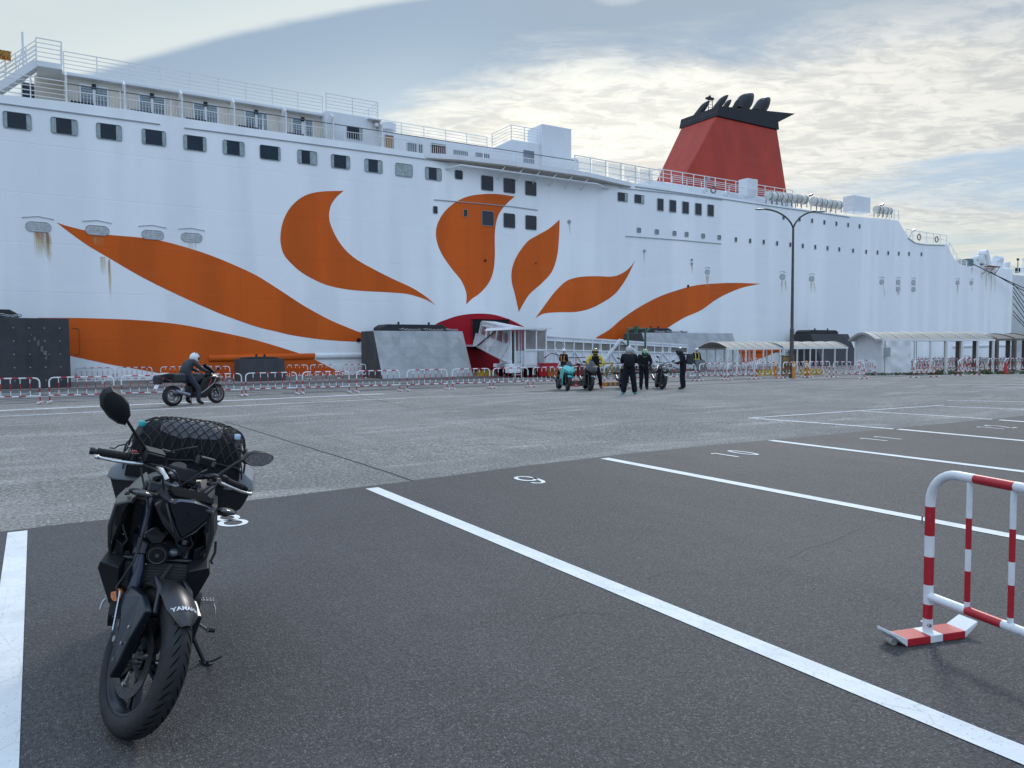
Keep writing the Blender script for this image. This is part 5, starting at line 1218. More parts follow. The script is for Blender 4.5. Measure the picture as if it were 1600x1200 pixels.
def frame(x0, x1, yb, yt, m, name, lb, cat, Y=35.5, r=.05, diag=False):
    a, c = at(x0, yb, Y), at(x1, yb, Y); zt2 = at(x0, yt, Y).z; t = thing(name, lb, cat, (a.x, Y, -.28)); b = MB()
    b.tube([(a.x, Y, -.28), (a.x, Y, zt2), (c.x, Y, zt2), (c.x, Y, -.28)], r, 8); b.build('frame_tube', m, t, world=True)
    if diag:
        b = MB(); b.bar((a.x, Y, -.2), (c.x, Y, zt2-.05), r); b.build('brace', m, t, world=True)
        b = MB(); b.bar((a.x, Y, (zt2-.28)/2), (c.x, Y, (zt2-.28)/2), r); b.build('crossbar', m, t, world=True)
    return t
t = frame(981, 1008, 590, 513, M_GRP, 'pipe_gantry', 'green pipe gantry rising behind the two riders in black', 'pipe gantry', 36.5, .07)
a = at(994, 513, 36.5); b = MB(); b.cyl(a+Vector((0, 0, -.35)), a, .10, 8); b.box(a+Vector((0, 0, .05)), (.25, .2, .2)); b.build('valve', M_GRP, t, world=True)
b = MB(); b.bar(at(1007, 520, 36.5), at(1016, 513, 36.5), .1); b.build('pipe_elbow', M_GRP, t, world=True)
M_YF = mat('frame_yellow', (.42, .30, .04), .6, var=.2, vscale=4)
frame(944, 957, 590, 567, M_YF, 'yellow_trestle', 'yellow trestle between the yellow jacket and the rider seen from behind', 'trestle', diag=True, r=.06)
frame(948, 972, 592, 575, M_GRP, 'green_trestle', 'low green trestle behind the orange kerb', 'trestle', 35, diag=True); frame(1010, 1030, 592, 572, M_GRP, 'green_trestle', 'low green trestle left of the naked motorcycle', 'trestle', 35, diag=True)
frame(1048, 1085, 592, 578, M_GRP, 'green_trestle', 'low green trestle behind the box backpack', 'trestle', 35.6, diag=True)

# ---- canopies
M_CAN = mat('canopy_sheet', (.25, .235, .20), .6, var=.12, vscale=1.0); M_CAND = mat('canopy_brown', (.13, .115, .10), .7, var=.2, vscale=1)
def canopy(A0, A1, width, ze, rise, npan, label, m_sheet, m_fr, post=.05, arch_front=False, mps=.028, ze1=None):
    """A0->A1 near eave line on the ground (world xy); arched roof width metres deep"""
    t = thing('walkway_canopy', label, 'canopy', (A0.x, A0.y, G(A0.y)), 0, 'walkway canopies along the quay')
    d = Vector((A1.x-A0.x, A1.y-A0.y, 0)); L = d.length; d.normalize(); nrm = Vector((-d.y, d.x, 0))
    if nrm.y < 0: nrm = -nrm
    ze1 = ze if ze1 is None else ze1
    o = Vector((A0.x, A0.y, 0)); seg = 8
    def pt(s, k, add=0):
        a = k/seg; zz = ze+(ze1-ze)*s/L; return o+d*s+nrm*(width*a)+Vector((0, 0, zz+rise*math.sin(math.pi*a)+add))
    for i in range(npan):
        s0_, s1_ = L*i/npan, L*(i+1)/npan-.03
        b = MB(); b.loft([[pt(s0_, k) for k in range(seg+1)]+[pt(s0_, k, -.03) for k in range(seg, -1, -1)], [pt(s1_, k) for k in range(seg+1)]+[pt(s1_, k, -.03) for k in range(seg, -1, -1)]]); b.build('roof_panel', m_sheet, t, world=True, smooth=True)
    for i in range(npan+1):
        s = L*i/npan; b = MB(); b.tube([pt(s, k, .03) for k in range(seg+1)], mps, 5); b.build('roof_rib', m_fr, t, world=True)
        for k in (0, seg):
            p = pt(s, k); b = MB(); b.bar((p.x, p.y, G(p.y)), (p.x, p.y, p.z), post*2); b.build('post', m_fr, t, world=True)
    for k in (0, seg):
        b = MB(); b.bar(pt(0, k, -.06)-d*.1, pt(L, k, -.06)+d*.1, .09, .12); b.build('eave_beam', m_fr, t, world=True)
    return t, pt, d, nrm, L
# small canopy pair near the hull
def xy(px, Y): p = at(px, 550, Y); return Vector((p.x, Y, 0))
Z1 = lambda px, py, Y: at(px, py, Y).z
canopy(xy(1137, 31), xy(1219, 31), 2.4, Z1(1137, 543.5, 31), .35, 6, 'small arched canopy with tan sheets in front of the last orange flame', M_CAN, M_RAILW, .035, mps=.016)
canopy(xy(1225, 31.6), xy(1323, 31.6), 2.4, Z1(1240, 542.5, 31.6), .35, 5, 'small arched canopy continuing right behind the lamp post', M_CAN, M_RAILW, .035, mps=.016)
# wide canopy
W0, W1 = gp(1380.5, 584.6), gp(1551, 582.0)
zE = at(1380.5, 529.4, W0.y).z; zE1 = at(1548, 529.6, W1.y).z
ct_, pt, d_, n_, L_ = canopy(W0-Vector((.1, 0, 0)), W1, 2.9, zE, .42, 7, 'wide arched canopy with white eave beam and a tarpaulin hung across its near end', M_CAN, M_RAILW, .055, ze1=zE1, mps=.014)
V0 = gp(1556, 581.8); V1 = gp(1690, 579)
canopy(V0, V1, 2.9, at(1556, 529.5, V0.y).z, .30, 5, 'dark brown canopy on thick posts at the right edge', M_CAND, M_CAND, .10, ze1=at(1690, 527, V1.y).z)
# arched gable overhang and tarpaulins
g_ = MB()
def gab(s, k, add=0): return pt(s, k, add)
b = MB(); b.loft([[pt(-.05, k) for k in range(9)]+[pt(-.05, k, -.14) for k in range(8, -1, -1)], [pt(-.5, k) for k in range(9)]+[pt(-.5, k, -.14) for k in range(8, -1, -1)]]); b.build('gable_hood', mat('hood_grey', (.36, .35, .33), .6), ct_, world=True)
M_TARP = mat('white_tarpaulin', (.66, .68, .70), .55, var=.05, vscale=1.2)
def tarp(Pa, Pb, ztop_a, ztop_b, label, nx=26, nz=16, amp=.035, curve=None):
    a, c = Vector((Pa.x, Pa.y, 0)), Vector((Pb.x, Pb.y, 0)); d = (c-a); n = Vector((d.y, -d.x, 0)).normalized()
    b = MB(); V = []
    for j in range(nz+1):
        row = []
        for i in range(nx+1):
            u, v = i/nx, j/nz; p = a+d*u; zt3 = ztop_a+(ztop_b-ztop_a)*u+(curve(u) if curve else 0); z0 = G(p.y)+.05
            w = amp*(mnoise.noise((u*3+v*2.2, v*3-u*2, Pa.x))*1.6+math.sin((u*1.3+v*1.1)*9)*.25+.4*mnoise.noise((u*9, v*7, 5)))
            p = p+n*w; row.append(b.bm.verts.new((p.x, p.y, z0+(zt3-z0)*v)))
        V.append(row)
    for j in range(nz):
        for i in range(nx): b.face([V[j][i], V[j][i+1], V[j+1][i+1], V[j+1][i]])
    o = b.build('tarpaulin', M_TARP, None, smooth=60); tag(o, label, 'tarpaulin', 'white tarpaulins hung from the wide canopy'); return o
q0 = pt(0, 0); q1 = pt(0, 8)
def dn(p): return Vector((p.x, p.y, 0))
e0 = q1.lerp(q0, .10); tarp(q1, q0.lerp(q1, .03), q1.z-.02, q0.z-.02, 'white tarpaulin closing the arched end of the wide canopy', curve=lambda u: .38*math.sin(math.pi*u))
s1_ = L_*.245; tarp(pt(.12, 0)+Vector((-.03, -.06, 0)), pt(s1_, 0)+Vector((-.03, -.06, 0)), q0.z-.1, q0.z-.1, 'creased white tarpaulin along the near side of the wide canopy', amp=.05)
for s in (0.0,):
    p = pt(s, 0); b = MB(); b.span(p.x-.35, p.x+.05, p.y-.45, p.y-.25, .85, 1.4); b.build('switch_box', M_VENT, ct_, world=True, bevel=.01)
    b = MB()
    for zz in range(8): b.bar((p.x-.12, p.y-.1, -.15+zz*.25), (p.x+.12, p.y-.1, -.15+zz*.25), .03)
    b.bar((p.x-.12, p.y-.1, -.2), (p.x-.12, p.y-.1, 2.2), .04); b.bar((p.x+.12, p.y-.1, -.2), (p.x+.12, p.y-.1, 2.2), .04); b.build('lattice_post', M_RAILW, ct_, world=True)
# weeds at the foot of the canopy
M_WEED = mat('weed_green', (.045, .075, .022), .8, var=.4, vscale=8)
b = MB(); rnd = random.Random(3)
for i in range(1500):
    u = rnd.random(); px = 1352+u*248; 
    dens = .25+.75*(mnoise.noise((px*.06, 0, 2)) > -.05)
    if rnd.random() > dens: continue
    p = gp(px, 585.6-2.6*u+rnd.random()*1.5); h = .05+.20*rnd.random()*(1.5 if 1462 < px < 1490 or 1530 < px < 1545 else .7); a = rnd.random()*6.28; w = .012+.02*rnd.random()
    dx, dy = math.cos(a)*w, math.sin(a)*w; lx, ly = (rnd.random()-.5)*h, (rnd.random()-.5)*h
    b.poly([(p.x-dx, p.y-dy, p.z), (p.x+dx, p.y+dy, p.z), (p.x+lx+dx*.6, p.y+ly+dy*.6, p.z+h*.8), (p.x+lx*1.6, p.y+ly*1.6, p.z+h)])
tag(b.build('weeds', M_WEED), kind='stuff')
# bicycles leaning under the canopy
def bicycle(px, py, lb, rz):
    p = gp(px, py); t = thing('bicycle', lb, 'bicycle', p, rz, 'bicycles parked under the wide canopy')
    for x in (0, 1.0):
        b = MB(); b.tube([(x+.32*math.cos(q*math.pi/9), 0, .33+.32*math.sin(q*math.pi/9)) for q in range(18)], .018, 6, closed=True); w = b.build('wheel', M_BLACK, t, smooth=True)
        b = MB()
        for q in range(6): b.bar((x, 0, .33), (x+.31*math.cos(q*math.pi/3), 0, .33+.31*math.sin(q*math.pi/3)), .006)
        b.build('spokes', M_STEEL, w)
    b = MB(); b.tube([(0, 0, .33), (.45, 0, .30), (.88, 0, .80), (.33, 0, .82), (.45, 0, .30)], .018, 6); b.tube([(0, 0, .33), (.33, 0, .82)], .012, 6); b.tube([(1.0, 0, .33), (.88, 0, .80), (.85, 0, 1.0)], .016, 6); b.build('frame', M_REDP, t, smooth=True)
    b = MB(); b.tube([(.75, -.26, 1.0), (.85, 0, 1.02), (.75, .26, 1.0)], .012, 6); b.build('handlebar', M_STEEL, t, smooth=True)
    b = MB(); b.ell((.30, 0, .90), (.12, .07, .03), 10, 6); b.build('saddle', M_BLACK, t, smooth=True)
bicycle(1518, 582.5, 'bicycle leaning by the canopy posts, left one of two', .9); bicycle(1534, 582.2, 'bicycle leaning by the canopy posts, right one of two', .9)
# red traffic cone between the stored barriers
p = gp(1571, 584.5); t = thing('traffic_cone', 'red traffic cone under the dark brown canopy', 'traffic cone', p); b = MB(); b.cyl((0, 0, .03), (0, 0, .7), .15, 16, .03); b.build('cone_body', M_REDP, t, smooth=True); b = MB(); b.box((0, 0, .017), (.4, .4, .034)); b.build('base', M_REDP, t)
# ------------------------------------------------------------------ motorcycles
M_TYRE = mat('tyre_rubber', (.019, .019, .021), .66, spec=.35, var=.3, vscale=30, fine=.2, fscale=300)
M_SATIN = mat('satin_black', (.006, .008, .013), .30, spec=.5, var=.15, vscale=20)
M_PLAST = mat('black_plastic', (.008, .0085, .010), .50, spec=.35, var=.2, vscale=60, bump=.1, bscale=900)
M_GLOSSB = mat('gloss_black', (.006, .008, .014), .12, coat=.8)
M_GREYP = mat('matt_grey_paint', (.070, .068, .064), .30, .45, var=.08, vscale=20)
M_GREYD = mat('dark_grey_paint', (.040, .040, .042), .36, .3, var=.1, vscale=20)
M_ALU = mat('bare_aluminium', (.62, .62, .60), .28, .9, var=.1, vscale=60)
M_CHROME = mat('bolt_steel', (.55, .56, .58), .2, 1)
M_ENG = mat('engine_black', (.016, .016, .017), .5, .3, var=.3, vscale=40)
M_GRIP = mat('grip_rubber', (.008, .008, .009), .75, bump=.5, bscale=700)
M_NAVY = mat('fork_navy', (.010, .016, .034), .30, .4, coat=.3)
M_AMBER = mat('amber_reflector', (.50, .13, .01), .25, var=.35, vscale=120, coat=.6)
M_LENS = mat('clear_lens', (.08, .09, .10), .08, spec=.8)
M_REDL = mat('red_lens', (.50, .02, .01), .2, coat=.5)
def X90(): return Matrix.Rotation(R(-90), 4, 'X')          # lathe axis to Y
def wheel(parent, c, r, w, name, steer=None, spokes=5, rimm=None, disc=True, det=False, rimband=None, rr=.215, M0=None):
    """wheel with axle along Y at c (parent space)"""
    base = (M0 or Matrix()) @ Matrix.Translation(c)
    A_ = base @ X90(); n = 64 if det else 24
    hub = bpy.data.objects.new(name, None); 
    b = MB(); prof = []
    h = w/2
    for k in range(11 if det else 7):
        a = math.pi*(k/(10 if det else 6)); yy = -h*math.cos(a); rad = rr+.012+(r-rr-.012)*(math.sin(a)**.62 if math.sin(a) > 0 else 0); prof.append((rad, yy))
    prof = [(rr-.005, -h*.72)]+prof+[(rr-.005, h*.72)]
    b.lathe(prof, A_, n, caps=False)
    ty = b.build(name, M_TYRE, parent, smooth=50)
    b = MB(); rm = rimm or M_SATIN
    b.lathe([(rr+.012, -h*.80), (rr+.004, -h*.86), (rr-.012, -h*.80), (rr-.020, -h*.5), (rr-.034, -h*.15), (rr-.034, h*.15), (rr-.020, h*.5), (rr-.012, h*.80), (rr+.004, h*.86), (rr+.012, h*.80)], A_, n, caps=False)
    b.lathe([(.018, -h*.5), (.042, -h*.5), (.036, -h*.1), (.036, h*.1), (.042, h*.5), (.018, h*.5)], A_, 20)
    b.build('rim', rm, ty, smooth=40)
    for k in range(spokes):
        a = 2*math.pi*k/spokes+.3
        def pp(rad, ang, y): return base @ Vector((rad*math.sin(ang), y, rad*math.cos(ang)))
        b = MB()
        for s in (-1, 1):
            e = .13 if spokes <= 6 else .06
            ring = lambda rad, ang, wd, th: [pp(rad, ang-wd/rad, -th), pp(rad, ang+wd/rad, -th), pp(rad, ang+wd/rad, th), pp(rad, ang-wd/rad, th)]
            b.loft([ring(.034, a+s*.12, .011, .016), ring(.10, a+s*e*.7, .008, .012), ring(rr-.028, a+s*e, .009, .012)])
            if spokes > 6: break
        b.build('spoke', rm, ty, smooth=40)
    if disc:
        for s in ((-1, 1) if disc == 2 else (disc if isinstance(disc, tuple) else (1,))):
            b = MB(); y = s*(h*.5+.018)
            b.lathe([(.108, y-.0022), (.149, y-.0022), (.149, y+.0022), (.108, y+.0022), (.108, y-.0022)], A_, n, caps=False)
            d = b.build('brake_disc', mat('disc_steel', (.10, .10, .10), .35, .8, var=.2, vscale=100), ty, smooth=30)
            if det:
                b = MB()
                for k in range(40):
                    a = 2*math.pi*k/40; rad = .118+.011*(k % 3); b.cyl(base @ Vector((rad*math.sin(a), y-.0027, rad*math.cos(a))), base @ Vector((rad*math.sin(a), y+.0027, rad*math.cos(a))), .0026, 6)
                b.build('vent_hole', MT['void_black'], ty, kind='stuff')
                for k in range(6):
                    a = 2*math.pi*k/6; b = MB(); p = lambda rad, q, yy: base @ Vector((rad*math.sin(q), yy, rad*math.cos(q)))
                    b.cyl(p(.100, a, y-.006), p(.100, a, y+.006), .0085, 10); b.bar(p(.045, a-.25, y), p(.103, a, y), .012, .006); b.build('disc_carrier', M_ALU if k % 2 else M_SATIN, ty, smooth=40)
    if det:
        # directional tread sipes: thin strips set just proud of the crown
        b = MB()
        for k in range(44):
            a0 = 2*math.pi*k/44
            for s in (-1, 1):
                P_ = []
                for j in range(5):
                    u = j/4; a = a0+s*.045+(.03+.17*u)*1.0; q = math.pi/2+s*(.16+.62*u)
                    yy = -h*math.cos(q); rad = rr+.012+(r-rr-.012)*(math.sin(q)**.62)+.0009
                    wdt = .0036*(1-abs(2*u-1)**3)+.0005
                    P_.append((a, yy, rad, wdt))
                L_ = [base @ Vector((rad*math.sin(a-wd/rad), yy, rad*math.cos(a-wd/rad))) for a, yy, rad, wd in P_]
                R_ = [base @ Vector((rad*math.sin(a+wd/rad), yy, rad*math.cos(a+wd/rad))) for a, yy, rad, wd in P_]
                for j in range(4): b.poly([L_[j], L_[j+1], R_[j+1], R_[j]])
        b.build('tread_groove', mat('groove_black', (.0015, .0015, .0018), .95, spec=.05), ty, kind='stuff')
    return ty
def sym(b, secs, cap=True):
    """loft mirrored half sections: each (x, [(y, z)...]) from top to bottom"""
    rings = []
    for x, hp in secs: rings.append([(x, y, z) for y, z in hp]+[(x, -y, z) for y, z in reversed(hp)])
    return b.loft(rings, cap)
def tb(t, pts, r, m, name, n=8, **kw):
    b = MB(); b.tube(pts, r, n); return b.build(name, m, t, smooth=True, **kw)

# ---- the foreground naked motorcycle; x forward, y to its left, origin under the front axle
fpx = gp(217, 1150)
HEAD = math.atan2(-math.cos(R(13.6)), -math.sin(R(13.6)))
moto = thing('naked_motorcycle', 'black naked motorcycle with side cases leaning on its stand in the left foreground', 'motorcycle', (fpx.x-.037, fpx.y+.05, 0), HEAD+R(0))
moto.rotation_mode = 'XYZ'
LEAN = R(-9.5)
ml = Matrix.Rotation(HEAD, 4, 'Z') @ Matrix.Rotation(LEAN, 4, 'X')
moto.rotation_euler = ml.to_euler('XYZ')
ST = R(30)
axd = Vector((-math.sin(R(25)), 0, math.cos(R(25)))); ax0 = Vector((.095, 0, 0))
SM = Matrix.Translation(ax0) @ Matrix.Rotation(ST, 4, axd) @ Matrix.Translation(-ax0)     # steered space
WR = .298
wheel(moto, (0, 0, WR+.004), WR, .108, 'front_wheel', det=True, disc=(1, -1) if False else (-1,), spokes=5, M0=SM)
def S(p): return SM @ Vector(p)
def axp(z, fwd=.0, y=0):      # point on the fork line at height z, offset perpendicular to the steering axis
    x = .095-z*math.tan(R(25)); return Vector((x+fwd, y, z))
F_OFF = .040
for s in (-1, 1):
    y = s*.098
    b = MB(); b.tube([S(axp(.26, F_OFF, y)), S(axp(.30, F_OFF, y)), S(axp(.50, F_OFF, y))], [.026, .030, .029], 18); leg = b.build('fork_leg', M_SATIN, moto, smooth=True)
    b = MB(); b.tube([S(axp(.50, F_OFF, y)), S(axp(.525, F_OFF, y))], [.031, .031], 18); b.build('dust_seal', M_RUB, leg, smooth=True)
    b = MB(); b.tube([S(axp(.40, F_OFF+.029, y)), S(axp(.49, F_OFF+.029, y))], .007, 8); b.build('bare_tube_highlight', M_ALU, leg, smooth=True) if s < 0 else b.bm.free()
    b = MB(); b.tube([S(axp(.522, F_OFF, y)), S(axp(.70, F_OFF, y)), S(axp(.705, F_OFF, y)), S(axp(.94, F_OFF, y))], [.0265, .0265, .0245, .0245], 18); b.build('fork_tube', M_NAVY, leg, smooth=True)
    b = MB(); b.tube([S(axp(.675, F_OFF, y)), S(axp(.715, F_OFF, y))], .0345, 18); b.build('fork_clamp', M_SATIN, leg, smooth=True)
    b = MB(); b.cyl(S(axp(.94, F_OFF, y)), S(axp(.952, F_OFF, y)), .019, 6); b.build('fork_cap', M_CHROME, leg)
b = MB(); b.cyl(S((.012, -.115, WR)), S((.012, .115, WR)), .012, 12); b.cyl(S((.012, -.128, WR)), S((.012, -.113, WR)), .017, 6); b.build('front_axle', M_CHROME, moto)
# triple clamps
for z, dd in ((.70, .05), (.925, .038)):
    b = MB(); P_ = []
    c = axp(z)
    for (u, v) in ((.07, -.13), (.075, .13), (.02, .135), (-.05, .04), (-.05, -.04), (.02, -.135)): P_.append(S(c+Vector((u, v, 0))))
    b.prism(P_, SM.to_3x3() @ (axd*dd)); b.build('triple_clamp', M_SATIN, moto, bevel=.004)
# caliper and its hose
b = MB(); c = Vector((-.10, -.082, WR+.075)); b.box(S(c), (.055, .045, .12), M=SM.to_3x3().to_4x4() @ Matrix.Rotation(R(-35), 4, 'Y')); cal = b.build('brake_caliper', M_SATIN, moto, bevel=.006)
b = MB(); b.cyl(S(c+Vector((0, -.026, .03))), S(c+Vector((0, -.020, .03))), .013, 12); b.cyl(S(c+Vector((.0, -.026, -.03))), S(c+Vector((.0, -.020, -.03))), .013, 12); b.build('caliper_piston', M_STEEL, cal, kind='stuff')
tb(moto, [S((-.09, -.12, WR+.13)), S((-.15, -.155, WR+.24)), S((-.12, -.14, .66)), S((-.22, -.11, .84)), S((-.36, -.16, 1.0))], .0045, M_RUB, 'brake_hose')
# front mudguard with fork shrouds
b = MB(); rings = []
NA = 18
for k in range(NA+1):
    a = R(-44+94*k/NA)                    # from forward-low over the top to the back
    taper = 1-.30*max(0, (abs(k/NA-.42)-.32)/.58)
    if k < 4: taper *= (.30, .62, .84, .95)[k]
    rad = WR+.018; hw = .070*taper; row_o = []
    for j in range(9):
        u = -1+2*j/8; yy = u*hw; drop = .030*abs(u)**2.2*(1 if k > 2 else .7)
        r_ = rad+.012-drop; row_o.append(S((-r_*math.sin(-a)*-1*-1, yy, WR+r_*math.cos(a))) if False else S((-math.sin(a)*r_, yy, WR+math.cos(a)*r_)))
    row_i = []
    for j in range(8, -1, -1):
        u = -1+2*j/8; yy = u*(hw-.002); drop = .030*abs(u)**2.2*(1 if k > 2 else .7); r_ = rad+.009-drop; row_i.append(S((-math.sin(a)*r_, yy, WR+math.cos(a)*r_)))
    rings.append(row_o+row_i)
b.loft(rings); mg = b.build('front_mudguard', M_GREYD, moto, smooth=60)
for s in (-1, 1):
    b = MB(); y0, y1 = s*.070, s*.122
    pr = [(.085, .565), (.0, .60), (-.11, .60), (-.145, .545), (-.06, .47), (.00, .36), (-.005, .285), (.035, .275), (.055, .34), (.07, .45)]
    pr = [(x+.010, z-.035) for x, z in pr]
    ring0 = [S((x, s*.090+(s*.006 if i in (3, 4, 5) else 0), z)) for i, (x, z) in enumerate(pr)]
    ring1 = [S((x, s*.134-(s*.012 if i in (0, 1, 2) else 0), z)) for i, (x, z) in enumerate(pr)]
    b.loft([ring0, ring1]); gsh = b.build('fork_shroud', M_SATIN, mg, bevel=.006)
    for (x, z) in ((.040, .445), (.030, .375)):
        b = MB(); b.cyl(S((x, s*.133, z)), S((x, s*.1365, z)), .0065, 10); b.build('shroud_bolt', M_CHROME, mg)
    b = MB(); b.tube([S((.085, s*.075, .52)), S((.03, s*.065, .60)), S((-.05, s*.060, .625))], .012, 8); b.build('guard_bridge', M_SATIN, mg, smooth=True)
b = MB(); b.bar(S(axp(.525, .012, -.1395)), S(axp(.385, .012, -.1375)), .004, .024); b.build('fork_highlight', mat('highlight_blue_white', (.62, .72, .85), .3), mg)  # pale bar painted as the bright highlight running along the fork leg
# lettering on the mudguard
def fender_text():
    cu = bpy.data.curves.new('lettering', 'FONT'); cu.body = 'YAMAHA'; cu.size = .026; cu.extrude = 0; cu.offset = .0010; cu.align_x = 'CENTER'; cu.align_y = 'CENTER'; cu.space_character = 1.05
    tmp = bpy.data.objects.new('tmp', cu); COL.objects.link(tmp)
    dg = bpy.context.evaluated_depsgraph_get(); me = bpy.data.meshes.new_from_object(tmp.evaluated_get(dg)); bpy.data.objects.remove(tmp); bpy.data.curves.remove(cu)
    bm = bmesh.new(); bm.from_mesh(me); bmesh.ops.triangulate(bm, faces=bm.faces); bmesh.ops.subdivide_edges(bm, edges=bm.edges, cuts=1)
    for v in bm.verts:
        tx, ty = v.co.x, v.co.y
        # text x runs across the guard (to the bike's left), text y up towards the top of the guard
        k = R(-31)+ty/(WR+.03); yy = tx; u = yy/.062; r_ = WR+.018+.0155-.029*min(abs(u), 1)**2.2
        v.co = S((-math.sin(k)*r_, yy, WR+math.cos(k)*r_))
    bm.to_mesh(me); bm.free(); me.materials.clear(); me.materials.append(mat('lettering_silver', (.60, .60, .60), .4))
    o = bpy.data.objects.new('lettering', me); COL.objects.link(o); o.parent = mg
fender_text()
# amber side reflector
b = MB(); b.cyl(S((-.175, -.125, .500)), S((-.170, -.136, .500)), .027, 20); rf = b.build('side_reflector', M_AMBER, moto, smooth=40)
b = MB(); b.cyl(S((-.178, -.117, .500)), S((-.174, -.126, .500)), .031, 20); b.build('reflector_rim', M_PLAST, rf, smooth=40)
# handlebar, controls (steered)
S_low = S
def S(p): return SM @ (Vector(p)+Vector((0, 0, .035)))
hb = axp(1.0); hx = hb.x+.00
HB_ = [(hx-.01, -.340, .985), (hx+.018, -.235, 1.000), (hx+.055, -.15, 1.012), (hx+.035, -.085, .985), (hx+.03, 0, .980), (hx+.035, .085, .985), (hx+.055, .15, 1.012), (hx+.018, .235, 1.000), (hx-.01, .340, .985)]
tb(moto, [S(p) for p in HB_], .0125, M_SATIN, 'handlebar', 12)
b = MB(); b.box(S((hx+.03, -.032, .965)), (.05, .03, .05), M=SM.to_3x3().to_4x4()); b.box(S((hx+.03, .032, .965)), (.05, .03, .05), M=SM.to_3x3().to_4x4()); b.build('bar_clamp', M_SATIN, moto, kind='stuff')
for s in (-1, 1):
    b = MB(); p0_, p1_ = Vector((hx-.014, s*.346, .984)), Vector((hx+.016, s*.236, .999)); pts = [S(p0_.lerp(p1_, k/12)) for k in range(13)]
    b.tube(pts, [.0165+.0012*(k % 2) for k in range(13)], 14); b.tube([S(p1_), S(p1_+(p1_-p0_).normalized()*.006)], .022, 14); gr = b.build('grip', M_GRIP, moto, smooth=30)
    b = MB(); d = (p0_-p1_).normalized(); b.cyl(S(p0_), S(p0_+d*.010), .0115, 14); b.cyl(S(p0_+d*.010), S(p0_+d*.028), .0155, 14); b.build('bar_end', M_SATIN, gr, smooth=40)
    b = MB(); c = Vector((hx+.025, s*.208, 1.002)); b.box(S(c), (.045, .05, .045), M=SM.to_3x3().to_4x4() @ Matrix.Rotation(R(s*-14), 4, 'Z')); sw = b.build('switch_housing', M_PLAST, moto, bevel=.008)
    if s < 0: b = MB(); b.box(S(c+Vector((-.006, -.006, .025))), (.016, .020, .010), M=SM.to_3x3().to_4x4()); b.build('stop_switch', M_REDP, sw, bevel=.002)
    b = MB(); pts = [(hx+.050, s*.175, .992), (hx+.075, s*.190, .990), (hx+.082, s*.235, .984), (hx+.070, s*.300, .975), (hx+.055, s*.348, .972), (hx+.052, s*.362, .972)]
    b.tube([S(p) for p in pts], [.008, .009, .0075, .0065, .006, .009], 10); b.ell(S(pts[-1]), (.010, .010, .010), 10, 6); b.build('brake_lever' if s < 0 else 'clutch_lever', M_ALU, moto, smooth=True)
    b = MB(); b.box(S((hx+.048, s*.170, .995)), (.04, .045, .028), M=SM.to_3x3().to_4x4()); b.build('lever_perch', M_SATIN, moto, bevel=.006)
b = MB(); b.box(S((hx+.065, -.150, 1.030)), (.055, .078, .046), M=SM.to_3x3().to_4x4() @ Matrix.Rotation(R(12), 4, 'Y')); mc = b.build('brake_reservoir', M_PLAST, moto, bevel=.006)
b = MB(); b.box(S((hx+.060, -.150, 1.056)), (.060, .083, .010), M=SM.to_3x3().to_4x4() @ Matrix.Rotation(R(12), 4, 'Y')); b.build('reservoir_lid', M_PLAST, mc, bevel=.004)
b = MB(); b.cyl(S((hx+.066, -.115, 1.0)), S((hx+.110, -.075, .955)), .012, 12); b.build('lever_stub', M_ALU, moto, smooth=True)
# mirrors
def mirror(stem, c, ax_u, ax_v, wd, ht, lab=None):
    b = MB(); b.tube([S(p) for p in stem], [.0125, .008, .0065, .0065, .0075][:len(stem)], 10); ms = b.build('mirror', M_PLAST, moto, smooth=True, label=lab)
    U, V = (SM.to_3x3() @ Vector(ax_u)).normalized(), (SM.to_3x3() @ Vector(ax_v)).normalized(); N = U.cross(V).normalized(); C_ = S(c)
    shape = [(-.98, -.18), (-.72, -.62), (-.25, -.92), (.35, -.98), (.80, -.62), (1.0, -.05), (.92, .45), (.45, .86), (-.15, .95), (-.68, .60)]
    rings = []
    for sc, dd in ((.55, -.034), (.86, -.024), (1.0, -.004), (1.0, .008), (.93, .014)): rings.append([C_+U*u*wd*sc+V*v*ht*sc+N*dd for u, v in shape])
    b = MB(); b.loft(rings); h_ = b.build('mirror_housing', M_PLAST, ms, smooth=35, bevel=0)
    b = MB(); b.poly([C_+U*u*wd*.9+V*v*ht*.9+N*.0150 for u, v in shape]); b.build('mirror_glass', mat('mirror_glass', (.7, .72, .75), .02, 1), ms)
    return ms
mirror([(hx+.035, -.185, 1.02), (hx+.04, -.20, 1.065), (hx+.05, -.265, 1.115), (hx+.055, -.315, 1.155)], (hx+.06, -.372, 1.193), (.10, -.78, .62), (.1, .60, .78), .094, .051)
mirror([(hx+.035, .185, 1.01), (hx+.035, .20, 1.04), (hx+.02, .255, 1.095), (hx+.01, .30, 1.122)], (hx+.01, .352, 1.140), (-.10, .97, .23), (.1, -.22, .96), .088, .040)
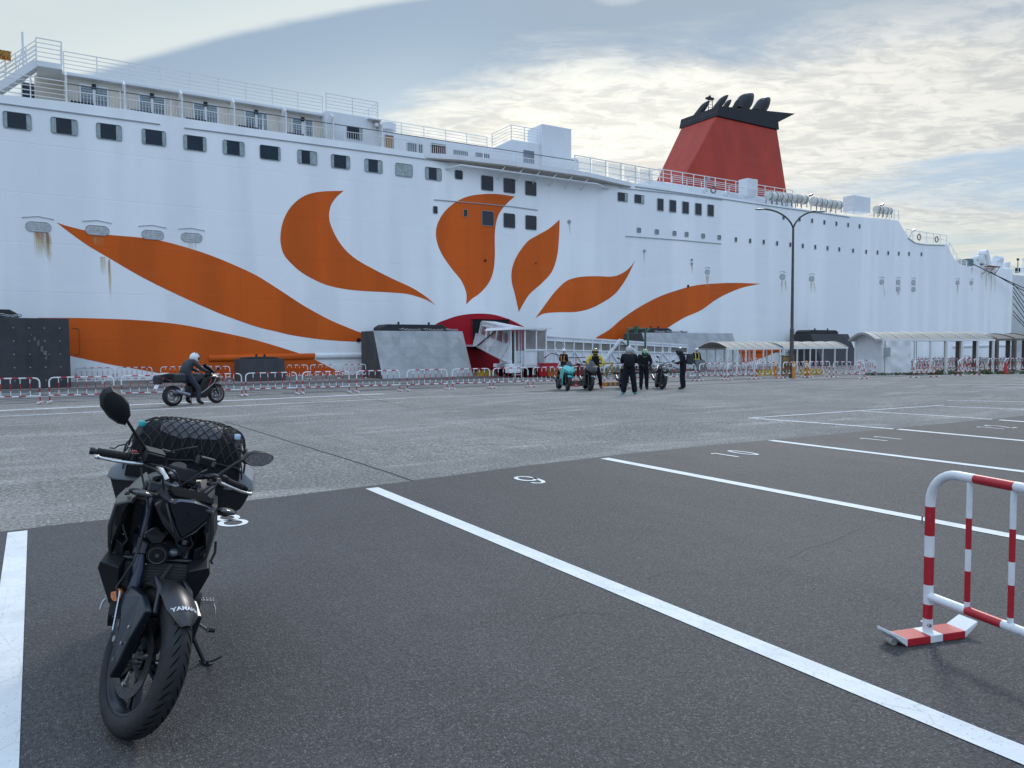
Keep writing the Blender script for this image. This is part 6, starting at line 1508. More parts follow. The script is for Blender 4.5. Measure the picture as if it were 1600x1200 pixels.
# instrument, phone mount, camera, hoses
b = MB(); b.box(S((hx+.07, 0, .985)), (.02, .14, .07), M=SM.to_3x3().to_4x4() @ Matrix.Rotation(R(-20), 4, 'Y')); ins = b.build('instrument_panel', M_PLAST, moto, bevel=.01)
b = MB(); b.box(S((hx+.04, .095, 1.065)), (.040, .085, .042), M=SM.to_3x3().to_4x4() @ Matrix.Rotation(R(8), 4, 'Z')); cm = b.build('action_camera', M_PLAST, moto, bevel=.008)
b = MB(); b.box(S((hx+.061, .125, 1.065)), (.004, .018, .024), M=SM.to_3x3().to_4x4() @ Matrix.Rotation(R(8), 4, 'Z')); b.build('camera_lens', M_LENS, cm)
b = MB(); b.bar(S((hx+.035, .09, 1.045)), S((hx+.032, .085, .985)), .016); b.build('camera_mount', M_PLAST, moto)
b = MB(); b.box(S((hx+.015, -.075, 1.055)), (.030, .055, .028), M=SM.to_3x3().to_4x4()); b.build('power_socket', M_PLAST, moto, bevel=.005); b = MB(); b.bar(S((hx+.02, -.075, 1.04)), S((hx+.03, -.07, .985)), .014); b.build('camera_mount', M_PLAST, moto)
rnd = random.Random(11)
for i, (a_, c_) in enumerate((((hx+.07, -.17, 1.0), (hx+.12, .02, .90)), ((hx+.05, -.20, .99), (hx+.10, -.05, .86)), ((hx+.06, .19, 1.0), (hx+.13, .03, .89)), ((hx+.05, .17, 1.01), (hx+.10, .06, .84)), ((hx+.03, .12, 1.03), (hx+.09, -.02, .92)), ((hx+.0, -.12, 1.03), (hx+.02, .12, 1.02)), ((hx+.08, .12, .99), (hx-.02, .05, .93)))):
    A_, C_ = Vector(a_), Vector(c_); m_ = (A_+C_)/2+Vector((.07+.02*(i % 2), 0, .05 if i != 5 else .10)); tb(moto, [S(A_), S(A_.lerp(m_, .6)+Vector((.02, 0, .01))), S(m_), S(m_.lerp(C_, .5)+Vector((.01, 0, 0))), S(C_)], .0042, M_RUB, 'control_cable', 6)
for i in range(12):
    p = Vector((hx+.02+rnd.random()*.08, -.13+.26*rnd.random(), .93+.06*rnd.random())); b = MB(); b.box(S(p), (.014+.02*rnd.random(), .02+.02*rnd.random(), .012+.012*rnd.random()), M=Euler((rnd.random(), rnd.random(), rnd.random())).to_matrix().to_4x4()); b.build('bracket', (M_STEEL, M_PLAST, M_SATIN)[i % 3], moto, bevel=.002)
# headlight cluster (turns with the bars)
S = S_low
HLx = axp(.84).x+.145
MH = SM
def H(p): return MH @ Vector((HLx+p[0], p[1], .772+(p[2]-.607)*.62))
b = MB()
def hring(x, pts): return [H((x, y, z)) for y, z in pts]+[H((x, -y, z)) for y, z in reversed(pts)]
shell = [(-.11, [(0, .915), (.07, .91), (.105, .87), (.10, .80), (.06, .72), (0, .66)]), (-.03, [(0, .925), (.085, .915), (.122, .875), (.112, .79), (.062, .70), (0, .625)]), (.02, [(0, .922), (.085, .905), (.125, .870), (.110, .785), (.060, .690), (0, .607)]), (.045, [(0, .905), (.070, .890), (.108, .862), (.092, .785), (.048, .695), (0, .618)])]
b.loft([hring(x, p) for x, p in shell]); hl = b.build('headlight_cowl', M_PLAST, moto, smooth=42)
b = MB(); pl = [(.062, [(0, .888), (.060, .880), (.094, .855), (.070, .785), (.036, .705), (0, .645)]), (.040, [(0, .905), (.072, .892), (.112, .862), (.088, .780), (.044, .695), (0, .625)])]
b.loft([hring(x, p) for x, p in pl]); b.build('smoked_visor', M_GLOSSB, hl, smooth=38)
for s in (-1, 1):       # grey V cheeks under the visor
    b = MB(); q = [(s*.118, .870, .028), (s*.130, .80, .0), (s*.075, .69, .02), (0, .598, .045), (0, .632, .070), (s*.048, .705, .066), (s*.082, .785, .060)]
    b.prism([H((x, y, z)) for y, z, x in q], MH.to_3x3() @ Vector((-.02, 0, 0))); b.build('cowl_cheek', M_GREYD, hl, bevel=.004)
    b = MB(); b.bar(H((.050, s*.112, .84)), H((.052, s*.040, .672)), .008, .006); b.build('position_lamp', M_LENS, hl)
    b = MB(); b.cyl(H((.046, s*.088, .872)), H((.064, s*.088, .872)), .0105, 12); b.build('cowl_bolt', M_CHROME, hl, smooth=40)
b = MB()
for z in (.75, .79, .83): b.bar(H((.060, -.035-.02*(z-.75)/.08, z)), H((.064, 0, z-.03)), .003); b.bar(H((.064, 0, z-.03)), H((.060, .035+.02*(z-.75)/.08, z)), .003)
b.build('visor_crease', M_SATIN, hl, kind='stuff')
b = MB(); b.prism([H((.03, -.10, .912)), H((.03, .10, .912)), H((-.04, .085, .945)), H((-.04, -.085, .945))], MH.to_3x3() @ Vector((-.012, 0, -.012))); b.build('fly_screen', mat('matt_black', (.006, .006, .007), .85, spec=.08), hl, bevel=.003)
b = MB(); b.prism([H((.045, -.088, .905)), H((.045, .088, .905)), H((.005, .105, .935)), H((.005, -.105, .935))], MH.to_3x3() @ Vector((-.012, 0, -.016))); b.build('upper_brow', mat('matt_black', (.006, .006, .007), .85, spec=.08), hl, bevel=.004)
b = MB(); cl = H((.012, .012, .515)); fd = (MH.to_3x3() @ Vector((1, 0, -.12))).normalized(); b.cyl(cl-fd*.06, cl, .031, 24); pj = b.build('projector_lamp', M_PLAST, moto, smooth=40)
b = MB(); b.cyl(cl, cl+fd*.006, .029, 24, .0285); b.build('lamp_ring', M_SATIN, pj, smooth=40)
b = MB(); b.ell(cl+fd*.004, (.023, .023, .018), 18, 10); b.build('lamp_lens', M_LENS, pj, smooth=True)
b = MB(); b.prism([H((.0, -.035, .62)), H((.01, -.105, .655)), H((.0, -.13, .60)), H((.0, -.08, .545)), H((.0, -.045, .56))], MH.to_3x3() @ Vector((-.01, 0, 0))); b.build('lamp_side_plate', M_GREYD, moto, bevel=.003)
# indicators
for s in (-1, 1):
    b = MB(); b.tube([S((HLx-.045, s*.09, .925)), S((HLx-.04, s*.155, .925))], .011, 10); ind = b.build('indicator_stem', M_RUB, moto, smooth=True)
    b = MB(); b.ell(S((HLx-.02, s*.198, .927)), (.022, .052, .016), 14, 8, SM.to_3x3().to_4x4() @ Matrix.Rotation(R(s*8), 4, 'Z')); b.build('indicator', M_PLAST, ind, smooth=True)
    b = MB(); b.ell(S((HLx-.006, s*.198, .927)), (.014, .042, .012), 14, 8, SM.to_3x3().to_4x4() @ Matrix.Rotation(R(s*8), 4, 'Z')); b.build('indicator_lens', mat('smoke_lens', (.06, .06, .062), .12, coat=.6), ind, smooth=True)
# body: tank and air scoops
b = MB(); sym(b, [(-.36, [(0, .90), (.06, .895), (.10, .86), (.10, .80), (.06, .76)]), (-.42, [(0, .985), (.10, .97), (.165, .92), (.165, .82), (.10, .77)]), (-.52, [(0, 1.015), (.12, .995), (.185, .93), (.18, .83), (.10, .78)]), (-.66, [(0, .985), (.11, .965), (.16, .90), (.15, .82), (.09, .78)]), (-.80, [(0, .88), (.075, .865), (.10, .83), (.10, .80), (.06, .77)])])
b.build('fuel_tank', M_GREYD, moto, smooth=40, sub=1)
b = MB(); b.cyl((-.56, 0, 1.005), (-.555, 0, 1.018), .035, 16); b.build('filler_cap', M_PLAST, moto, smooth=40)
for s in (-.87, .87):
    # shoulder panel over the scoop
    b = MB(); P0 = [(-.20, s*.155, .905), (-.33, s*.215, .925), (-.52, s*.205, .93), (-.52, s*.15, .985), (-.36, s*.11, .975)]
    b.prism(P0, (0, 0, -.03)); b.build('shoulder_panel', M_GREYP, moto, bevel=.012)
    b = MB(); rings = [[(-.16, s*.165, .905), (-.16, s*.215, .885), (-.17, s*.228, .80), (-.17, s*.215, .73), (-.17, s*.200, .80), (-.16, s*.188, .87)],
                       [(-.24, s*.150, .92), (-.25, s*.235, .905), (-.26, s*.250, .80), (-.24, s*.222, .64), (-.24, s*.205, .70), (-.24, s*.18, .86)],
                       [(-.40, s*.140, .94), (-.42, s*.225, .915), (-.44, s*.240, .80), (-.40, s*.210, .70), (-.40, s*.19, .74), (-.40, s*.16, .86)],
                       [(-.60, s*.12, .90), (-.62, s*.16, .88), (-.64, s*.17, .82), (-.62, s*.16, .76), (-.6, s*.14, .78), (-.6, s*.12, .84)]]
    b.loft(rings); sc = b.build('air_scoop', M_GREYP, moto, smooth=35)
    b = MB(); b.prism([(-.155, s*.168, .895), (-.155, s*.205, .880), (-.165, s*.213, .80), (-.165, s*.196, .80), (-.155, s*.184, .86)], (-.001, 0, 0)); b.build('scoop_mouth', M_BLACK, sc)
    b = MB(); b.tube([(-.150, s*.150, .912), (-.150, s*.216, .893), (-.160, s*.232, .80), (-.165, s*.222, .72), (-.20, s*.205, .625)], [.007, .009, .009, .007, .004], 8); b.build('scoop_lip', M_GREYD, sc, smooth=True)
    for k in range(2): b = MB(); b.cyl((-.215-.035*k, s*.185, .925-.0*k), (-.215-.035*k, s*.187, .932), .010, 10); b.build('panel_slot', M_BLACK, sc)
    # radiator wing
    b = MB(); W_ = [(-.06, s*.150, .655), (-.10, s*.242, .665), (-.125, s*.252, .630), (-.15, s*.185, .475), (-.14, s*.145, .46)]
    b.prism(W_, (-.10, -s*.01, .02)); b.build('radiator_wing', M_PLAST, moto, bevel=.006)
    b = MB(); b.prism([(-.17, s*.16, .72), (-.19, s*.205, .74), (-.21, s*.205, .60), (-.19, s*.16, .58)], (-.12, 0, 0)); b.build('inner_cowl', M_PLAST, moto, bevel=.005)
# radiator
b = MB(); b.box((-.165, 0, .545), (.03, .30, .235), M=Matrix.Rotation(R(-14), 4, 'Y')); rad_ = b.build('radiator', M_ENG, moto, bevel=.004)
MR = Matrix.Translation((-.165, 0, .545)) @ Matrix.Rotation(R(-14), 4, 'Y')
for k in range(17):
    b = MB(); z = -.098+.0122*k; b.hexa([MR @ Vector(p) for p in ((.0155, -.135, z-.002), (.020, -.135, z-.002), (.020, .135, z-.002), (.0155, .135, z-.002), (.0155, -.135, z+.002), (.020, -.135, z+.002), (.020, .135, z+.002), (.0155, .135, z+.002))]); b.build('radiator_fin', M_SATIN, rad_)
b = MB(); b.cyl(MR @ Vector((.016, -.135, .121)), MR @ Vector((.016, .135, .121)), .012, 10); b.cyl(MR @ Vector((.016, -.135, -.121)), MR @ Vector((.016, .135, -.121)), .010, 10); b.build('radiator_tank', M_SATIN, rad_, smooth=True, kind='stuff')
tb(moto, [(-.135, .06, .66), (-.11, .03, .60), (-.115, -.04, .50), (-.13, -.075, .42)], .010, M_RUB, 'coolant_hose')
b = MB(); b.cyl((-.155, .000, .705), (-.115, .000, .700), .043, 22); hn = b.build('horn', M_PLAST, moto, smooth=40)
b = MB(); b.tube([(-.112, .000+.033*math.cos(q*math.pi/10), .700+.033*math.sin(q*math.pi/10)) for q in range(20)], .0025, 5, closed=True); b.cyl((-.116, .0, .70), (-.110, .0, .70), .009, 10); b.build('horn_rim', mat('dull_zinc', (.07, .07, .07), .5, .5), hn, smooth=True)
b = MB(); b.bar((-.125, -.035, .66), (-.125, -.07, .655), .012, .004); b.bar((-.125, -.07, .655), (-.125, -.075, .69), .010, .004); b.build('horn_bracket', M_STEEL, moto)
# frame, engine, exhaust
for s in (-1, 1):
    tb(moto, [(-.22, s*.03, .83), (-.34, s*.13, .72), (-.50, s*.16, .60), (-.72, s*.15, .48), (-.80, s*.13, .36)], .020, M_SATIN, 'frame_tube', 10)
    tb(moto, [(-.20, s*.03, .72), (-.28, s*.12, .58), (-.42, s*.15, .42), (-.62, s*.14, .32)], .017, M_SATIN, 'frame_tube', 10)
b = MB(); b.span(-.70, -.34, -.135, .135, .24, .46); b.build('crankcase', M_ENG, moto, bevel=.03)
b = MB(); b.span(-.50, -.28, -.125, .125, .44, .72); b.build('cylinder_block', M_ENG, moto, bevel=.02)
b = MB(); b.span(-.52, -.30, -.165, .165, .62, .90); b.build('air_box', M_PLAST, moto, bevel=.03)
for s in (-1, 1): b = MB(); b.cyl((-.52, s*.12, .34), (-.52, s*.19, .34), .085, 20); b.build('engine_cover', M_ENG, moto, smooth=40)
for y in (-.05, .05): tb(moto, [(-.28, y, .56), (-.21, y, .50), (-.20, y, .36), (-.27, y*.8, .24), (-.45, 0, .19)], .020, M_ENG, 'exhaust_header', 10)
tb(moto, [(-.45, 0, .19), (-.70, -.08, .20), (-.85, -.16, .28), (-1.12, -.20, .37)], [.03, .04, .05, .052], M_SATIN, 'silencer', 14)
for i in range(16):
    p = Vector((-.22-.05*rnd.random(), -.14+.28*rnd.random(), .60+.22*rnd.random())); b = MB(); b.box(p, (.02, .02+.03*rnd.random(), .015+.03*rnd.random()), M=Euler((rnd.random()*2, rnd.random(), rnd.random())).to_matrix().to_4x4()); b.build('engine_fitting', (M_ENG, M_SATIN, M_STEEL, M_PLAST)[i % 4], moto, bevel=.002)
for i in range(6):
    y = -.16+.065*i; tb(moto, [(-.20, y, .80), (-.18, y+.03, .74), (-.20, y-.02, .66), (-.22, y, .58)], .0045, M_RUB, 'wiring', 6)
b = MB(); b.cyl((-.16, -.075, .735), (-.152, -.075, .735), .012, 12); b.build('green_plug', mat('plug_green', (.02, .12, .11), .4), moto, smooth=True)
# seat, tail, rear wheel, swingarm
b = MB(); sym(b, [(-.74, [(0, .80), (.09, .795), (.12, .77), (.08, .72)]), (-.95, [(0, .785), (.12, .78), (.15, .755), (.10, .71)]), (-1.12, [(0, .83), (.12, .82), (.14, .79), (.09, .74)]), (-1.45, [(0, .87), (.08, .86), (.10, .83), (.06, .79)])]); b.build('seat', M_RUB, moto, smooth=40)
b = MB(); sym(b, [(-.80, [(0, .73), (.12, .74), (.14, .70), (.08, .64)]), (-1.2, [(0, .76), (.12, .77), (.13, .72), (.07, .68)]), (-1.62, [(0, .84), (.05, .84), (.05, .81), (.03, .79)])]); b.build('tail_cowl', M_GREYD, moto, smooth=40)
wheel(moto, (-1.38, 0, .300), .300, .145, 'rear_wheel', disc=(-1,), spokes=5)
for s in (-1, 1): b = MB(); b.bar((-.72, s*.10, .34), (-1.40, s*.115, .30), .035, .06); b.build('swingarm', M_SATIN, moto, bevel=.006)
b = MB(); b.bar((-1.40, 0, .80), (-1.72, 0, .52), .16, .02); b.build('rear_mudguard', M_PLAST, moto)
# pegs, side stand
for s, px_ in ((-1, -.74), (1, -.74)):
    b = MB(); b.bar((px_, s*.16, .315), (px_, s*.25, .315), .024, .018)
    for k in range(5): b.bar((px_, s*(.175+.016*k), .322), (px_, s*(.180+.016*k), .334), .024, .003)
    pg = b.build('foot_peg', M_ALU, moto)
    b = MB(); b.tube([(px_, s*.245, .31), (px_+.01, s*.257, .29), (px_+.015, s*.262, .255)], .005, 6); b.build('peg_feeler', M_ALU, pg, smooth=True)
    b = MB(); b.prism([(px_+.02, s*.15, .37), (px_-.04, s*.15, .33), (px_-.10, s*.15, .42), (px_-.04, s*.15, .46)], (0, s*.012, 0)); b.build('peg_hanger', M_SATIN, moto)
tb(moto, [(-.62, .16, .26), (-.54, .22, .255), (-.50, .245, .252)], .007, M_STEEL, 'gear_lever'); b = MB(); b.cyl((-.51, .235, .252), (-.51, .275, .252), .011, 10); b.build('gear_toe', M_RUB, moto)
inv = ml.inverted(); 
def low(x, y): # local point whose world height is .012
    p = Vector((x, y, 0)); w = ml @ p; return p+inv @ Vector((0, 0, .014-w.z))
k0 = Vector((-.64, .12, .27)); k1 = low(-.62, .255); 
tb(moto, [k0, k0.lerp(k1, .5), k1], .0105, M_SATIN, 'side_stand', 10); b = MB(); k2 = low(-.54, .32); k3 = low(-.605, .24); b.bar(k1+Vector((-.02, -.01, 0)), k3+Vector((.02, .05, 0)), .035, .010); sf = b.build('stand_foot', M_SATIN, moto)
tb(moto, [k1, low(-.585, .29)+Vector((0, 0, .01)), low(-.53, .335)+Vector((0, 0, .05))], .005, M_SATIN, 'stand_tang', 8)
# side cases
for s in (-1, 1):
    b = MB(); X0, X1 = -.98, -1.42
    cz_ = lambda z: .70+(z-.545)*.80
    prof = [(y, cz_(z)) for y, z in [(.185, .885), (.265, .875), (.345, .80), (.362, .745), (.358, .725), (.320, .60), (.245, .545), (.185, .555)]]
    b.loft([[(X0-(.03 if (y > .30) else 0), s*(y-(.012 if y > .3 else 0)), z) for y, z in prof], [(X0-.10, s*y, z+.004) for y, z in prof], [(X1, s*y, z) for y, z in prof]], True)
    sc = b.build('side_case', M_PLAST, moto, smooth=30, bevel=.006)
    b = MB(); pr2 = [(.205, .893), (.270, .883), (.334, .803), (.340, .752), (.334, .735), (.300, .72), (.21, .72)]
    b.loft([[(X0+.003, s*y, cz_(z)) for y, z in [(.215, .885), (.264, .873), (.335, .80), (.346, .745), (.32, .735), (.21, .735)]], [(X0-.004, s*y, cz_(z)) for y, z in [(.205, .893), (.270, .883), (.349, .803), (.362, .742), (.33, .728), (.205, .728)]], [(X1+.05, s*y, cz_(z)) for y, z in [(.205, .893), (.270, .883), (.357, .803), (.370, .742), (.34, .728), (.205, .728)]]]); b.build('case_lid', mat('case_grey', (.20, .22, .235), .42, var=.06, vscale=30), sc, smooth=30)
    b = MB(); b.span(X0-.02, X0+.012, min(s*.165, s*.20), max(s*.165, s*.20), .72, .96); b.build('case_rim', M_BLACK, sc, bevel=.004)
b = MB(); b.prism([(-1.05, .275, .905), (-1.05, .318, .880), (-1.05, .322, .862), (-1.05, .285, .885)], (-.10, 0, 0)); b.build('rear_indicator', M_AMBER, moto)
tb(moto, [(-1.0, .21, .56), (-1.0, .215, .50), (-.99, .20, .455), (-1.0, .21, .44)], .007, M_RUB, 'hanging_strap', 6)
# luggage on the seat
LB = Matrix.Translation((fpx.x-.037, fpx.y+.05, 0)) @ ml
def Lw(p): return LB @ Vector(p)
def lug(name, bm_, m, label, cat, **kw):
    o = bm_.build(name, m, None, **kw); o.matrix_basis = LB.copy(); return tag(o, label, cat)
BX = -1.15; BYW = .282
def bag_pt(u, v, extra=0):     # u across -1..1 (y), v around 0..1 from front bottom over the top to back bottom
    a = math.pi*v; yy = u
    ed = (1-abs(u)**8)**.33 if abs(u) < 1 else 0
    z = .875+(.290+extra)*(.30+.70*ed)*max(math.sin(a), 0)**.42 * (1-.05*u*u)
    x = BX+(.20+extra)*math.cos(a)*(.85+.15*ed)
    return Vector((x+.006*mnoise.noise((u*5, v*5, 1)), yy*(BYW+extra)+.0, z+.012*mnoise.noise((u*4, v*6, 3))))
b = MB(); nu, nv = 28, 26; V = [[b.bm.verts.new(bag_pt(-1+2*i/nu, j/nv)) for i in range(nu+1)] for j in range(nv+1)]
for j in range(nv):
    for i in range(nu): b.face([V[j][i], V[j][i+1], V[j+1][i+1], V[j+1][i]])
b.face([V[j][0] for j in range(nv+1)]); b.face([V[j][nu] for j in range(nv, -1, -1)]); b.face([V[0][i] for i in range(nu, -1, -1)]+[V[nv][i] for i in range(nu+1)])
M_BAG = mat('bag_nylon', (.010, .011, .014), .8, spec=.2, var=.3, vscale=40, bump=.4, bscale=300)
bag = lug('seat_bag', b, M_BAG, 'big black nylon luggage bag strapped across the rear seat of the foreground motorcycle', 'luggage bag', smooth=60)
b = MB(); rings = []
for k in range(15):
    u = -1+2*k/14; rr_ = .088*(max(0, 1-abs(u)**6))**.4+.002; rings.append([Vector((BX+.075+rr_*math.cos(q*math.pi/9)+.004*mnoise.noise((k*.7, q*.6, 0)), u*.175+.005, 1.094+rr_*.95*math.sin(q*math.pi/9)+.006*mnoise.noise((k*.5, q*.7, 4)))) for q in range(18)])
b.loft(rings); lug('rolled_jacket', b, mat('roll_grey', (.085, .09, .10), .42, var=.3, vscale=14, bump=.5, bscale=60), 'dark grey rolled waterproof lying on the luggage bag under the cargo net', 'rolled jacket', smooth=60)
# cargo net
b = MB()
def net_pt(u, v):
    p = bag_pt(u, v, .010)
    if abs(u) < .72 and .12 < v < .60:
        # lifted over the rolled jacket
        q = Vector((BX+.075, 1.094)); d = Vector((p.x-q.x, p.z-q.y)); rj = .101
        a_ = math.pi*(.02+.75*(v-.12)/.48); p2 = Vector((q.x+rj*math.cos(a_), q.y+rj*math.sin(a_)))
        w = (1-(abs(u)/.72)**3)
        if p2.y > p.z-.08: p = Vector((p.x*(1-w)+p2.x*w+.004, p.y, max(p.z, p.z*(1-w)+p2.y*w)))
    return p
NU, NV = 12, 7
for fam in (0, 1):
    for k in range(-NV, NU+1):
        pts = []
        for j in range(0, 41):
            t = j/40*NV; u = (k+t if fam == 0 else k+NV-t)/NU
            if 0 <= u <= 1: pts.append(net_pt(-1+2*u, .04+.80*(t/NV))+Vector((.003*math.sin(t*3), 0, .002*math.sin(t*7))))
        if len(pts) > 2: b.tube(pts, .0031, 5)
for u in (-1, 1): b.tube([net_pt(u*.99, .04+.80*j/20)+Vector((0, u*.008, 0)) for j in range(21)], .0055, 6)
b.tube([net_pt(-.98+1.96*j/24, .03) for j in range(25)], .0055, 6)
lug('cargo_net', b, mat('net_cord', (.006, .006, .008), .7), 'black elastic cargo net stretched over the luggage bag', 'cargo net', smooth=60)
b = MB(); b.tube([(BX+.14, -.30, 1.03), (BX+.16, -.33, 1.02), (BX+.15, -.345, 1.005), (BX+.16, -.37, 1.005)], .0035, 6); b.bm.verts.ensure_lookup_table(); o = lug('net_hook', b, M_BLACK, 'loose black cord end sticking out left of the turquoise bottle cap', 'cord end', smooth=True)
for (u, z0_, m_, lb) in ((-.240, .928, mat('cap_turquoise', (.02, .42, .42), .4), 'bottle with a turquoise cap at the left end of the luggage bag'), (.238, .915, mat('cap_pale_blue', (.42, .60, .75), .4), 'bottle with a pale blue cap at the right end of the luggage bag')):
    t = thing('drink_bottle', lb, 'bottle', (0, 0, 0), 0, 'bottles in the ends of the luggage bag'); t.matrix_basis = LB @ Matrix.Translation((BX+.128, u, z0_))
    b = MB(); b.lathe([(.028, 0), (.032, .01), (.032, .15), (.026, .18), (.013, .205), (.013, .215)], Matrix(), 16); b.build('bottle_body', mat('bottle_dark', (.012, .016, .018), .3), t, smooth=True)
    b = MB(); b.lathe([(.0155, .205), (.0165, .207), (.0165, .228), (.0150, .231)], Matrix(), 20); b.build('bottle_cap', m_, t, smooth=40)

# ---- the other motorcycles (x forward, y left, origin between the wheels' contact line, under the front axle)
def far_bike(p, heading, label, kind, body, body2, lean=-8, steer=12, rim=None, screen=True, cases=False, stripe=None, rimtape=None, exh=None, dark=None):
    t = thing('sport_motorcycle' if kind == 'sport' else 'naked_motorcycle' if kind == 'naked' else 'touring_motorcycle', label, 'motorcycle', p, heading)
    mm = Matrix.Rotation(heading, 4, 'Z') @ Matrix.Rotation(R(lean), 4, 'X'); t.rotation_euler = mm.to_euler('XYZ')
    ax_ = Vector((-math.sin(R(24)), 0, math.cos(R(24)))); a0_ = Vector((.10, 0, 0)); Sm = Matrix.Translation(a0_) @ Matrix.Rotation(R(steer), 4, ax_) @ Matrix.Translation(-a0_)
    s_ = lambda q: Sm @ Vector(q)
    wb = 1.44 if kind != 'tour' else 1.48
    wheel(t, (0, 0, .305), .305, .12, 'front_wheel', disc=2, rimm=rim, M0=Sm); wheel(t, (-wb, 0, .315), .315, .18, 'rear_wheel', disc=1, rimm=rim)
    if rimtape:
        for c_, m0, w_ in (((0, 0, .305), Sm, .12), ((-wb, 0, .315), Matrix(), .18)):
            for sd in (-1, 1): b = MB(); b.tube([m0 @ Vector((c_[0]+.218*math.cos(q*math.pi/12), sd*w_*.40, c_[2]+.218*math.sin(q*math.pi/12))) for q in range(24)], .006, 5, closed=True); b.build('rim_tape', rimtape, t)
    for sd in (-1, 1):
        b = MB(); b.tube([s_((.02, sd*.10, .29)), s_((-.08, sd*.10, .52)), s_((-.27, sd*.10, .92))], [.03, .028, .024], 10); b.build('fork_leg', M_SATIN if not dark else M_ALU, t, smooth=True)
    b = MB()
    rg = []
    for k in range(9):
        a = R(-40+95*k/8); rg.append([s_((-math.sin(a)*(.335-.02*abs(u)), u*.075, .305+math.cos(a)*(.335-.02*abs(u)))) for u in (-1, -.5, 0, .5, 1)]+[s_((-math.sin(a)*(.325-.02*abs(u)), u*.073, .305+math.cos(a)*(.325-.02*abs(u)))) for u in (1, .5, 0, -.5, -1)])
    b.loft(rg); b.build('front_mudguard', body2 if kind == 'naked' else M_PLAST if body2 is None else body2, t, smooth=50)
    b = MB(); b.span(-1.0, -.45, -.17, .17, .25, .62); b.build('engine', M_ENG, t, bevel=.05)
    b = MB(); sym(b, [(-.40, [(0, .86), (.08, .85), (.13, .80), (.10, .70)]), (-.55, [(0, 1.0), (.13, .97), (.19, .88), (.15, .72)]), (-.75, [(0, .98), (.12, .95), (.17, .86), (.14, .72)]), (-.98, [(0, .84), (.08, .83), (.10, .79), (.08, .72)])]); b.build('fuel_tank', body, t, smooth=45)
    b = MB(); sym(b, [(-.92, [(0, .82), (.10, .81), (.12, .77)]), (-1.15, [(0, .80), (.13, .79), (.13, .74)]), (-1.38, [(0, .87), (.10, .86), (.10, .80)])]); b.build('seat', M_RUB, t, smooth=45)
    b = MB(); sym(b, [(-1.0, [(0, .74), (.14, .76), (.12, .66)]), (-1.4, [(0, .84), (.13, .83), (.10, .74)]), (-1.78, [(0, .93), (.05, .92), (.04, .87)])]); b.build('tail_cowl', body, t, smooth=40)
    for sd in (-1, 1): b = MB(); b.bar((-.98, sd*.12, .38), (-wb, sd*.13, .315), .04, .07); b.build('swingarm', M_SATIN, t)
    if kind in ('sport', 'tour'):
        b = MB(); w = 1.0 if kind == 'sport' else 1.12
        secs = [(.13, [(0, .80), (.05*w, .79), (.08*w, .76), (.06*w, .72), (0, .70)]), (.05, [(0, .90), (.10*w, .88), (.17*w, .80), (.12*w, .70), (0, .66)]), (-.08, [(0, 1.0), (.13*w, .96), (.22*w, .84), (.17*w, .72), (.02, .64)]), (-.25, [(0, 1.04), (.15*w, .99), (.245*w, .85), (.22*w, .72), (.05, .62)])]
        sym(b, secs); b.build('front_fairing', body, t, smooth=40)
        for sd in (-1, 1):
            b = MB(); q = [(-.10, sd*.205, .84), (-.26, sd*.245, .88), (-.58, sd*.235, .80), (-.66, sd*.22, .62), (-.82, sd*.17, .36), (-.80, sd*.12, .22), (-.42, sd*.12, .20), (-.28, sd*.19, .42), (-.20, sd*.215, .62)]
            b.prism(q, (0, -sd*.03, 0)); b.build('side_fairing', body if sd*1 else body, t, bevel=.012)
            if stripe: tb(t, [(-.34, sd*.262, .86), (-.12, sd*.250, .87), (-.22, sd*.250, .66), (-.52, sd*.235, .44), (-.66, sd*.205, .36)], .013, stripe[0], 'side_flash', 6); tb(t, [(-.40, sd*.262, .80), (-.30, sd*.256, .78), (-.42, sd*.250, .56)], .012, stripe[1], 'red_flash', 6)
            b = MB(); b.prism([(.105, sd*.045, .765), (.035, sd*.145, .835), (.015, sd*.155, .80), (.085, sd*.06, .735)], (.012, sd*.008, 0)); b.build('headlight', M_GLOSSB, t, bevel=.004)
        b = MB(); b.prism([(.135, -.03, .775), (.135, .03, .775), (.125, .02, .72), (.125, -.02, .72)], (-.01, 0, 0)); b.build('air_intake', M_BLACK, t)
        rg = []
        for x_, z_, w_ in (((.03, .905, .10), (-.06, 1.0, .135), (-.17, 1.10, .13), (-.26, 1.17, .09)) if kind == 'sport' else ((.05, .92, .12), (-.05, 1.04, .16), (-.17, 1.16, .15), (-.30, 1.27, .11))): rg.append([(x_-.05*abs(u)**2*1.6, u*w_, z_-.05*abs(u)**2) for u in (-1, -.6, -.2, .2, .6, 1)])
        b = MB(); b.loft(rg+[], caps=False, closed=False); b.build('windscreen', mat('smoked_screen', (.03, .035, .045), .08, spec=.4), t, smooth=True)
        for sd in (-1, 1):
            tb(t, [(-.12, sd*.16, .98), (-.10, sd*.26, 1.08)], .010, M_PLAST, 'mirror_stem'); b = MB(); b.ell((-.10, sd*.31, 1.10), (.025, .075, .04), 12, 8); b.build('mirror', M_PLAST, t, smooth=True)
    else:
        b = MB(); M_ = Sm
        pr = [[(.0, .93), (.09, .91), (.11, .85), (.06, .74), (0, .70)], [(.0, .92), (.08, .90), (.10, .85), (.055, .75), (0, .71)]]
        rg = [[M_ @ Vector((x_, y, z)) for y, z in pp_]+[M_ @ Vector((x_, -y, z)) for y, z in reversed(pp_)] for x_, pp_ in ((-.22, pr[0]), (-.10, pr[1]))]
        b.loft(rg); b.build('headlight_cowl', body2, t, smooth=40)
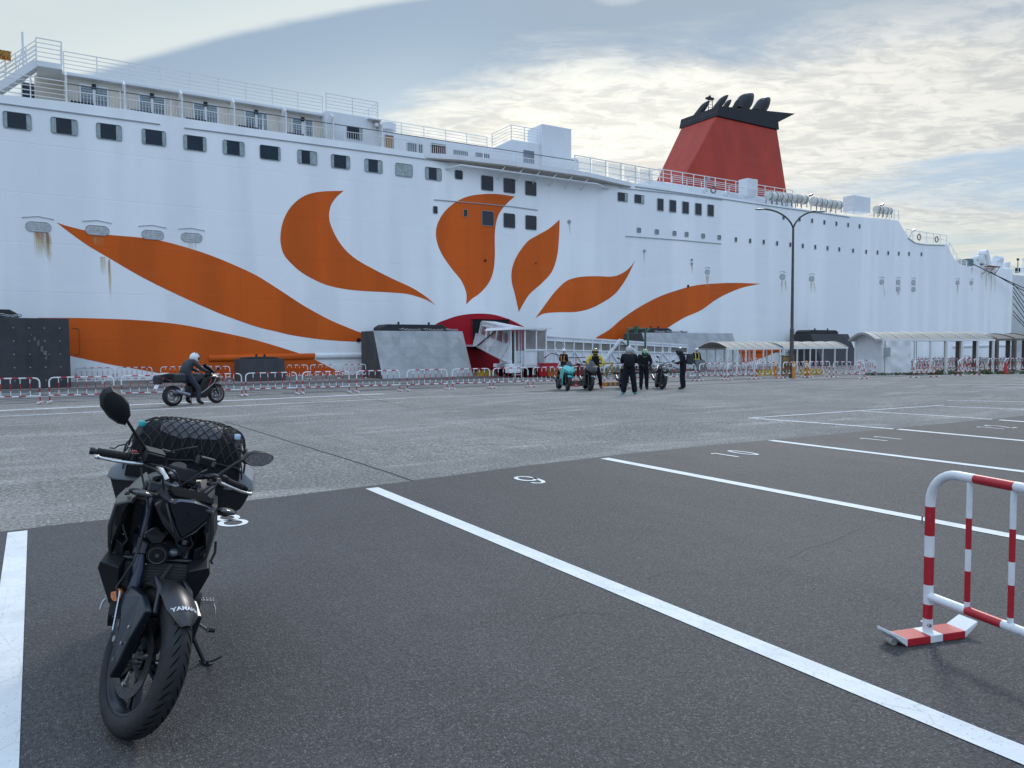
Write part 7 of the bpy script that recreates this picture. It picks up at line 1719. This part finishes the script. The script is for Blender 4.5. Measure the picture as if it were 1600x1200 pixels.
        for sd in (-1, 1):
            b = MB(); b.prism([M_ @ Vector(q) for q in ((-.095, sd*.01, .80), (-.095, sd*.085, .88), (-.095, sd*.09, .85), (-.095, sd*.03, .76))], M_.to_3x3() @ Vector((.008, 0, 0))); b.build('headlight', M_LENS, t)
            tb(t, [s_((-.34, sd*.20, 1.02)), s_((-.34, sd*.24, 1.14)), s_((-.34, sd*.30, 1.19))], .009, M_PLAST, 'mirror_stem'); b = MB(); b.ell(s_((-.34, sd*.34, 1.21)), (.02, .075, .035), 12, 8, Matrix.Rotation(R(sd*20), 4, 'X')); b.build('mirror', M_PLAST, t, smooth=True)
            b = MB(); b.prism([(-.20, sd*.12, .80), (-.28, sd*.23, .84), (-.55, sd*.20, .80), (-.40, sd*.17, .55)], (0, -sd*.02, 0)); b.build('side_panel', body, t, bevel=.01)
        b = MB(); b.span(-.30, -.26, -.14, .14, .42, .68); b.build('radiator', M_ENG, t, bevel=.01)
    hz = 1.02 if kind == 'naked' else .93
    tb(t, [s_((-.40, -.36, hz)), s_((-.30, -.20, hz+.02)), s_((-.31, 0, hz)), s_((-.30, .20, hz+.02)), s_((-.40, .36, hz))], .014, M_SATIN, 'handlebar')
    for sd in (-1, 1): tb(t, [s_((-.40, sd*.37, hz)), s_((-.352, sd*.27, hz+.012))], .019, M_GRIP, 'grip')
    tb(t, [(-.45, .0, .22), (-.80, -.12, .22), (-1.15, -.20, .34)] if not exh else [(-.60, -.05, .22), (-.95, -.18, .30)], .035, M_SATIN, 'exhaust_tube', 10)
    tb(t, [(-1.05, -.22, .33), (-1.50, -.25, .46)], [.055, .062], exh or M_SATIN, 'silencer', 14)
    k1_ = Vector((-.72, .26, 0)); w_ = mm @ k1_; k1_ += mm.inverted() @ Vector((0, 0, .012-w_.z)); tb(t, [(-.80, .12, .28), k1_], .012, M_SATIN, 'side_stand', 8)
    b = MB(); b.box(k1_, (.06, .04, .012)); b.build('stand_foot', M_SATIN, t)
    for sd in (-1, 1): b = MB(); b.bar((-.86, sd*.16, .36), (-.86, sd*.27, .36), .025); b.build('foot_peg', M_STEEL, t)
    if cases:
        M_CS = mat('case_black', (.014, .017, .020), .5)
        for sd in (-1, 1):
            b = MB(); b.loft([[(x_, sd*y_, z_) for y_, z_ in ((.20, 1.0), (.38, .99), (.42, .95), (.41, .76), (.36, .71), (.20, .72))] for x_ in (-1.25, -1.30, -1.56, -1.62)]); b.build('side_case', M_CS, t, smooth=35, bevel=.02)
        b = MB(); b.loft([[(x_, y_, z_) for y_, z_ in ((-.15, .95), (.15, .95), (.18, .88), (.16, .68), (-.16, .68), (-.18, .88))] for x_ in (-1.86, -1.98)]); b.build('tail_case', M_CS, t, bevel=.03)
        b = MB(); b.box((-1.80, 0, .99), (.30, .34, .03), M=Matrix.Rotation(R(-8), 4, 'Y')); b.build('case_lid', mat('case_silver', (.45, .46, .44), .4), t, bevel=.01)
        b = MB(); b.box((-1.83, -.02, .86), (.04, .26, .07)); b.build('tail_light', M_REDL, t, bevel=.01)
        b = MB(); b.bar((-1.92, 0, .72), (-2.0, 0, .56), .20, .02); b.build('number_plate', M_WHITE, t)
    elif kind:
        b = MB(); b.box((-1.77, 0, .90), (.03, .12, .04)); b.build('tail_light', M_REDL, t)
        b = MB(); b.bar((-1.62, 0, .84), (-1.80, 0, .55), .14, .015); b.build('rear_mudguard', M_PLAST, t)
    return t, mm
def toward(px, dyaw=0):   # heading of a bike that faces the camera, turned by dyaw degrees
    g_ = gp(px, 610); return math.atan2(-g_.y, -g_.x)+R(dyaw)
M_TEAL = mat('turquoise_paint', (.06, .46, .46), .25, coat=.6, var=.08, vscale=5)
p = gp(886, 611.0); far_bike(p, toward(886, 14), 'turquoise sports motorcycle parked nose to the viewer, leftmost of the group', 'sport', M_TEAL, M_TEAL, steer=-4, lean=-9)
M_BKW = mat('paint_black', (.012, .012, .013), .38, coat=.1)
p = gp(922, 611.0); far_bike(p, toward(922, 8), 'black sports motorcycle standing before the rider in the yellow jacket', 'sport', M_BKW, M_STEEL, steer=10, lean=-5)
p = gp(976, 609.0); far_bike(p, toward(976, 6), 'dark motorcycle mostly hidden behind the rider seen from behind', 'naked', M_BKW, M_GREYD, steer=0, lean=-6)
p = gp(1034, 608.6); far_bike(p, toward(1034, 8), 'black naked motorcycle with pale headlight cowl between green helmet and box backpack riders', 'naked', M_BKW, mat('pale_silver', (.34, .36, .37), .35), steer=16, lean=-8)
# touring bike, side on
pr, pf = gp(270.5, 634.5), gp(338.5, 630.0)
hd = math.atan2(pf.y-pr.y, pf.x-pr.x)
tbk, tmm = far_bike((pf.x, pf.y, G(pf.y)), hd, 'black touring motorcycle with side cases and red rim stripes under a seated rider', 'tour', M_BKW, M_BKW, steer=4, lean=-2, rimtape=M_REDP, cases=True, stripe=(M_STEEL, M_REDP), exh=mat('silencer_silver', (.30, .33, .38), .3, .8), rim=mat('rim_silver', (.30, .30, .30), .4, .6))
print('TOUR', (pf-pr).length)
# ------------------------------------------------------------------ people
def skin_mesh(V, E_, rad, root=0, sub=1):
    me = bpy.data.meshes.new('tmp'); me.from_pydata([tuple(v) for v in V], E_, [])
    o = bpy.data.objects.new('tmp', me); COL.objects.link(o)
    md = o.modifiers.new('skin', 'SKIN'); md.use_smooth_shade = True
    for i, r in enumerate(rad):
        sv = me.skin_vertices[0].data[i]; sv.radius = r if isinstance(r, tuple) else (r, r); sv.use_root = (i == root)
    if sub: s2 = o.modifiers.new('s', 'SUBSURF'); s2.levels = sub; s2.render_levels = sub
    dg = bpy.context.evaluated_depsgraph_get(); out = bpy.data.meshes.new_from_object(o.evaluated_get(dg))
    bpy.data.objects.remove(o); bpy.data.meshes.remove(me); return out
NAMES = ['pelvis', 'belly', 'chest', 'neck', 'head', 'shl', 'ell', 'wrl', 'hal', 'shr', 'elr', 'wrr', 'har', 'hil', 'knl', 'anl', 'tol', 'hir', 'knr', 'anr', 'tor']
EDG = [(0, 1), (1, 2), (2, 3), (3, 4), (2, 5), (5, 6), (6, 7), (7, 8), (2, 9), (9, 10), (10, 11), (11, 12), (0, 13), (13, 14), (14, 15), (15, 16), (0, 17), (17, 18), (18, 19), (19, 20)]
ZON = {1: 'j', 2: 'j', 3: 'k', 4: 'k', 5: 'j', 6: 'j', 7: 'j', 8: 'g', 9: 'j', 10: 'j', 11: 'j', 12: 'g', 13: 't', 14: 't', 15: 't', 16: 's', 17: 't', 18: 't', 19: 't', 20: 's'}
def person(label, pos, face, J, cj, ct_m, cs, cg, cat='person', group=None, bulk=1.0, baggy=1.0, scale=1.0, leg_flare=0, sleeves=None):
    """J: joint dictionary, x to the person's right, y forward, z up"""
    t = thing('person', label, 'person', pos, face-math.pi/2, group); t.scale = (scale,)*3
    V = [Vector(J[n]) for n in NAMES]
    bulk *= 1.20; baggy *= 1.30
    rd = {'pelvis': (.150*bulk, .115*bulk), 'belly': (.145*bulk, .115*bulk), 'chest': (.165*bulk, .125*bulk), 'neck': .058, 'head': .085, 'sh': .075*bulk, 'el': .056*bulk, 'wr': .042*bulk, 'ha': .036, 'hi': .100*baggy, 'kn': .070*baggy, 'an': .055*baggy+leg_flare, 'to': .042}
    rad = [rd.get(n) or rd[n[:2]] for n in NAMES]
    me = skin_mesh(V, EDG, rad)
    zm_ = {'j': 0, 't': 1, 's': 2, 'g': 3, 'k': 4, 'a': 5}
    for m in (cj, ct_m, cs, cg, mat('skin_tone', (.42, .26, .18), .6), sleeves or cj): me.materials.append(m)
    for f in me.polygons:
        c = f.center; best = None
        for a, b_ in EDG:
            A_, B_ = V[a], V[b_]; d = B_-A_; u = max(0, min(1, (c-A_).dot(d)/max(d.length_squared, 1e-9))); q = (c-(A_+d*u)).length/(rad[b_] if not isinstance(rad[b_], tuple) else rad[b_][0]*.8)
            if best is None or q < best[0]: best = (q, b_, u)
        z = ZON[best[1]]
        if best[1] in (13, 17) and c.z > V[0].z+.02: z = 'j'
        if best[1] in (15, 19) and best[2] > .93: z = 's'
        if z == 'j' and best[1] in (5, 6, 7, 9, 10, 11) and sleeves: z = 'a' if not (best[1] in (5, 9) and best[2] < .6) else 'j'
        f.material_index = zm_[z]; f.use_smooth = True
    body = bpy.data.objects.new('body', me); COL.objects.link(body); body.parent = t
    # hands: palm and five bent fingers
    for s, w, h, e in (('l', 'wrl', 'hal', 'ell'), ('r', 'wrr', 'har', 'elr')):
        W_, H_ = Vector(J[w]), Vector(J[h]); d = (H_-W_).normalized(); x, y = orth(d); b = MB()
        b.ell(H_, (.030, .030, .030), 8, 6)
        for k in range(5):
            off = x*(-.028+.014*k) if k < 4 else y*.03; L = (.055, .065, .060, .048, .045)[k]; dd = d if k < 4 else (d+y*.8).normalized()
            p0_ = H_+off+d*.01; b.tube([p0_, p0_+dd*L*.5, p0_+dd*L*.8+y*.02], [.0095, .009, .007], 5)
        b.build('hand', cg, body, smooth=True)
    return t, body
def helmet(t, J, yaw=0, tilt=0, shell=None, visor=None, accent=None, kind='full', name='helmet'):
    c = Vector(J['head'])+Vector((0, 0, .02)); M_ = Matrix.Translation(c) @ Matrix.Rotation(yaw, 4, 'Z') @ Matrix.Rotation(-tilt, 4, 'X') @ Matrix.Diagonal((1, 1, 1, 1))
    if kind == 'hard':
        b = MB(); b.lathe([(.125, .02), (.128, .03), (.120, .075), (.09, .115), (.045, .135), (.003, .138)], M_, 16); h = b.build(name, shell, t, smooth=50)
        b = MB(); b.lathe([(.128, .022), (.150, .018), (.150, .024), (.128, .032)], M_, 16, caps=False); b.build('brim', shell, h)
        b = MB(); b.ell(M_ @ Vector((0, .01, -.03)), (.078, .095, .115), 12, 10); b.ell(M_ @ Vector((0, .108, -.03)), (.012, .02, .022), 6, 5); b.build('face', MT['skin_tone'], t, smooth=True)
        b = MB()
        for sx in (-1, 1): b.ell(M_ @ Vector((sx*.03, .098, -.005)), (.012, .008, .006), 6, 4)
        b.bar(M_ @ Vector((-.02, .1, -.075)), M_ @ Vector((.02, .1, -.075)), .006); b.build('eyes_and_mouth', M_BLACK, t); return h
    b = MB(); rings = []
    for j in range(13):
        a = math.pi*(.03+.94*j/12); z = .150*math.cos(a)
        r_ = math.sin(a)**.82; rings.append([M_ @ Vector((.132*r_*math.cos(q*math.pi/10), (.158 if math.sin(q*math.pi/10) > 0 else .145)*r_*math.sin(q*math.pi/10)+(.030 if z < -.02 and math.sin(q*math.pi/10) > .3 else 0), z-.01)) for q in range(20)])
    b.loft(rings); h = b.build(name, shell, t, smooth=60)
    b = MB(); rg = []
    for z, rr_ in ((.055, .138), (.03, .150), (-.005, .157), (-.035, .154)):
        rg.append([M_ @ Vector((math.sin(R(q))*rr_*.93, math.cos(R(q))*(rr_+.016), z)) for q in range(-75, 76, 15)])
    b.loft(rg, caps=False, closed=False); b.build('visor', visor or MT['smoked_screen'], h, smooth=True)
    b = MB(); rg = []
    for z, rr_ in ((-.065, .150), (-.125, .130)): rg.append([M_ @ Vector((math.sin(R(q))*rr_*.9, math.cos(R(q))*(rr_+.038), z)) for q in range(-55, 56, 11)])
    for z, rr_ in ((-.125, .10), (-.065, .12)): rg.append([M_ @ Vector((math.sin(R(q))*rr_*.9, math.cos(R(q))*(rr_+.03), z)) for q in range(-55, 56, 11)])
    b.loft(rg, caps=False, closed=False); b.build('chin_bar', accent or shell, h, smooth=50)
    if accent:
        b = MB()
        for sx in (-1, 1): b.tube([M_ @ Vector((sx*.05, .12, .108)), M_ @ Vector((sx*.07, .0, .134)), M_ @ Vector((sx*.06, -.10, .10))], .016, 6)
        b.tube([M_ @ Vector((0, .10, .128)), M_ @ Vector((0, .0, .146)), M_ @ Vector((0, -.1, .116))], .014, 6)
        b.build('helmet_stripe', accent, h, smooth=True, kind='stuff')
    if kind == 'peak':
        b = MB(); b.prism([M_ @ Vector(q) for q in ((-.09, .10, .10), (.09, .10, .10), (.06, .27, .115), (-.06, .27, .115))], (0, 0, .01)); b.build('peak', shell, h, bevel=.003)
    return h
def base_pose():
    return dict(pelvis=(0, 0, .93), belly=(0, .0, 1.10), chest=(0, -.01, 1.30), neck=(0, 0, 1.46), head=(0, .03, 1.60), shl=(-.19, 0, 1.40), ell=(-.25, -.03, 1.13), wrl=(-.26, .03, .89), hal=(-.26, .05, .81), shr=(.19, 0, 1.40), elr=(.25, -.03, 1.13), wrr=(.26, .03, .89), har=(.26, .05, .81),
                hil=(-.09, 0, .88), knl=(-.11, .02, .50), anl=(-.12, -.02, .09), tol=(-.13, .14, .04), hir=(.09, 0, .88), knr=(.11, .02, .50), anr=(.12, -.02, .09), tor=(.13, .14, .04))
def pose(**kw): J = base_pose(); J.update(kw); return J
M_JBLK = mat('jacket_black', (.010, .011, .015), .8, spec=.2, var=.4, vscale=12, bump=.4, bscale=60); M_TBLK = mat('trousers_black', (.009, .010, .016), .85, spec=.2, var=.4, vscale=8, bump=.4, bscale=40)
M_YJ = mat('jacket_yellow', (.55, .40, .02), .7, var=.15, vscale=10); M_BOOT = mat('boot_black', (.010, .010, .010), .6); M_RBOOT = mat('boot_red', (.30, .012, .02), .6); M_TSHOE = mat('shoe_turquoise', (.10, .42, .38), .6)
M_NAVYT = mat('trousers_navy', (.018, .026, .042), .8, var=.3, vscale=10, bump=.4, bscale=40); M_GREYJ = mat('jacket_charcoal', (.022, .026, .033), .75, var=.4, vscale=9, bump=.4, bscale=40)
M_HW = mat('helmet_white', (.62, .65, .68), .25, coat=.6, var=.1, vscale=9); M_HB = mat('helmet_black', (.012, .012, .014), .25, coat=.6); M_HG = mat('helmet_green', (.03, .17, .12), .3, coat=.6); M_HY = mat('helmet_yellow', (.35, .24, .05), .3, coat=.6); M_LIME = mat('accent_lime', (.42, .52, .18), .4)
def towards_cam(px, py): p = gp(px, py); return p, math.atan2(-p.y, -p.x)
# rider seen from behind, phone held up
p, fc = towards_cam(983, 616.6); away = fc+math.pi
J = pose(ell=(-.27, .10, 1.16), wrl=(-.13, .30, 1.22), hal=(-.07, .36, 1.25), elr=(.27, .10, 1.16), wrr=(.13, .30, 1.22), har=(.07, .36, 1.25), head=(0, .07, 1.60), anl=(-.20, -.02, .10), knl=(-.16, .01, .50), tol=(-.24, .14, .045), anr=(.20, -.02, .10), knr=(.16, .01, .50), tor=(.24, .14, .045), shl=(-.22, 0, 1.40), shr=(.22, 0, 1.40))
t, body = person('rider in loose black clothes seen from behind, with black backpack and turquoise shoes', p, away, J, M_JBLK, M_TBLK, M_TSHOE, M_BOOT, bulk=1.12, baggy=1.22, leg_flare=.022, scale=.965)
helmet(t, J, 0, R(18), mat('helmet_silver', (.36, .37, .38), .25, coat=.6), None, M_HB)
b = MB()
for sx in (-1, 1): b.tube([(sx*.165, .02, .90), (sx*.235, .02, .50), (sx*.265, -.01, .16)], .008, 5)
b.build('trouser_piping', M_FRAME, t, smooth=True, kind='stuff')
bp = thing('backpack', 'black backpack worn by the rider seen from behind', 'backpack', p, away-math.pi/2); bp.scale = (.965,)*3
b = MB(); rings = []
for z, wx, dy in ((.99, .10, .06), (1.02, .155, .10), (1.15, .17, .13), (1.30, .165, .13), (1.42, .14, .10), (1.47, .09, .06)): rings.append([(wx*math.cos(q*math.pi/8)*(1.0), -.15-dy*.55+dy*math.sin(q*math.pi/8), z) for q in range(16)])
b.loft(rings); b.build('bag_body', M_JBLK, bp, smooth=60)
b = MB(); rings = []
for z, wx, dy in ((1.03, .10, .05), (1.06, .125, .07), (1.18, .12, .07), (1.22, .08, .05)): rings.append([(wx*math.cos(q*math.pi/6), -.30+dy*.5*math.sin(q*math.pi/6), z) for q in range(12)])
b.loft(rings); b.build('front_pocket', M_TBLK, bp, smooth=60)
b = MB(); b.box((0, -.318, 1.33), (.05, .01, .02)); b.build('badge', M_FRAME, bp)
for sx in (-1, 1): b = MB(); b.tube([(sx*.10, -.12, 1.44), (sx*.14, .03, 1.50), (sx*.14, .14, 1.38), (sx*.17, .10, 1.15), (sx*.16, -.10, 1.05)], .018, 6); b.build('shoulder_strap', M_JBLK, bp, smooth=True)
ph = gp(983, 616.6); b = MB(); b.box((0, .37, 1.27), (.075, .01, .15), M=Matrix.Rotation(R(-25), 4, 'X')); o = b.build('phone', M_BLACK, None); o.location = p; o.rotation_euler.z = away-math.pi/2; o.scale = (.965,)*3; tag(o, 'phone held up by the rider seen from behind', 'phone')
# rider with bowed green and white helmet, facing the viewer
p, fc = towards_cam(1006, 609.2)
J = pose(chest=(0, .06, 1.28), neck=(0, .13, 1.42), head=(0, .20, 1.50), shl=(-.20, .06, 1.38), shr=(.20, .06, 1.38), ell=(-.28, .10, 1.12), wrl=(-.16, .28, 1.0), hal=(-.09, .32, 1.0), elr=(.28, .10, 1.12), wrr=(.16, .28, 1.0), har=(.09, .32, 1.0))
t, body = person('rider in black bowing the head, green and white helmet towards the viewer', p, fc+R(12), J, M_JBLK, M_TBLK, M_BOOT, M_BOOT, bulk=1.08, baggy=1.05, scale=.96)
helmet(t, J, 0, R(48), M_HG, None, M_LIME)
# rider with box backpack, side view facing left
p, fc = towards_cam(1067, 608.6)
J = pose(chest=(0, .02, 1.30), neck=(0, .07, 1.45), head=(0, .14, 1.56), shl=(-.18, .02, 1.40), shr=(.18, .02, 1.40), ell=(-.22, .06, 1.13), wrl=(-.14, .27, 1.08), hal=(-.10, .34, 1.10), elr=(.22, .04, 1.13), wrr=(.14, .25, 1.08), har=(.08, .33, 1.10), anl=(-.09, .04, .09), tol=(-.10, .21, .04), knl=(-.09, .07, .5), anr=(.10, -.08, .09), tor=(.10, .09, .04), knr=(.10, -.02, .5))
ang = fc-R(82)
t, body = person('rider in black standing side on with a boxy black backpack and peaked helmet', p, ang, J, M_JBLK, M_TBLK, M_BOOT, M_BOOT, bulk=.98, baggy=.98, scale=.95)
helmet(t, J, 0, R(38), M_HB, None, None, 'peak')
bp = thing('box_backpack', 'boxy black backpack on the back of the side-on rider', 'backpack', p, ang-math.pi/2); bp.scale = (.95,)*3
b = MB(); b.box((0, -.27, 1.23), (.34, .26, .40), M=Matrix.Rotation(R(6), 4, 'X')); b.build('bag_body', M_GREYJ, bp, bevel=.05)
b = MB(); b.box((0, -.27, 1.44), (.30, .22, .03)); b.build('lid', M_JBLK, bp, bevel=.01)
for sx in (-1, 1): b = MB(); b.tube([(sx*.10, -.14, 1.42), (sx*.13, .05, 1.50), (sx*.13, .15, 1.36), (sx*.16, .08, 1.12), (sx*.14, -.14, 1.06)], .018, 6); b.build('shoulder_strap', M_GREYJ, bp, smooth=True)
# rider in yellow jacket astride the black sports motorcycle
p, fc = towards_cam(929.5, 607.4)
J = pose(pelvis=(0, 0, .86), belly=(0, .03, 1.02), chest=(0, .05, 1.22), neck=(0, .08, 1.38), head=(0, .12, 1.52), shl=(-.20, .04, 1.32), shr=(.20, .04, 1.32), ell=(-.34, .10, 1.10), wrl=(-.18, .28, .96), hal=(-.12, .33, .94), elr=(.34, .10, 1.10), wrr=(.20, .28, .96), har=(.15, .33, .94),
         hil=(-.10, 0, .82), knl=(-.20, .10, .48), anl=(-.24, .02, .10), tol=(-.27, .18, .045), hir=(.10, 0, .82), knr=(.22, .10, .48), anr=(.27, .02, .10), tor=(.31, .18, .045))
t, body = person('rider in a yellow jacket with black vest and red boots behind the black motorcycle', p, fc+R(6), J, M_JBLK, M_TBLK, M_RBOOT, M_BOOT, bulk=1.05, sleeves=M_YJ, scale=.99)
helmet(t, J, 0, R(12), M_HY, mat('visor_black', (.01, .01, .01), .1), M_HB)
b = MB(); b.tube([(-.13, .05, .90), (0, .17, .93), (.13, .05, .90)], .05, 8); b.build('jacket_hem', M_YJ, t, smooth=True)
# seated rider on the touring motorcycle (in the motorcycle's frame)
J = dict(pelvis=(0, -1.10, .93), belly=(0, -1.05, 1.08), chest=(0, -.92, 1.26), neck=(0, -.80, 1.38), head=(0, -.72, 1.46), shl=(-.19, -.86, 1.34), ell=(-.27, -.68, 1.12), wrl=(-.29, -.50, 1.05), hal=(-.29, -.44, 1.03), shr=(.19, -.86, 1.34), elr=(.27, -.68, 1.12), wrr=(.29, -.50, 1.05), har=(.29, -.44, 1.03),
         hil=(-.12, -1.04, .90), knl=(-.27, -.72, .60), anl=(-.34, -.80, .12), tol=(-.36, -.64, .05), hir=(.12, -1.04, .90), knr=(.27, -.78, .52), anr=(.33, -.84, .12), tor=(.35, -.66, .05))
t, body = person('rider in dark jacket and white helmet sitting astride the touring motorcycle', (pf.x, pf.y, G(pf.y)), hd, J, M_GREYJ, M_NAVYT, M_BOOT, M_BOOT, bulk=1.05)
helmet(t, J, 0, R(40), M_HW, mat('visor_black', (.01, .01, .01), .1), M_HB)
# quay workers
M_ORV = mat('vest_orange', (.75, .22, .02), .6); M_LIMV = mat('vest_lime', (.50, .52, .08), .6)
for px, Yd, vest, lb, da in ((881, 34.5, M_ORV, 'quay worker in white hard hat and orange vest behind the turquoise motorcycle', 150), (1088, 33.0, M_LIMV, 'quay worker in white hard hat and lime vest near the dark grey panel', 20), (1109, 34.0, M_LIMV, 'quay worker farther right behind the box backpack rider', 60)):
    if px == 1109: continue
    q = at(px, 600, Yd); pos = Vector((q.x, Yd, G(Yd))); J = pose(wrl=(-.24, .22, 1.0), hal=(-.24, .29, 1.02)); fcx = math.atan2(-q.y, -q.x)
    t, body = person(lb, pos, fcx+R(da), J, M_JBLK, M_NAVYT, M_BOOT, M_BOOT, group='quay workers', scale=.97)
    helmet(t, J, 0, 0, M_HW, kind='hard')
    b = MB(); 
    for sx in (-1, 1): b.tube([(sx*.10, .14, 1.02), (sx*.11, .135, 1.30), (sx*.12, .02, 1.47), (sx*.10, -.14, 1.30), (sx*.08, -.13, 1.02)], .026, 6)
    b.tube([(.17*math.cos(q_*math.pi/8), .145*math.sin(q_*math.pi/8), 1.05) for q_ in range(16)], .026, 6, closed=True); b.build('safety_vest', vest, t, smooth=True)
